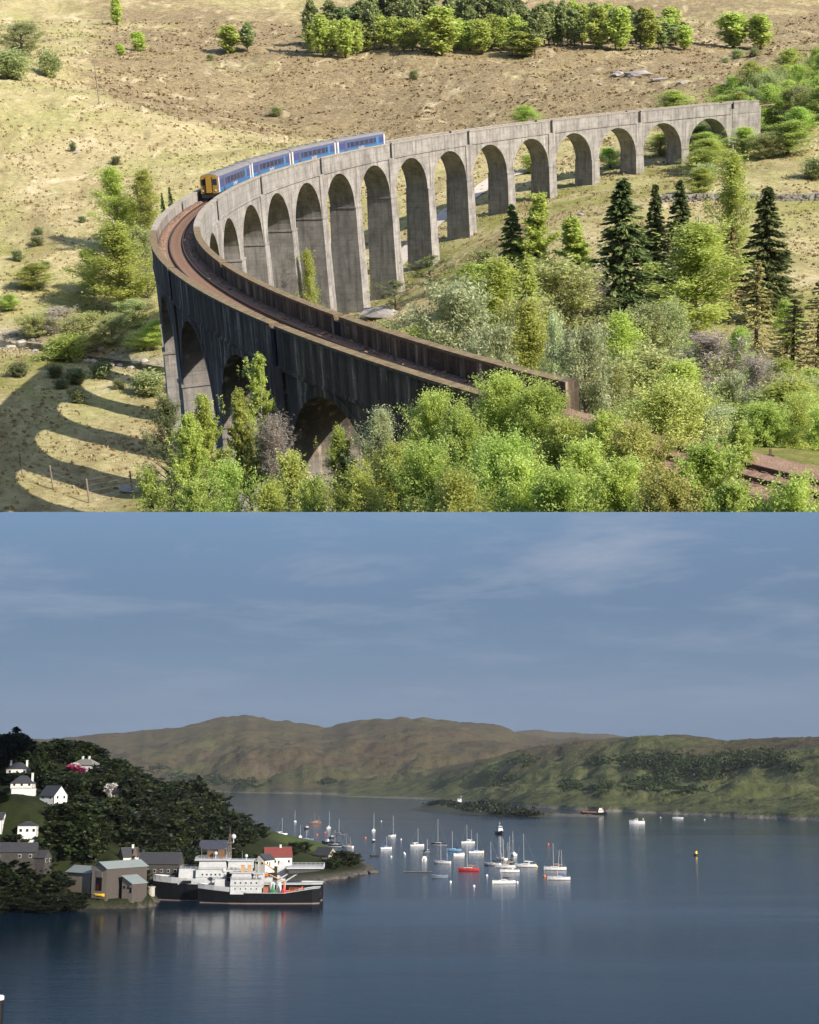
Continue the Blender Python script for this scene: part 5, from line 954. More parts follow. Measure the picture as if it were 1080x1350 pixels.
# ================================================================== TREES
BARK = P('brown_bark', (.075, .055, .042), .95, .4, 3, bmp=.4); BIRCHB = P('birch_bark', (.36, .33, .29), .85, .45, 4, bmp=.3, stretch=(1, 1, 4)); GREYB = P('grey_twig_bark', (.17, .14, .115), .95, .3, 4)
LEAF = {'birch': leaf_mat('birch_leaf', (0.36, 0.42, 0.09), (0.52, 0.59, 0.145), (0.68, 0.74, 0.25), 0.58), 'fresh': leaf_mat('fresh_leaf', (0.31, 0.41, 0.08), (0.46, 0.57, 0.14), (0.62, 0.72, 0.23), 0.58),
        'willow': leaf_mat('willow_leaf', (0.32, 0.37, 0.17), (0.48, 0.53, 0.28), (0.66, 0.7, 0.45), 0.5), 'pale': leaf_mat('budding_leaf', (0.33, 0.36, 0.12), (0.47, 0.49, 0.19), (0.6, 0.6, 0.28), 0.52),
        'spruce': leaf_mat('spruce_needle', (0.055, 0.08, 0.028), (0.12, 0.155, 0.05), (0.21, 0.24, 0.085), 0.25), 'larch': leaf_mat('larch_needle', (0.22, 0.185, 0.07), (0.35, 0.3, 0.12), (0.46, 0.39, 0.18), .35),
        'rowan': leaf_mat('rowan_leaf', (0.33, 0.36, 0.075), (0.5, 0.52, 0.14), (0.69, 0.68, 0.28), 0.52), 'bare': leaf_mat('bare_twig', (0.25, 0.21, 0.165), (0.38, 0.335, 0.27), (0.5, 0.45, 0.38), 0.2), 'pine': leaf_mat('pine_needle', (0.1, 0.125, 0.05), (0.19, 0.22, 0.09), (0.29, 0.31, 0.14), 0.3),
        'fpine': leaf_mat('far_pine_needle', (0.18, 0.22, 0.085), (0.31, 0.36, 0.145), (0.44, 0.48, 0.21), 0.4),
        'grey': leaf_mat('grey_green_leaf', (0.26, 0.3, 0.11), (0.39, 0.43, 0.18), (0.52, 0.56, 0.28), 0.5),
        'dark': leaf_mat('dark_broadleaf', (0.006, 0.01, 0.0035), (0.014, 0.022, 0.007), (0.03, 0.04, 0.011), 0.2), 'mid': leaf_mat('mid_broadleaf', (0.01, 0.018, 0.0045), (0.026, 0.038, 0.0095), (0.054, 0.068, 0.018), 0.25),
        'pink': leaf_mat('crimson_blossom', (.10, .01, .03), (.30, .02, .08), (.45, .08, .16), .2), 'white': leaf_mat('white_blossom', (.4, .36, .33), (.62, .58, .54), (.8, .77, .74), .2)}
def quads(p, size, rng, aspect=.5, axis=None, spread=1.0, face=0.0):
    """leaf blades; face > 0 turns their flat side up to the light as living leaves do"""
    N = len(p); a = rng.normal(0, 1, (N, 3))
    if face:
        nn = rng.normal(0, 1, (N, 3)) + np.array([0, 0, face]); nn /= np.linalg.norm(nn, axis=1)[:, None]; a = a - nn * (a * nn).sum(1)[:, None]
    if axis is not None: a = axis + a * spread * .35
    a /= np.linalg.norm(a, axis=1)[:, None] + 1e-9; b = np.cross(a, nn if face else rng.normal(0, 1, (N, 3))); b /= np.linalg.norm(b, axis=1)[:, None] + 1e-9
    s = (size * (.65 + .7 * rng.random(N)))[:, None] if np.isscalar(size) else size[:, None]
    a = a * s; b = b * s * aspect
    V = np.stack([p - a, p - b * .9 + a * .1, p + a, p + b * .9 + a * .1], 1).reshape(-1, 3)
    return V, np.arange(4 * N).reshape(-1, 4)
PROF = {'round': lambda t: np.sqrt(np.clip(1 - (2 * t - 1.0) ** 2, 0.02, 1)), 'egg': lambda t: np.clip(np.sin(np.pi * np.clip(t, 0.02, .98) ** .75), .12, 1), 'cone': lambda t: np.clip(1.12 * (1 - t) + .05, .06, 1) * np.clip(t * 5 + .35, 0, 1), 'column': lambda t: np.clip(np.sin(np.pi * np.clip(t, 0.03, .97) ** .6), .2, 1) ** .7}
def broad(seed, H, W, base=.12, prof='egg', nl=26, ntw=9, nleaf=14, leaf=.2, up=35, droop=.3, aspect=.5, sig=.05, twl=.22, tall=0.0, face=.5):
    """limbs leave the trunk, twigs leave the limbs, leaves sit along the twigs"""
    r = np.random.default_rng(seed); wood = MB()
    lean = r.normal(0, .03 * H, 2); tp = [(lean[0] * t ** 2, lean[1] * t ** 2, H * t * .95) for t in np.linspace(0, 1, 6)]
    rt = .012 * H + .02; wood.tube(tp, [rt * (1 - .85 * t) for t in np.linspace(0, 1, 6)], 6)
    S, E = [], []; tw_t = []
    for i in range(nl):
        t = base + (.98 - base) * ((i + r.random()) / nl) ** .9; tc_ = (t - base) / (1 - base)
        L = W / 2 * float(PROF[prof](tc_)) * r.uniform(.5, 1.2); az = i * 2.4 + r.normal(0, .4); el = R(up + 25 * tc_ + r.normal(0, 9))
        z0 = H * .95 * t * .93; o = np.array([lean[0] * t * t, lean[1] * t * t, max(z0 - L * math.sin(el) * .35, H * .04)])
        d = np.array([math.cos(az) * math.cos(el), math.sin(az) * math.cos(el), math.sin(el)]); ss = np.linspace(0, 1, 5)
        pts = o + d * L * ss[:, None] + np.array([0, 0, -droop * L]) * (ss[:, None] ** 2.2) + np.concatenate([np.zeros((1, 3)), r.normal(0, .035 * L, (4, 3))])
        wood.tube(pts, [rt * .42 * (1 - t * .5) * (1 - .85 * q) for q in ss], 4, False)
        u = r.uniform(.18, 1.0, ntw) ** .75; st = np.stack([np.interp(u, ss, pts[:, k]) for k in range(3)], -1)
        td = d * .55 + r.normal(0, .45, (ntw, 3)) + np.array([0, 0, .6 - droop * 1.3]); td /= np.linalg.norm(td, axis=1)[:, None]
        S.append(st); E.append(st + td * (W * twl * .5 * r.uniform(.5, 1.2, ntw))[:, None])
    if tall:                                           # wispy leaders above the crown
        n2 = 10; st = np.stack([r.normal(0, .12 * W, n2), r.normal(0, .12 * W, n2), np.full(n2, H * .8)], -1); S.append(st); E.append(st + np.stack([r.normal(0, .05 * W, n2), r.normal(0, .05 * W, n2), H * tall * r.uniform(.4, 1, n2)], -1))
    S, E = np.concatenate(S), np.concatenate(E); n_t = len(S)
    k = np.repeat(np.arange(n_t), nleaf); u = r.random(len(k))[:, None]
    p = S[k] + (E[k] - S[k]) * u + r.normal(0, sig * W, (len(k), 3)) * .6
    p[:, 2] = np.maximum(p[:, 2], .03 * H)
    tn = np.clip(r.normal(.5, .2, n_t)[k] + r.normal(0, .24, len(k)), 0, 1)
    V, Q = quads(p, leaf, r, aspect, face=face); return V, Q, tn, wood
def spruce(seed, H, W, leaf=.3, whorl=.5, sparse=1.0, base=.04, droop=.28, nb=9, prof=None, per=16):
    r = np.random.default_rng(seed); wood = MB(); wood.tube([(0, 0, 0), (0, 0, H * .5), (0, 0, H * .99)], [.014 * H, .009 * H, .01], 6)
    Ps, Ax, Tn = [], [], []; z = base * H
    while z < H * .985:
        t = z / H; L0 = W / 2 * (1.04 * (1 - t) ** .85 + .02) * min(1, .55 + 3 * t)
        m_ = max(4, int(nb * (1 - .4 * t)))
        for i in range(m_):
            if r.random() > sparse: continue
            az = r.uniform(0, 2 * math.pi); L = L0 * r.uniform(.7, 1.12); d = np.array([math.cos(az), math.sin(az), 0]); s = r.random(per) ** .7
            zz_ = z + r.normal(0, .12); pts = np.array([0, 0, zz_]) + d * (L * s)[:, None] + np.array([0, 0, 1]) * (-droop * L * s ** 1.3 + .10 * L * s ** 4)[:, None]
            side = np.cross(d, [0, 0, 1]); pts = pts + side * (r.normal(0, .11, per) * L * (1.05 - s * .6))[:, None] + r.normal(0, .05, (per, 3))
            Ps.append(pts); Ax.append(np.tile(d + np.array([0, 0, -.35]), (per, 1))); Tn.append(np.clip(r.normal(.45, .15) + r.normal(0, .15, per) + .12 * s, 0, 1))
            if r.random() < .35: wood.tube([(0, 0, zz_), tuple(np.array([0, 0, zz_ - droop * L * .7]) + d * L * .8)], [.03, .01], 3, False)
        z += whorl * (.7 + .6 * r.random()) * (1.15 - .4 * t)
    V, Q = quads(np.concatenate(Ps), leaf, r, .38, np.concatenate(Ax), .9); return V, Q, np.concatenate(Tn), wood
def lib(name, gen, leafmat, bark): V, Q, tn, wood = gen; return (np_mesh(name + '_crown', V, Q, LEAF[leafmat], tn), wood.mesh(name + '_trunk', bark), float(np.percentile(V[:, 2], 99)), float(np.percentile(np.abs(V[:, :2]), 98) * 2))
LIB = {}
def addlib(key, n_, fn, leafmat, bark): LIB[key] = [lib(key, fn(100 * len(LIB) + i), leafmat, bark) for i in range(n_)]
addlib('birch', 4, lambda s: broad(s, 16, 8.5, .12, 'egg', 54, 15, 23, .105, 58, .16, .42, sig=.04, tall=.12, twl=.24), 'birch', BIRCHB)
addlib('fresh', 3, lambda s: broad(s, 12, 8.5, .14, 'egg', 50, 15, 22, .11, 50, .08, .45, sig=.045, twl=.24), 'fresh', BARK)
addlib('poplar', 2, lambda s: broad(s, 10, 3.4, .12, 'column', 44, 12, 16, .125, 60, .05, sig=.04, tall=.10), 'fresh', BARK)
addlib('willow', 3, lambda s: broad(s, 10, 10, .03, 'round', 50, 15, 22, .115, 38, .1, .42, sig=.03), 'willow', GREYB)
addlib('pale', 3, lambda s: broad(s, 8, 7, .04, 'round', 42, 14, 15, .12, 45, .05, .35, sig=.04), 'pale', GREYB)
addlib('grey', 2, lambda s: broad(s, 10, 9, .03, 'round', 46, 14, 20, .115, 40, .05, .45, sig=.035), 'grey', GREYB)
addlib('bare', 2, lambda s: broad(s, 8, 7.5, .05, 'round', 42, 13, 13, .24, 50, .0, .09, sig=.035, twl=.3), 'bare', GREYB)
addlib('spruce', 3, lambda s: spruce(s, 20, 8, .36, .42, nb=12, per=22), 'spruce', BARK)
addlib('cypress', 2, lambda s: broad(s, 14, 5.6, .05, 'cone', 64, 13, 18, .13, 40, .05, .5, sig=.03), 'birch', BARK)
addlib('larch', 2, lambda s: spruce(s, 20, 8, .30, .6, .85, .15, .18, 8, per=18), 'larch', BARK)
addlib('pine', 2, lambda s: broad(s, 10, 6.5, .25, 'egg', 26, 10, 16, .16, 25, .0, .22, sig=.03), 'pine', BARK)
addlib('far_pine', 4, lambda s: broad(s, 13, 6, .18, 'egg', 30, 9, 10, .38, 30, .0, .6, sig=.07), 'fpine', BARK)
addlib('far_birch', 3, lambda s: broad(s, 10, 6, .12, 'egg', 30, 9, 12, .27, 55, .0, .6, sig=.09), 'birch', BARK)
addlib('shrub', 3, lambda s: broad(s, 3, 4, .02, 'round', 30, 10, 14, .12, 50, .0, .5, sig=.10, twl=.35), 'grey', GREYB)
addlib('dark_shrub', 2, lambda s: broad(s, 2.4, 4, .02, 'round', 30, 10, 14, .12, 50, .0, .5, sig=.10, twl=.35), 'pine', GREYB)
addlib('lime_shrub', 2, lambda s: broad(s, 4, 5.5, .02, 'round', 32, 11, 15, .14, 50, .0, .5, sig=.09, twl=.35), 'fresh', GREYB)
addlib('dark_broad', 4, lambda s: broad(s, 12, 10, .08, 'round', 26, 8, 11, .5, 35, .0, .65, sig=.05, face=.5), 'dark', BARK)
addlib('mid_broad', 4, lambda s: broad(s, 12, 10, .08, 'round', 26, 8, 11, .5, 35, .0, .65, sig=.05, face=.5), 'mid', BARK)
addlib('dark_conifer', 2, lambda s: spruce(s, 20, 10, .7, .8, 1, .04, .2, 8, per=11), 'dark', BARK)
addlib('pink_bush', 1, lambda s: broad(s, 4, 6, .02, 'round', 18, 7, 10, .3, 40, .0, .7, sig=.06), 'pink', BARK)
addlib('white_bush', 1, lambda s: broad(s, 6, 7, .02, 'round', 20, 7, 10, .32, 40, .0, .7, sig=.06), 'white', BARK)
rt_ = np.random.default_rng(21)
def plant(kind, base, H, W, frame, label, cat, group=None, name='tree', var=None):
    L_ = LIB[kind]; v = L_[int(rt_.integers(len(L_))) if var is None else var % len(L_)]
    s = (W / v[3], W / v[3], H / v[2]); o = root(name, base, rt_.uniform(0, 6.28), frame, s); tag(o, label, cat, group)
    obj('trunk', v[1], o); obj('crown', v[0], o); return o
def tu(kind, px, top, Y, wpx, label, cat='tree', group=None, name=None, var=None):
    for _ in range(40):
        q = u_at(px, top, Y); b = np.array([q[0], Y, gz(q[0], Y)]); H = max(q[2] - b[2], .6); W = wpx / F * Y * 1.08
        if H > .62 * W or Y < 90: break
        Y *= .99
    nm = name or {'spruce': 'spruce_tree', 'larch': 'larch_tree', 'birch': 'birch_tree', 'willow': 'willow_tree', 'pine': 'pine_tree', 'shrub': 'shrub', 'dark_shrub': 'shrub', 'lime_shrub': 'shrub', 'bare': 'bare_shrub'}.get(kind, 'tree')
    return plant(kind, b - np.array([0, 0, .2]), H + .2, W, MU, label, cat, group, nm, var)
# ---- left of the viaduct
tu('birch', 146, 222, 330, 46, 'tall slim bright green tree behind the broad tree by the stream', var=0); tu('birch', 187, 226, 326, 44, 'slim bright green tree against the viaduct parapet by the stream', var=1)
tu('birch', 168, 262, 335, 44, 'bushy light green tree filling the gap between the two slim trees')
tu('birch', 152, 296, 288, 84, 'broad fresh green tree with several dark trunks by the stream', var=0); tu('grey', 186, 300, 300, 44, 'grey-green tree leaning on the viaduct beside the broad stream tree'); tu('fresh', 118, 330, 300, 40, 'small fresh green tree left of the broad stream tree')
tu('spruce', 213, 256, 330, 12, 'little dark spruce tip above the parapet before the train', var=0); tu('spruce', 223, 248, 332, 12, 'second little dark spruce tip above the parapet before the train', var=1)
tu('grey', 144, 418, 262, 52, 'round grey-green willow bush beside the stream', 'bush'); tu('lime_shrub', 83, 443, 262, 50, 'bright lime green bush on the near stream bank', 'bush'); tu('birch', 40, 348, 305, 46, 'pale wispy birch above the stream gravel'); tu('fresh', 8, 388, 300, 30, 'sparse green tree at the edge of the stream gravel')
tu('birch', 190, 425, 262, 52, 'yellow-green bush crowding the foot of the viaduct pier', 'bush'); tu('grey', 172, 395, 285, 50, 'grey-green bush under the broad stream tree', 'bush'); tu('pale', 100, 415, 290, 70, 'budding brown-green thicket on the far stream bank', 'bush'); tu('bare', 75, 405, 296, 46, 'bare grey bush on the far stream bank', 'bush'); tu('pale', 40, 415, 285, 40, 'low budding bush among the stream gravel', 'bush'); tu('shrub', 195, 490, 232, 44, 'low green bracken bank at the pier foot', 'bush')
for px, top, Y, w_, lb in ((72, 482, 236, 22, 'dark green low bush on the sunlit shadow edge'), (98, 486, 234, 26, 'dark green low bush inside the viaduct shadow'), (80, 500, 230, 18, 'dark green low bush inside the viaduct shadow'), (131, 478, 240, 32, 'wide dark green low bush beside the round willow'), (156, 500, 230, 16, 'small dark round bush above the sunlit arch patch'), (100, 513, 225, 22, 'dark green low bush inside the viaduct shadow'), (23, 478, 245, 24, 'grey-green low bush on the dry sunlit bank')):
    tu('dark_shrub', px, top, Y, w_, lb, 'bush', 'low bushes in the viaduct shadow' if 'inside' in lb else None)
for px, top, Y, w_ in ((48, 312, 350, 16), (50, 300, 360, 12), (108, 285, 365, 10), (95, 188, 435, 8), (152, 206, 420, 12), (58, 345, 335, 14), (22, 330, 345, 14)): tu('dark_shrub', px, top, Y, w_, 'tiny dark bush dotted on the left grass slope', 'bush', 'tiny bushes dotted on the left slope')
# ---- moor behind
GP = 'pines of the dark belt along the top of the moor'
for i in range(58):
    px = 402 + 292 * (i + rt_.random() * .8) / 58; tu('far_pine', px, rt_.uniform(-14, 22) + (14 if px < 440 else 0), rt_.uniform(685, 745), rt_.uniform(16, 28), 'dark pine in the belt of trees crossing the top of the moor', 'tree', GP, 'pine_tree')
    if i % 3 == 0: tu('far_birch', px + 3, rt_.uniform(14, 30), rt_.uniform(670, 690), rt_.uniform(14, 24), 'light green birch at the front of the pine belt', 'tree', 'birches along the front of the pine belt', 'birch_tree')
for i in range(34):
    px = 702 + 205 * (i + rt_.random() * .8) / 34; k = 'far_pine' if rt_.random() < .55 else 'far_birch'; top = np.interp(px, [700, 760, 850, 910], [0, 8, 14, 38]) + rt_.uniform(-5, 10)
    tu(k, px, top, rt_.uniform(660, 715), rt_.uniform(15, 25), 'dark pine in the mixed copse on the moor' if k == 'far_pine' else 'light green birch in the mixed copse on the moor', 'tree', 'mixed copse on the moor', 'pine_tree' if k == 'far_pine' else 'birch_tree')
for k, px, top, Y, w_, lb in (('far_birch', 578, 10, 665, 34, 'bright green tree standing out in front of the pine belt'), ('far_birch', 300, 34, 690, 22, 'lone light green tree on the open moor left of the pines'), ('far_pine', 323, 30, 690, 18, 'small dark pine on the open moor beside the lone light tree'), ('far_birch', 181, 42, 690, 16, 'little green tree on the open moor above the pole'), ('far_birch', 158, 58, 665, 10, 'tiny green tree on the open moor above the pole'), ('grey', 24, 30, 600, 54, 'broad round olive tree on the left skyline'), ('shrub', 12, 66, 560, 50, 'low green bush below the broad round olive tree'), ('shrub', 62, 66, 560, 24, 'small green bush right of the round olive tree'), ('far_birch', 968, 18, 700, 34, 'light green birch above the far end of the viaduct'), ('far_birch', 1004, 20, 695, 28, 'slender green birch beside the light birch on the moor'), ('far_birch', 150, -4, 800, 14, 'tiny bush on the top left moor'), ('far_birch', 885, 10, 720, 22, 'pale birch at the right end of the copse'), ('far_birch', 690, 42, 660, 34, 'low green birch below the gap between pine belts')):
    tu(k, px, top, Y, w_, lb)
for i in range(6):
    px = rt_.uniform(150, 1050); Y = rt_.uniform(520, 680); b_ = px_of(*ground_pt(px, Y)); tu('shrub', px, b_[1] - rt_.uniform(5, 10), Y, rt_.uniform(8, 16), 'tiny green bush dotted over the brown moor', 'bush', 'tiny bushes dotted over the brown moor')
GR = 'trees massed behind the far end of the viaduct'
for i in range(78):
    px = rt_.uniform(915, 1095); Y = rt_.uniform(395, 480); top = np.interp(px, [920, 960, 1000, 1100], [165, 118, 88, 72]) + (480 - Y) * .75 + rt_.uniform(-22, 4)
    if px < 990 and Y < 415: continue
    k = rt_.choice(['birch', 'fresh', 'grey']); tu(k, px, top, Y, rt_.uniform(28, 44), {'birch': 'yellow-green birch in the wood behind the far viaduct end', 'fresh': 'fresh green tree in the wood behind the far viaduct end', 'grey': 'grey-green tree in the wood behind the far viaduct end'}[k], 'tree', GR)
for k, px, top, Y, w_, lb in (('birch', 980, 168, 378, 46, 'green bush against the end pilaster of the viaduct'), ('birch', 940, 182, 372, 52, 'round green bush in front of the last arch'), ('fresh', 1040, 160, 385, 60, 'round green bush on the bank right of the viaduct end'), ('grey', 1010, 176, 380, 44, 'grey-green bush between the round bushes at viaduct end'), ('fresh', 805, 195, 400, 34, 'green bush seen through the third last arch'), ('birch', 870, 176, 415, 40, 'green bush seen through the second last arch'), ('birch', 700, 205, 410, 30, 'green bush seen through the middle far arch'), ('fresh', 690, 140, 500, 40, 'low green bush above the parapet on the moor edge'), ('birch', 890, 120, 470, 46, 'light green tree behind the parapet near the far end'), ('shrub', 930, 216, 350, 30, 'olive bush on the meadow below the last arch'), ('birch', 922, 222, 318, 44, 'light green bush standing by the drystone wall'), ('shrub', 1075, 208, 372, 34, 'small green bush by the right meadow edge')): tu(k, px, top, Y, w_, lb)
# ---- middle right
for k, px, top, Y, w_, lb, var in (
    ('spruce', 674, 272, 222, 46, 'dark spruce beside the pale conical tree below the arches', 1), ('cypress', 703, 258, 220, 54, 'pale green conical tree beside a dark spruce below the arches', 0), ('cypress', 757, 288, 228, 56, 'small pale green tree on the straw slope below the arches', 1),
    ('spruce', 821, 238, 212, 78, 'broad dark spruce, widest of the spruces on the meadow', 0), ('spruce', 864, 246, 220, 36, 'narrow dark spruce next to the broad one', 1), ('spruce', 897, 240, 226, 44, 'dark spruce behind the big rounded birch', 2), ('spruce', 1013, 250, 203, 62, 'tall dark spruce standing alone by the straw meadow', 1), ('birch', 963, 205, 212, 58, 'tall wispy grey-green tree before the drystone wall', 1),
    ('birch', 915, 298, 188, 116, 'big rounded light green birch in front of the spruces', 1), ('larch', 1000, 345, 166, 62, 'half bare yellowish larch with dark trunk', 0), ('larch', 1048, 395, 160, 64, 'yellow-green larch near the right meadow', 1), ('larch', 1082, 370, 158, 60, 'tall yellow larch at the meadow border', 0), ('fresh', 1040, 398, 180, 40, 'fresh green bush between the larches', 2),
    ('birch', 655, 345, 172, 78, 'light green birch above the silver willow', 0), ('pale', 745, 345, 190, 120, 'budding olive thicket below the small pale tree', 0), ('bare', 770, 355, 195, 60, 'bare grey-brown bush beside the budding thicket', 0), ('cypress', 700, 345, 178, 40, 'pale lime sapling in front of the dark spruce', 1), ('pale', 690, 400, 150, 80, 'budding green tree right of the silver willow', 1),
    ('willow', 600, 376, 150, 150, 'big rounded silver-green willow behind the near parapet', 0), ('willow', 655, 430, 128, 80, 'silver-green willow partly behind the near parapet', 1), ('birch', 700, 400, 130, 70, 'light green birch between the willows', 2), ('willow', 770, 432, 98, 96, 'pale silver willow beyond the end of the parapet', 2), ('willow', 735, 418, 108, 46, 'slender pale silver willow beyond the end of the parapet', 1),
    ('grey', 845, 405, 160, 90, 'grey-green tree below the broad spruce', 0), ('grey', 880, 398, 165, 60, 'grey-green tree below the narrow spruce', 1), ('birch', 820, 420, 150, 70, 'light green birch below the broad spruce', 3), ('bare', 935, 440, 150, 96, 'bare grey shrub below the big rounded birch', 1), ('fresh', 975, 435, 152, 44, 'fresh green sapling right of the bare grey shrub', 0),
    ('pale', 860, 465, 112, 120, 'lime budding bush behind the golden leaved bush', 2), ('willow', 965, 495, 100, 80, 'pale silver bush right of the golden leaved bush', 0), ('birch', 1030, 505, 96, 120, 'light green birch bush behind the right embankment', 1), ('birch', 900, 480, 108, 90, 'light green birch bush behind the golden leaved bush', 0), ('fresh', 1075, 520, 90, 90, 'dark green bush above the track on the right', 1),
    ('pine', 565, 338, 268, 74, 'flat olive pine at the foot of the tall piers', 0), ('pine', 520, 370, 262, 56, 'low olive pine between the tall piers and the willow', 1), ('birch', 405, 332, 246, 26, 'slim birch growing in front of a tall pier', 2), ('shrub', 640, 330, 275, 30, 'low green bush beside the pier on the straw slope', 0), ('fresh', 610, 350, 240, 60, 'fresh green bush on the slope above the willow', 2), ('cypress', 645, 350, 205, 60, 'light green sapling clump above the willow', 0),
    ('pale', 805, 480, 100, 70, 'budding olive bush beyond the parapet end', 1), ('birch', 560, 430, 175, 70, 'green bush low behind the near parapet', 1), ('shrub', 505, 425, 235, 40, 'green bush at the foot of the nearest tall pier', 1), ('larch', 965, 300, 200, 46, 'thin brownish larch behind the half bare larch', 1), ('bare', 1000, 470, 140, 60, 'bare twiggy shrub at the larch foot', 0)):
    tu(k, px, top, Y, w_, lb, var=var)

FILL = {'willow': 'silver-green bush in the thicket right of the viaduct', 'birch': 'yellow-green birch bush in the thicket right of the viaduct', 'pale': 'budding olive bush in the thicket right of the viaduct', 'grey': 'grey-green bush in the thicket right of the viaduct', 'fresh': 'fresh green bush in the thicket right of the viaduct', 'bare': 'bare grey bush in the thicket right of the viaduct'}
rf_ = np.random.default_rng(77)
for i in range(74):
    Y = rf_.uniform(84, 205); px = rf_.uniform(np.interp(Y, [84, 130, 205], [800, 690, 580]), 1095); x = (px - 540) / F * Y; row_b = px_of(x, Y, gz(x, Y))[1]; h_ = rf_.uniform(3.0, 5.5); top = row_b - h_ * F / Y * .95
    lim = np.interp(px, [560, 700, 800, 900, 1000, 1090], [395, 400, 430, 440, 470, 480])
    if top < lim: continue
    k = rf_.choice(['willow', 'birch', 'pale', 'grey', 'fresh', 'bare'], p=[.14, .38, .14, .12, .20, .02]); tu(k, px, top, Y, h_ * rf_.uniform(1.0, 1.5) * F / Y, FILL[k], 'bush', 'bushes of the thicket right of the viaduct', 'bush')
# ---- near trees: built leaf by leaf at their own size, trimmed where the glen ends
def near(kind, leafmat, bark, px, top, Y, wpx, label, seed, leaf, nl=44, ntw=14, nleaf=22, prof='egg', base=.1, up=42, droop=.12, aspect=.5, sig=.03, name='birch_tree', tall=.1, cat='tree', dz=0, twl=.22, gen=None):
    q = u_at(px, top, Y); b = np.array([q[0], Y, gz(q[0], Y)]); H = max(q[2] - b[2], 2.5) + .3; W = wpx / F * Y * 1.4
    V, Q, tn, wood = gen(seed, H, W) if gen else broad(seed, H, W, base, prof, int(nl * 1.15), int(ntw * 1.15), int(nleaf * 1.25), leaf * .78, up + 8, droop, aspect, sig * .8, twl * 1.25, tall, 1.0)
    sc_ = H / np.percentile(V[:, 2], 98.5); V = V * np.array([1, 1, sc_]); o = b - np.array([0, 0, .3]); V = V + o
    Q, tn = quick_cut(V, Q, tn)
    r_ = root(name, (0, 0, 0), 0, MU); tag(r_, label, cat)
    wm = wood.mesh('trunk', bark); co = np.empty(len(wm.vertices) * 3); wm.vertices.foreach_get('co', co); co = (co.reshape(-1, 3) + o); wm.vertices.foreach_set('co', co.ravel()); wm.update()
    wm = cut(wm)
    if len(wm.polygons): obj('trunk', wm, r_)
    cm = np_mesh('crown', V, Q, LEAF[leafmat], tn)
    if (V[Q.ravel()] @ np.array(SEAM_N)).min() < 0: cm = cut(cm)
    obj('crown', cm, r_); return r_
near('pine', 'pine', BARK, 214, 528, 86, 76, 'dark scraggy pine in front of the outer pier', 1, .10, 46, 16, 26, base=.4, up=22, droop=0, aspect=.2, name='pine_tree', sig=.025)
near('birch', 'birch', BIRCHB, 266, 526, 80, 66, 'slim birch with white trunk before the nearest arches', 2, .085, 50, 15, 22, base=.4, droop=.3)
near('birch', 'birch', BIRCHB, 326, 470, 90, 56, 'tall light green birch rising inside the second arch', 3, .09, 54, 15, 24, prof='column', droop=.15, base=.4)
near('birch', 'birch', BIRCHB, 318, 520, 85, 56, 'shorter light green birch in front of the second arch', 4, .085, 50, 15, 24, base=.4)
near('bare', 'bare', GREYB, 362, 552, 84, 96, 'bare grey shrub between the birches and near arch', 5, .16, 54, 16, 20, base=.4, prof='round', up=55, droop=0, aspect=.07, name='bare_shrub', cat='bush', twl=.3)
near('birch', 'birch', BIRCHB, 240, 556, 78, 74, 'green birch bush behind the slim white-trunked birch', 6, .085, 50, 15, 24, base=.4)
near('fresh', 'fresh', BARK, 298, 612, 72, 110, 'bright green bush below the slim birch', 7, .08, 40, 14, 18, prof='round', name='bush', cat='bush')
near('rowan', 'rowan', BARK, 390, 600, 70, 96, 'yellow-green bush below the bare grey shrub', 8, .09, 40, 13, 16, prof='round', name='bush', cat='bush')
near('fresh', 'fresh', BARK, 200, 622, 74, 96, 'low green bush under the scraggy pine', 9, .085, 36, 12, 16, prof='round', name='bush', cat='bush')
near('fresh', 'fresh', BARK, 450, 568, 80, 72, 'dense fresh green birch in front of the near arch', 10, .07, 50, 15, 22, prof='egg', base=.02)
near('willow', 'willow', GREYB, 500, 545, 74, 110, 'silver-leaved willow in front of the dark viaduct wall', 11, .075, 48, 15, 20, prof='egg', base=.02, aspect=.4, name='willow_tree')
near('birch', 'birch', BIRCHB, 572, 522, 70, 120, 'large light green birch overlapping the deck edge', 12, .075, 56, 16, 22, base=.02, prof='round', tall=.12)
near('birch', 'birch', BIRCHB, 655, 496, 68, 130, 'tallest light green birch crown before the deck', 13, .075, 58, 16, 23, base=.02, prof='round', tall=.14)
near('fresh', 'fresh', BARK, 705, 512, 66, 120, 'fresh green birch crown below the parapet end', 14, .072, 56, 16, 22, base=.02, prof='round')
near('birch', 'birch', BIRCHB, 745, 556, 63, 110, 'yellow-green bush right of the parapet end', 15, .07, 50, 15, 22, base=.02, prof='round', name='bush', cat='bush')
near('fresh', 'fresh', BARK, 560, 590, 60, 150, 'dense green bush at the foot of the large birch', 16, .075, 56, 16, 20, base=.02, prof='round', name='bush', cat='bush')
near('fresh', 'fresh', BARK, 660, 580, 57, 170, 'wide glossy green bush under the tallest birch crown', 17, .08, 60, 16, 20, base=.02, prof='round', name='bush', cat='bush')
near('birch', 'birch', BARK, 470, 622, 62, 130, 'low bright green bush under the silver willow', 18, .075, 50, 15, 20, base=.02, prof='round', name='bush', cat='bush')
near('rowan', 'rowan', BARK, 885, 505, 66, 170, 'golden leaved bush with bronze shoots by the track', 19, .10, 54, 14, 15, base=.02, prof='round', aspect=.5, name='bush', cat='bush', tall=.12)
near('rowan', 'rowan', BARK, 840, 565, 58, 150, 'olive and gold bush in front of the bronze-shooted bush', 20, .095, 52, 14, 16, base=.02, prof='round', name='bush', cat='bush')
near('fresh', 'fresh', BARK, 930, 590, 54, 130, 'dark green leafy bush below the golden bush', 21, .095, 50, 14, 16, base=.02, prof='round', name='bush', cat='bush')
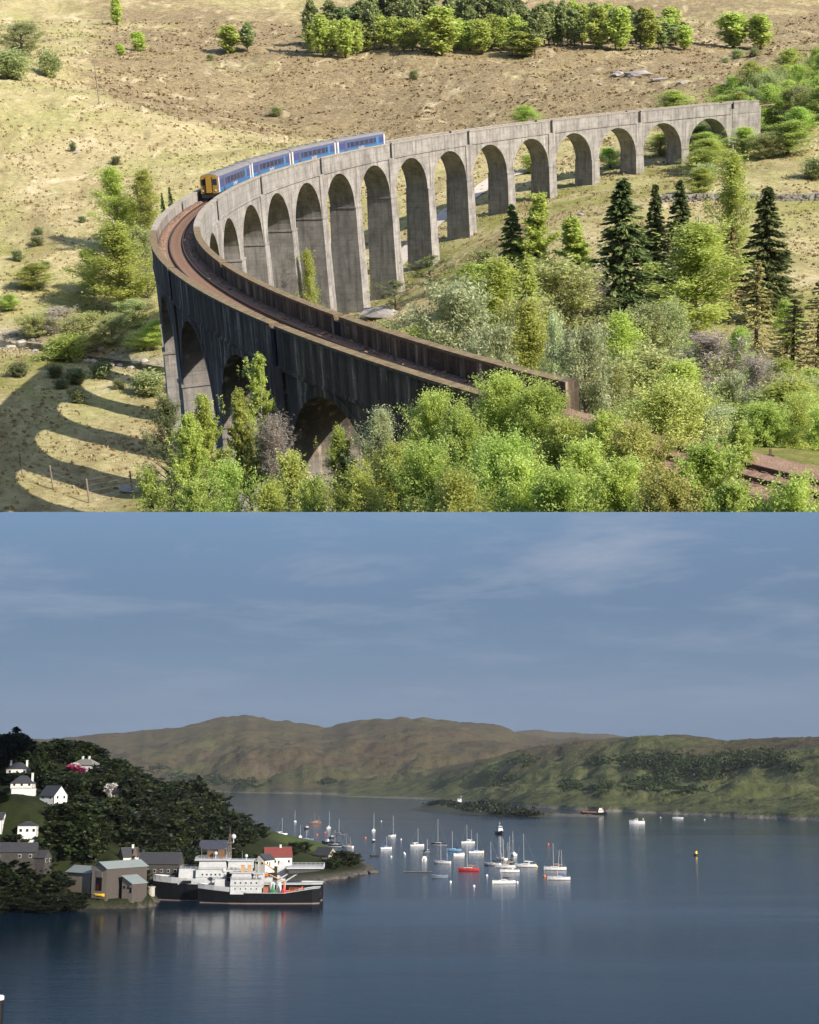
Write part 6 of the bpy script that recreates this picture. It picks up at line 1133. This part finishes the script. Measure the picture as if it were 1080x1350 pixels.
near('birch', 'birch', BARK, 775, 585, 56, 120, 'olive green bush between the birch crown and golden bush', 22, .08, 50, 15, 18, base=.02, prof='round', name='bush', cat='bush')
near('fresh', 'fresh', BARK, 975, 560, 62, 70, 'fresh green sapling beside the track on the right', 23, .08, 44, 13, 17, base=.02, prof='egg')
near('birch', 'birch', BARK, 1045, 636, 47, 150, 'low green bush below the track at the right', 24, .075, 50, 15, 18, base=.02, prof='round', name='bush', cat='bush')
near('birch', 'birch', BARK, 1050, 522, 84, 110, 'light green bush above the track at the right', 30, .08, 48, 14, 18, base=.02, prof='round', name='bush', cat='bush')
near('fresh', 'fresh', BARK, 1012, 545, 74, 90, 'fresh green bush left of the light bush above the track', 31, .08, 46, 14, 18, base=.02, prof='round', name='bush', cat='bush')
near('birch', 'birch', BARK, 1090, 560, 72, 90, 'green bush leaning over the track at the right edge', 32, .08, 44, 14, 18, base=.02, prof='round', name='bush', cat='bush')
near('birch', 'birch', BARK, 800, 548, 61, 100, 'yellow-green bush covering the outer parapet end', 33, .075, 50, 15, 20, base=.02, prof='round', name='bush', cat='bush')
near('birch', 'birch', BARK, 520, 590, 66, 120, 'yellow-green bush between the silver willow and large birch', 34, .075, 50, 15, 20, base=.02, prof='round', name='bush', cat='bush')
near('fresh', 'fresh', BARK, 615, 545, 65, 120, 'fresh green bush between the two tall birch crowns', 35, .075, 50, 15, 20, base=.02, prof='round', name='bush', cat='bush')
near('birch', 'birch', BARK, 690, 610, 53, 140, 'yellow-green bush in front of the fresh birch crown', 36, .075, 50, 15, 20, base=.02, prof='round', name='bush', cat='bush')
near('birch', 'birch', BARK, 815, 610, 52, 130, 'yellow-green bush in front of the olive and gold bush', 37, .075, 50, 15, 20, base=.02, prof='round', name='bush', cat='bush')
near('birch', 'birch', BARK, 350, 640, 66, 110, 'low yellow-green bush between the bare shrub and willow', 38, .075, 48, 14, 20, base=.02, prof='round', name='bush', cat='bush')
near('fresh', 'fresh', BARK, 255, 640, 68, 100, 'low fresh bush at the foot of the slim birch', 39, .075, 46, 14, 20, base=.02, prof='round', name='bush', cat='bush')
near('birch', 'birch', BARK, 600, 630, 52, 140, 'low leafy bush in front of the glossy green bush', 25, .075, 50, 15, 18, base=.02, prof='round', name='bush', cat='bush')
near('fresh', 'fresh', BARK, 735, 620, 51, 140, 'low dense green bush before the olive bush', 26, .075, 50, 15, 18, base=.02, prof='round', name='bush', cat='bush')
near('rowan', 'rowan', BARK, 880, 630, 49, 140, 'low gold-tipped bush in front of the dark leafy bush', 27, .085, 50, 14, 16, base=.02, prof='round', name='bush', cat='bush')
near('fresh', 'fresh', BARK, 415, 636, 64, 96, 'low bright bush left of the dense fresh birch', 28, .075, 44, 14, 18, base=.02, prof='round', name='bush', cat='bush')
near('fresh', 'fresh', BARK, 965, 640, 47, 110, 'low fresh green bush right of the gold-tipped bush', 29, .08, 46, 14, 17, base=.02, prof='round', name='bush', cat='bush')

# ---- harbour wood on the headland
BOX = [(88, 112, 1008, 1022, 784), (0, 52, 1008, 1022, 762), (8, 62, 1022, 1046, 700), (30, 95, 1036, 1063, 680), (22, 52, 1084, 1100, 632), (-12, 6, 1078, 1094, 634), (92, 135, 998, 1016, 790), (88, 200, 1130, 1180, 610), (184, 240, 1124, 1150, 640), (262, 300, 1108, 1122, 690), (342, 386, 1118, 1142, 775), (412, 442, 1120, 1134, 812), (165, 182, 1114, 1140, 648), (385, 428, 1100, 1112, 1000), (136, 160, 1034, 1054, 720)]
sky_r = ([0, 15, 28, 42, 55, 70, 90, 115, 135, 150, 170, 190, 210, 240, 268, 290, 310, 340, 360, 400], [972, 966, 962, 972, 986, 978, 974, 977, 986, 996, 1003, 1015, 1029, 1030, 1026, 1044, 1063, 1084, 1098, 1112])
def l_row(x, y, z): d = np.array([x, y, z - EYE]); yc = d[1] * _ca + d[2] * _sa; zc = -d[1] * _sa + d[2] * _ca; return 540 + F * d[0] / yc, 675 - F * zc / yc
def tl(kind, px, D, H, W, label, group, name, force=False):
    x = (px - 540) / F * D; z = land(x, D)
    if z < 1.2 and not force: return False
    pt = l_row(x, D, z + H)[1]; pb = l_row(x, D, z)[1]
    if not force:
        lim = np.interp(px, *sky_r) + rt_.uniform(0, 5)
        if pt < lim: H = H - (lim - pt) / F * D; pt = lim
        if H < 4: return False
        hwp = W / 2 * F / D * .8
        for a0, a1, r0, r1, Dh in BOX:
            if D < Dh + 6 and px + hwp > a0 and px - hwp < a1 and pb > r0 and pt < r1 - 2:
                H = (pb - r1 + 2) / F * D
                if H < 2.2: return False
                W = min(W, H * 1.7); pt = r1 - 2
            if abs(D - Dh) < 9 and a0 < px < a1: return False
    if not force:
        for hx, hy, hz_ in HOUSES:
            al = (x - hx) * .66 - (D - hy) * .75; pe = abs((x - hx) * .75 + (D - hy) * .66)
            if 2 < al < 60 and pe < 8 + W * .4 and z + H > hz_ + 2 + al * .30:
                H = hz_ + 2 + al * .30 - z
                if H < 2.2: return False
                W = min(W, H * 1.6)
    plant(kind, (x, D, z - .3), H + .3, W, None, label, 'tree', group, name); return True
HOUSES = [tuple(l_at(*q)) for q in ((24, 1021, 762), (30, 1046, 700), (70, 1063, 680), (37, 1099, 632), (113, 1017, 790))]
cnt = 0; GL = 'broadleaf trees of the dense wood on the headland'
for D in np.linspace(584, 900, 27):
    for px in np.arange(-30, 400, 21) + rt_.uniform(0, 21):
        px = px + rt_.normal(0, 4)
        if cnt > 296 or px > np.interp(D, [583, 640, 700, 800, 905], [150, 240, 300, 330, 345]): continue
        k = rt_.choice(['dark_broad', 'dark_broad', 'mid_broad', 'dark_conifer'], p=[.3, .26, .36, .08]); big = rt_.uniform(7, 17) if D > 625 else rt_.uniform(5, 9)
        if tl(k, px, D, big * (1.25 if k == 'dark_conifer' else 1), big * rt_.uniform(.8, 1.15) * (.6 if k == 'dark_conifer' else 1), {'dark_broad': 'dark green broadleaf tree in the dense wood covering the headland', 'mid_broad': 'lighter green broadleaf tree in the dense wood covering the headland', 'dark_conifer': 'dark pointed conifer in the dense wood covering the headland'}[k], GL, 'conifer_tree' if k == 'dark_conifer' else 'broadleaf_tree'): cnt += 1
for k, px, D, top, w_, lb in (('dark_conifer', 28, 815, 958, 34, 'tall dark conifer on the headland skyline above the villas'), ('dark_conifer', 10, 820, 972, 24, 'shorter dark conifer beside the tall skyline conifer'), ('dark_conifer', 268, 850, 1022, 22, 'dark pointed conifer at the low end of the wood'), ('mid_broad', 118, 835, 985, 26, 'light green tree right behind the pale hipped house'), ('dark_conifer', 44, 812, 974, 22, 'dark conifer right of the tall skyline conifer')):
    x = (px - 540) / F * D; z = land(x, D); zt = l_at(px, top, D)[2]; plant(k, (x, D, z - .3), zt - z, w_ / F * D, None, lb, 'tree', None, 'conifer_tree' if 'conifer' in k else 'broadleaf_tree')
def bushl(k, px, row, D, H, W, lb, name='bush', cat='bush'): q = l_at(px, row, D); plant(k, q - np.array([0, 0, .4]), H, W, None, lb, cat, None, name)
bushl('pink_bush', 97, 1020, 780, 5.5, 9, 'crimson flowering rhododendron beside the pale hipped house'); bushl('pink_bush', 106, 1021, 778, 4, 6, 'smaller crimson rhododendron below the pale hipped house'); bushl('white_bush', 148, 1052, 720, 7.5, 8, 'white blossoming tree in the dark wood'); bushl('white_bush', 99, 1012, 782, 3, 5, 'white flowering bush beside the crimson rhododendron')
for px, D, H, W in ((452, 790, 9, 13), (462, 800, 8, 11), (442, 780, 6, 10), (470, 812, 5, 9), (405, 820, 6, 10), (392, 800, 7, 8), (330, 740, 6, 9), (318, 735, 7, 9), (335, 800, 8, 10), (352, 860, 7, 9), (310, 700, 6, 9)):
    x = (px - 540) / F * D; plant('mid_broad', (x, D, max(land(x, D), .5) - .3), H, W, None, 'low green shrub growing along the houses of the point', 'bush', 'shrubs among the houses on the point', 'shrub')
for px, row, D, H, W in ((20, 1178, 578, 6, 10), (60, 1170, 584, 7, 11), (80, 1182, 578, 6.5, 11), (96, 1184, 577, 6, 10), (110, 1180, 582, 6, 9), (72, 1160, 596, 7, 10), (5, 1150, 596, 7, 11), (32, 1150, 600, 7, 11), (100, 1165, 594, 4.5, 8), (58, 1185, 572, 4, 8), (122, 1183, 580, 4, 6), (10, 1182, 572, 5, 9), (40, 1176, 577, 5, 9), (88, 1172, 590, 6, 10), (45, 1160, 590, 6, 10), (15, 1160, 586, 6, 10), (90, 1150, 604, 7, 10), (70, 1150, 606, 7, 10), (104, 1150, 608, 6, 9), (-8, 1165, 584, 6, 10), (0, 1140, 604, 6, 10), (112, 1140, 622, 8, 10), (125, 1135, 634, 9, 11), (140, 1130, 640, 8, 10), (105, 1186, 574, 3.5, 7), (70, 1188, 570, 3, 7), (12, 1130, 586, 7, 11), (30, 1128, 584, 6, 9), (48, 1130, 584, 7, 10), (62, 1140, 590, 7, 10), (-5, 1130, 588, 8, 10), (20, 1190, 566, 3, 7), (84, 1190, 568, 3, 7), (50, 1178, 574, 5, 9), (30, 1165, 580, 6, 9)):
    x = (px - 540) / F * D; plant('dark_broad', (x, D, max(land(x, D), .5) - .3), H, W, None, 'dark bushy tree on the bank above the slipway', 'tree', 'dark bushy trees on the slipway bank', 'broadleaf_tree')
for i in range(44):
    px = rt_.uniform(-15, 78); D = rt_.uniform(638, 694); x = (px - 540) / F * D; H = rt_.uniform(1.8, 3.4); z = land(x, D); pt = l_row(x, D, z + H)[1]
    if any(a0 - 6 < px < a1 + 6 and D < Dh + 6 and pt < r1 - 1 and l_row(x, D, z)[1] > r0 for a0, a1, r0, r1, Dh in BOX): continue
    plant('dark_broad' if i % 3 else 'mid_broad', (x, D, z - .3), H, H * rt_.uniform(1.5, 2.4), None, 'low dark garden shrub on the slope below the white villas', 'bush', 'garden shrubs below the villas', 'shrub')
# scrub woods on the far island and islet: masses too far to count
def scrub(name, label, patches, mat, size, seed, surf):
    r = np.random.default_rng(seed); Ps = []
    for (px, row, wpx, hrow, n_) in patches:
        a = r.normal(0, .42, (n_, 2)); p_ = []
        for dx, dy in a:
            q = surf(px + dx * wpx, row + dy * hrow)
            if q is not None: p_.append(q)
        if p_: Ps.append(np.array(p_))
    c_ = np.concatenate(Ps); k = np.repeat(np.arange(len(c_)), 20); p = c_[k] + r.normal(0, 1, (len(k), 3)) * np.array([1.3, 1.3, .55]) * size * 1.4 + np.array([0, 0, size * 1.2])
    V, Q = quads(p, size, r, .75); tn = np.clip(r.normal(.4, .2, len(c_))[k] + r.normal(0, .12, len(k)), 0, 1); o = obj(name, np_mesh(name, V, Q, LEAF[mat], tn)); stuff(o); tag(o, label, 'scrub'); return o
def hill_at_(L_):
    px_, x_, D_, z_, t_ = L_
    def f(px, row):
        j = int(np.clip((px + 140) / 1360 * 419, 0, 419)); rows = np.array([l_row(x_[i, j], D_[i, j], z_[i, j])[1] for i in range(len(D_))]); ok = np.where((rows[:-1] >= row) & (rows[1:] < row) & (z_[:-1, j] > 0))[0]
        return None if len(ok) == 0 else np.array([x_[ok[0], j], D_[ok[0], j], z_[ok[0], j]])
    return f
scrub('island_woodland', 'dark scrub woodland on the craggy slope of the far island', [(865, 1003, 30, 12, 255), (890, 1010, 40, 16, 374), (850, 1032, 40, 9, 238), (930, 1012, 30, 14, 238), (950, 1002, 24, 10, 153), (980, 1000, 24, 10, 153), (1010, 998, 22, 12, 136), (790, 1002, 18, 6, 85), (750, 1036, 18, 7, 102), (790, 1037, 14, 6, 68), (690, 1003, 20, 8, 68), (648, 1020, 8, 5, 27), (655, 1035, 6, 5, 23), (670, 1026, 10, 4, 23), (545, 1002, 8, 4, 27), (580, 1004, 20, 5, 51), (1040, 1010, 14, 8, 51), (830, 1000, 24, 8, 102), (900, 1040, 30, 5, 51)], 'mid', 1.7, 4, hill_at_(LN))
scrub('far_woodland', 'dark woodland along the foot of the long far hills', [(290, 1028, 24, 8, 102), (330, 1032, 26, 6, 68), (436, 1030, 12, 5, 40), (215, 1012, 18, 6, 34), (250, 1024, 20, 6, 44)], 'mid', 2.6, 5, hill_at_(LM))
def islet_at(px, row):
    u = np.clip((px - 556) / 158, .03, .97); i = int(u * 89); j = int(np.clip((1074 - row) / 20 * 23, 3, 20)); return np.array([ix[i, j], iy[i, j], iz[i, j]])
scrub('islet_scrub', 'dark scrub and low trees covering the islet', [(695, 1069, 24, 6, 90), (670, 1066, 30, 6, 70), (640, 1064, 40, 6, 70), (615, 1063, 30, 6, 40), (590, 1063, 20, 6, 40), (575, 1062, 18, 6, 20)], 'dark', 1.8, 6, islet_at)
# ================================================================== SMALL THINGS IN THE GLEN
STONES = P('drystone', (.26, .24, .21), .95, .4, 1.5, bmp=.5); WEATH = P('weathered_post', (.24, .2, .16), .95, .3, 3); GRAV = P('gravel_track', (.48, .42, .36), .95, .25, 1.2, bmp=.5)
def strip(name, pts, w, mat, lift=.12):
    pts = [ground_pt(px, Y) for px, Y in pts]; P_ = []
    for i in range(len(pts) - 1):
        for t in np.linspace(0, 1, 14, endpoint=False): P_.append(pts[i] + (pts[i + 1] - pts[i]) * t)
    P_.append(pts[-1]); mb = MB(); rings = []
    for i, p in enumerate(P_):
        d = (P_[min(i + 1, len(P_) - 1)] - P_[max(i - 1, 0)])[:2]; d = d / np.hypot(*d); nn = np.array([-d[1], d[0]])
        rings.append([(*(p[:2] + nn * w * k), gz(*(p[:2] + nn * w * k)) + lift + .05 * (1 - abs(k))) for k in (-1, -.5, 0, .5, 1)])
    mb.loft(rings, cap=False, closed=False); return struct(obj(name, mb.mesh(name, mat, True), mw=MU))
strip('path', [(520, 318), (545, 330), (590, 352), (628, 372), (655, 388), (700, 398)], 2.4, GRAV, .3)
rs_ = np.random.default_rng(8)
def wall(px0, Y0, px1, Y1, label):
    a, b = ground_pt(px0, Y0), ground_pt(px1, Y1); n_ = int(np.hypot(*(b - a)[:2]) / .42); w_ = root('drystone_wall', a, 0, MU); tag(w_, label, 'wall'); mb = MB()
    for i in range(n_):
        q = a + (b - a) * i / n_; zg = gz(q[0], q[1])
        for k in range(4):
            c = np.array([q[0] + rs_.normal(0, .15), q[1] + rs_.normal(0, .22), zg + .2 + k * .36]) - a; s = rs_.uniform(.2, .36)
            vs = c + rs_.normal(0, .07, (8, 3)) + np.array([(x, y, z) for z in (-s * .8, s * .8) for y in (-s, s) for x in (-s * 1.3, s * 1.3)]); mb.add(vs, [(0, 2, 3, 1), (4, 5, 7, 6), (0, 1, 5, 4), (2, 6, 7, 3), (0, 4, 6, 2), (1, 3, 7, 5)])
    stuff(obj('stones', mb.mesh('stones', STONES), w_))
wall(868, 312, 1100, 314, 'grey drystone wall crossing the straw meadow behind the spruces')
# fences
def fence(pts, label, h=1.3, r=.06, wires=4, spacing=None):
    P_ = [ground_pt(px, Y) for px, Y in pts]
    if spacing:
        Q_ = []
        for i in range(len(P_) - 1):
            m_ = max(1, int(np.hypot(*(P_[i + 1] - P_[i])[:2]) / spacing))
            for k in range(m_): q = P_[i] + (P_[i + 1] - P_[i]) * k / m_; q[2] = gz(q[0], q[1]); Q_.append(q)
        P_ = Q_ + [P_[-1]]
    f = root('wire_fence', P_[0], 0, MU); tag(f, label, 'fence'); o_ = P_[0]
    pm = MB().tube([(0, 0, -.5), (0, 0, h * .98), (0, 0, h)], [r, r, r * .6], 6).mesh('post', WEATH)
    for q in P_: o = obj('post', pm, f); o.location = q - o_
    for k in range(wires):
        z = h * (.25 + .7 * k / max(wires - 1, 1)); obj('wire', MB().tube([q - o_ + np.array([0, 0, z]) for q in P_], .012, 3).mesh('wire', STEEL), f)
fence([(-40, 176), (30, 172), (70, 168), (118, 164), (175, 166)], 'post and wire fence crossing the grass in the viaduct shadow', 3.2, .12)
fence([(138, 482), (170, 478), (215, 474), (262, 470), (300, 470), (345, 470), (420, 478)], 'long thin fence along the crest of the left grass slope', 1.3, .14, 3, 4.0)
p_ = ground_pt(131, 480); t = root('utility_pole', p_, 0, MU); tag(t, 'thin wooden pole on the crest of the left slope', 'pole'); zt = u_at(131, 78, 480)[2] - p_[2]
part(MB().tube([(0, 0, -.5), (0, 0, zt)], [.22, .16], 8), 'shaft', WEATH, t); part(MB().box(-1.1, 1.1, -.12, .12, zt - .9, zt - .65), 'crossarm', WEATH, t); part(MB().tube([(-.9, 0, zt - .65), (-.9, 0, zt - .35)], .1, 6).tube([(.9, 0, zt - .65), (.9, 0, zt - .35)], .1, 6), 'insulator', P('grey_steel', (.3, .3, .3)), t)
# stream: water and stones
m, n, l, p = nodes('stream_water'); p.inputs['Base Color'].default_value = (.035, .03, .024, 1); p.inputs['Roughness'].default_value = .15; bump(n, l, p, noise(n, l, 1.5, 3, .6), .3, .15)
mb = MB(); rings = []
for x in np.linspace(-86, -42, 40):
    y = np.interp(x, sx, sy); rings.append([(x, y - 2.6, gz(x, y) + .28), (x, y + 2.6, gz(x, y) + .28)])
mb.loft(rings, cap=False, closed=False); struct(obj('stream', mb.mesh('stream', m), mw=MU))
GS = [rock_mesh(30 + i, P('stream_stone', (.36, .32, .28), .95, .35, 1.5, bmp=.5)) for i in range(4)]
for i in range(46):
    x = rs_.uniform(-88, -44); y = np.interp(x, sx, sy) + rs_.choice([-1, 1]) * rs_.uniform(1.5, 7); o = obj('boulder', GS[i % 4]); s = rs_.uniform(.22, .75)
    o.matrix_world = MU @ Matrix.Translation((x, y, gz(x, y) + s * .15)) @ Matrix.Rotation(rs_.uniform(0, 6), 4, 'Z') @ Matrix.Diagonal((s * 1.3, s, s * .7, 1)); tag(o, 'pale rounded stone in the gravel of the stream bed', 'boulder', 'stones of the stream bed')
ROCKU = [rock_mesh(50 + i, P('moor_rock', (.30, .27, .25), .95, .3, 1, bmp=.5)) for i in range(3)]
for px, Y, s, lb in ((102, 425, 1.1, 'pale rock lying on the left grass slope'), (842, 575, 3.5, 'pale outcrop slab at the edge of the mixed copse'), (815, 580, 2.5, 'low pale outcrop left of the copse slab'), (870, 560, 2.2, 'small pale outcrop below the copse'), (900, 545, 2.0, 'small pale outcrop on the moor above the far arches'), (790, 560, 1.2, 'little pale rock on the moor above the far arches'), (700, 590, 1.0, 'little pale rock below the pine belt'), (1020, 262, .8, 'pale rock on the straw meadow'), (765, 300, .7, 'pale rock near the pier on the straw slope'), (505, 262, 3.0, 'flat pale rock by the foot of the tallest pier'), (65, 228, .6, 'small rock in the viaduct shadow'), (172, 168, 1.0, 'dark rock slab by the fence')):
    b_ = ground_pt(px, Y); o = obj('boulder', ROCKU[int(px) % 3]); o.matrix_world = MU @ Matrix.Translation(b_ + np.array([0, 0, s * .1])) @ Matrix.Rotation(px, 4, 'Z') @ Matrix.Diagonal((s * 1.8, s, s * .45, 1)); tag(o, lb, 'rock')
# trackside marker posts beyond the parapet end
for b_, r_, h_, lb in ((22.25, -3.6, .8, 'rusty marker post beside the track end of parapet'), (22.45, -3.3, .6, 'short dark signal box post beside the rusty marker')):
    q = vp(b_, r_, -1.9); t = root('marker_post', q, 0, MU); tag(t, lb, 'post'); part(MB().box(-.05, .05, -.05, .05, -1.5, h_), 'post', P('rusty_post', (.16, .09, .05), .8), t); part(MB().box(-.15, .15, -.08, .08, h_ * .3, h_ * .5), 'box', P('dark_box', (.05, .05, .05), .6), t)

# ================================================================== lay the harbour chart out in metres
for o in list(C.objects):
    if o.parent is None and o.type in ('MESH', 'EMPTY'):
        up_ = (o.matrix_basis.to_3x3() @ Vector((0, 0, 1))).normalized()
        if up_.z > 0.9999 and not o.get('glen'):
            mw = o.matrix_basis.copy(); o.matrix_world = Matrix.Scale(CHART, 4) @ mw
# ------------------------------------------------------------------ air
m = bpy.data.materials.new('sea_haze'); m.use_nodes = True; nt = m.node_tree; nt.nodes.clear()
vo = nt.nodes.new('ShaderNodeOutputMaterial'); pv = nt.nodes.new('ShaderNodeVolumePrincipled'); pv.inputs['Color'].default_value = (.86, .9, 1.0, 1); pv.inputs['Density'].default_value = 0.000013; nt.links.new(pv.outputs[0], vo.inputs['Volume'])
hzm = MB().box(-10600, 10600, -470, 13900, -8, 760).mesh('haze', m); stuff(obj('haze', hzm))
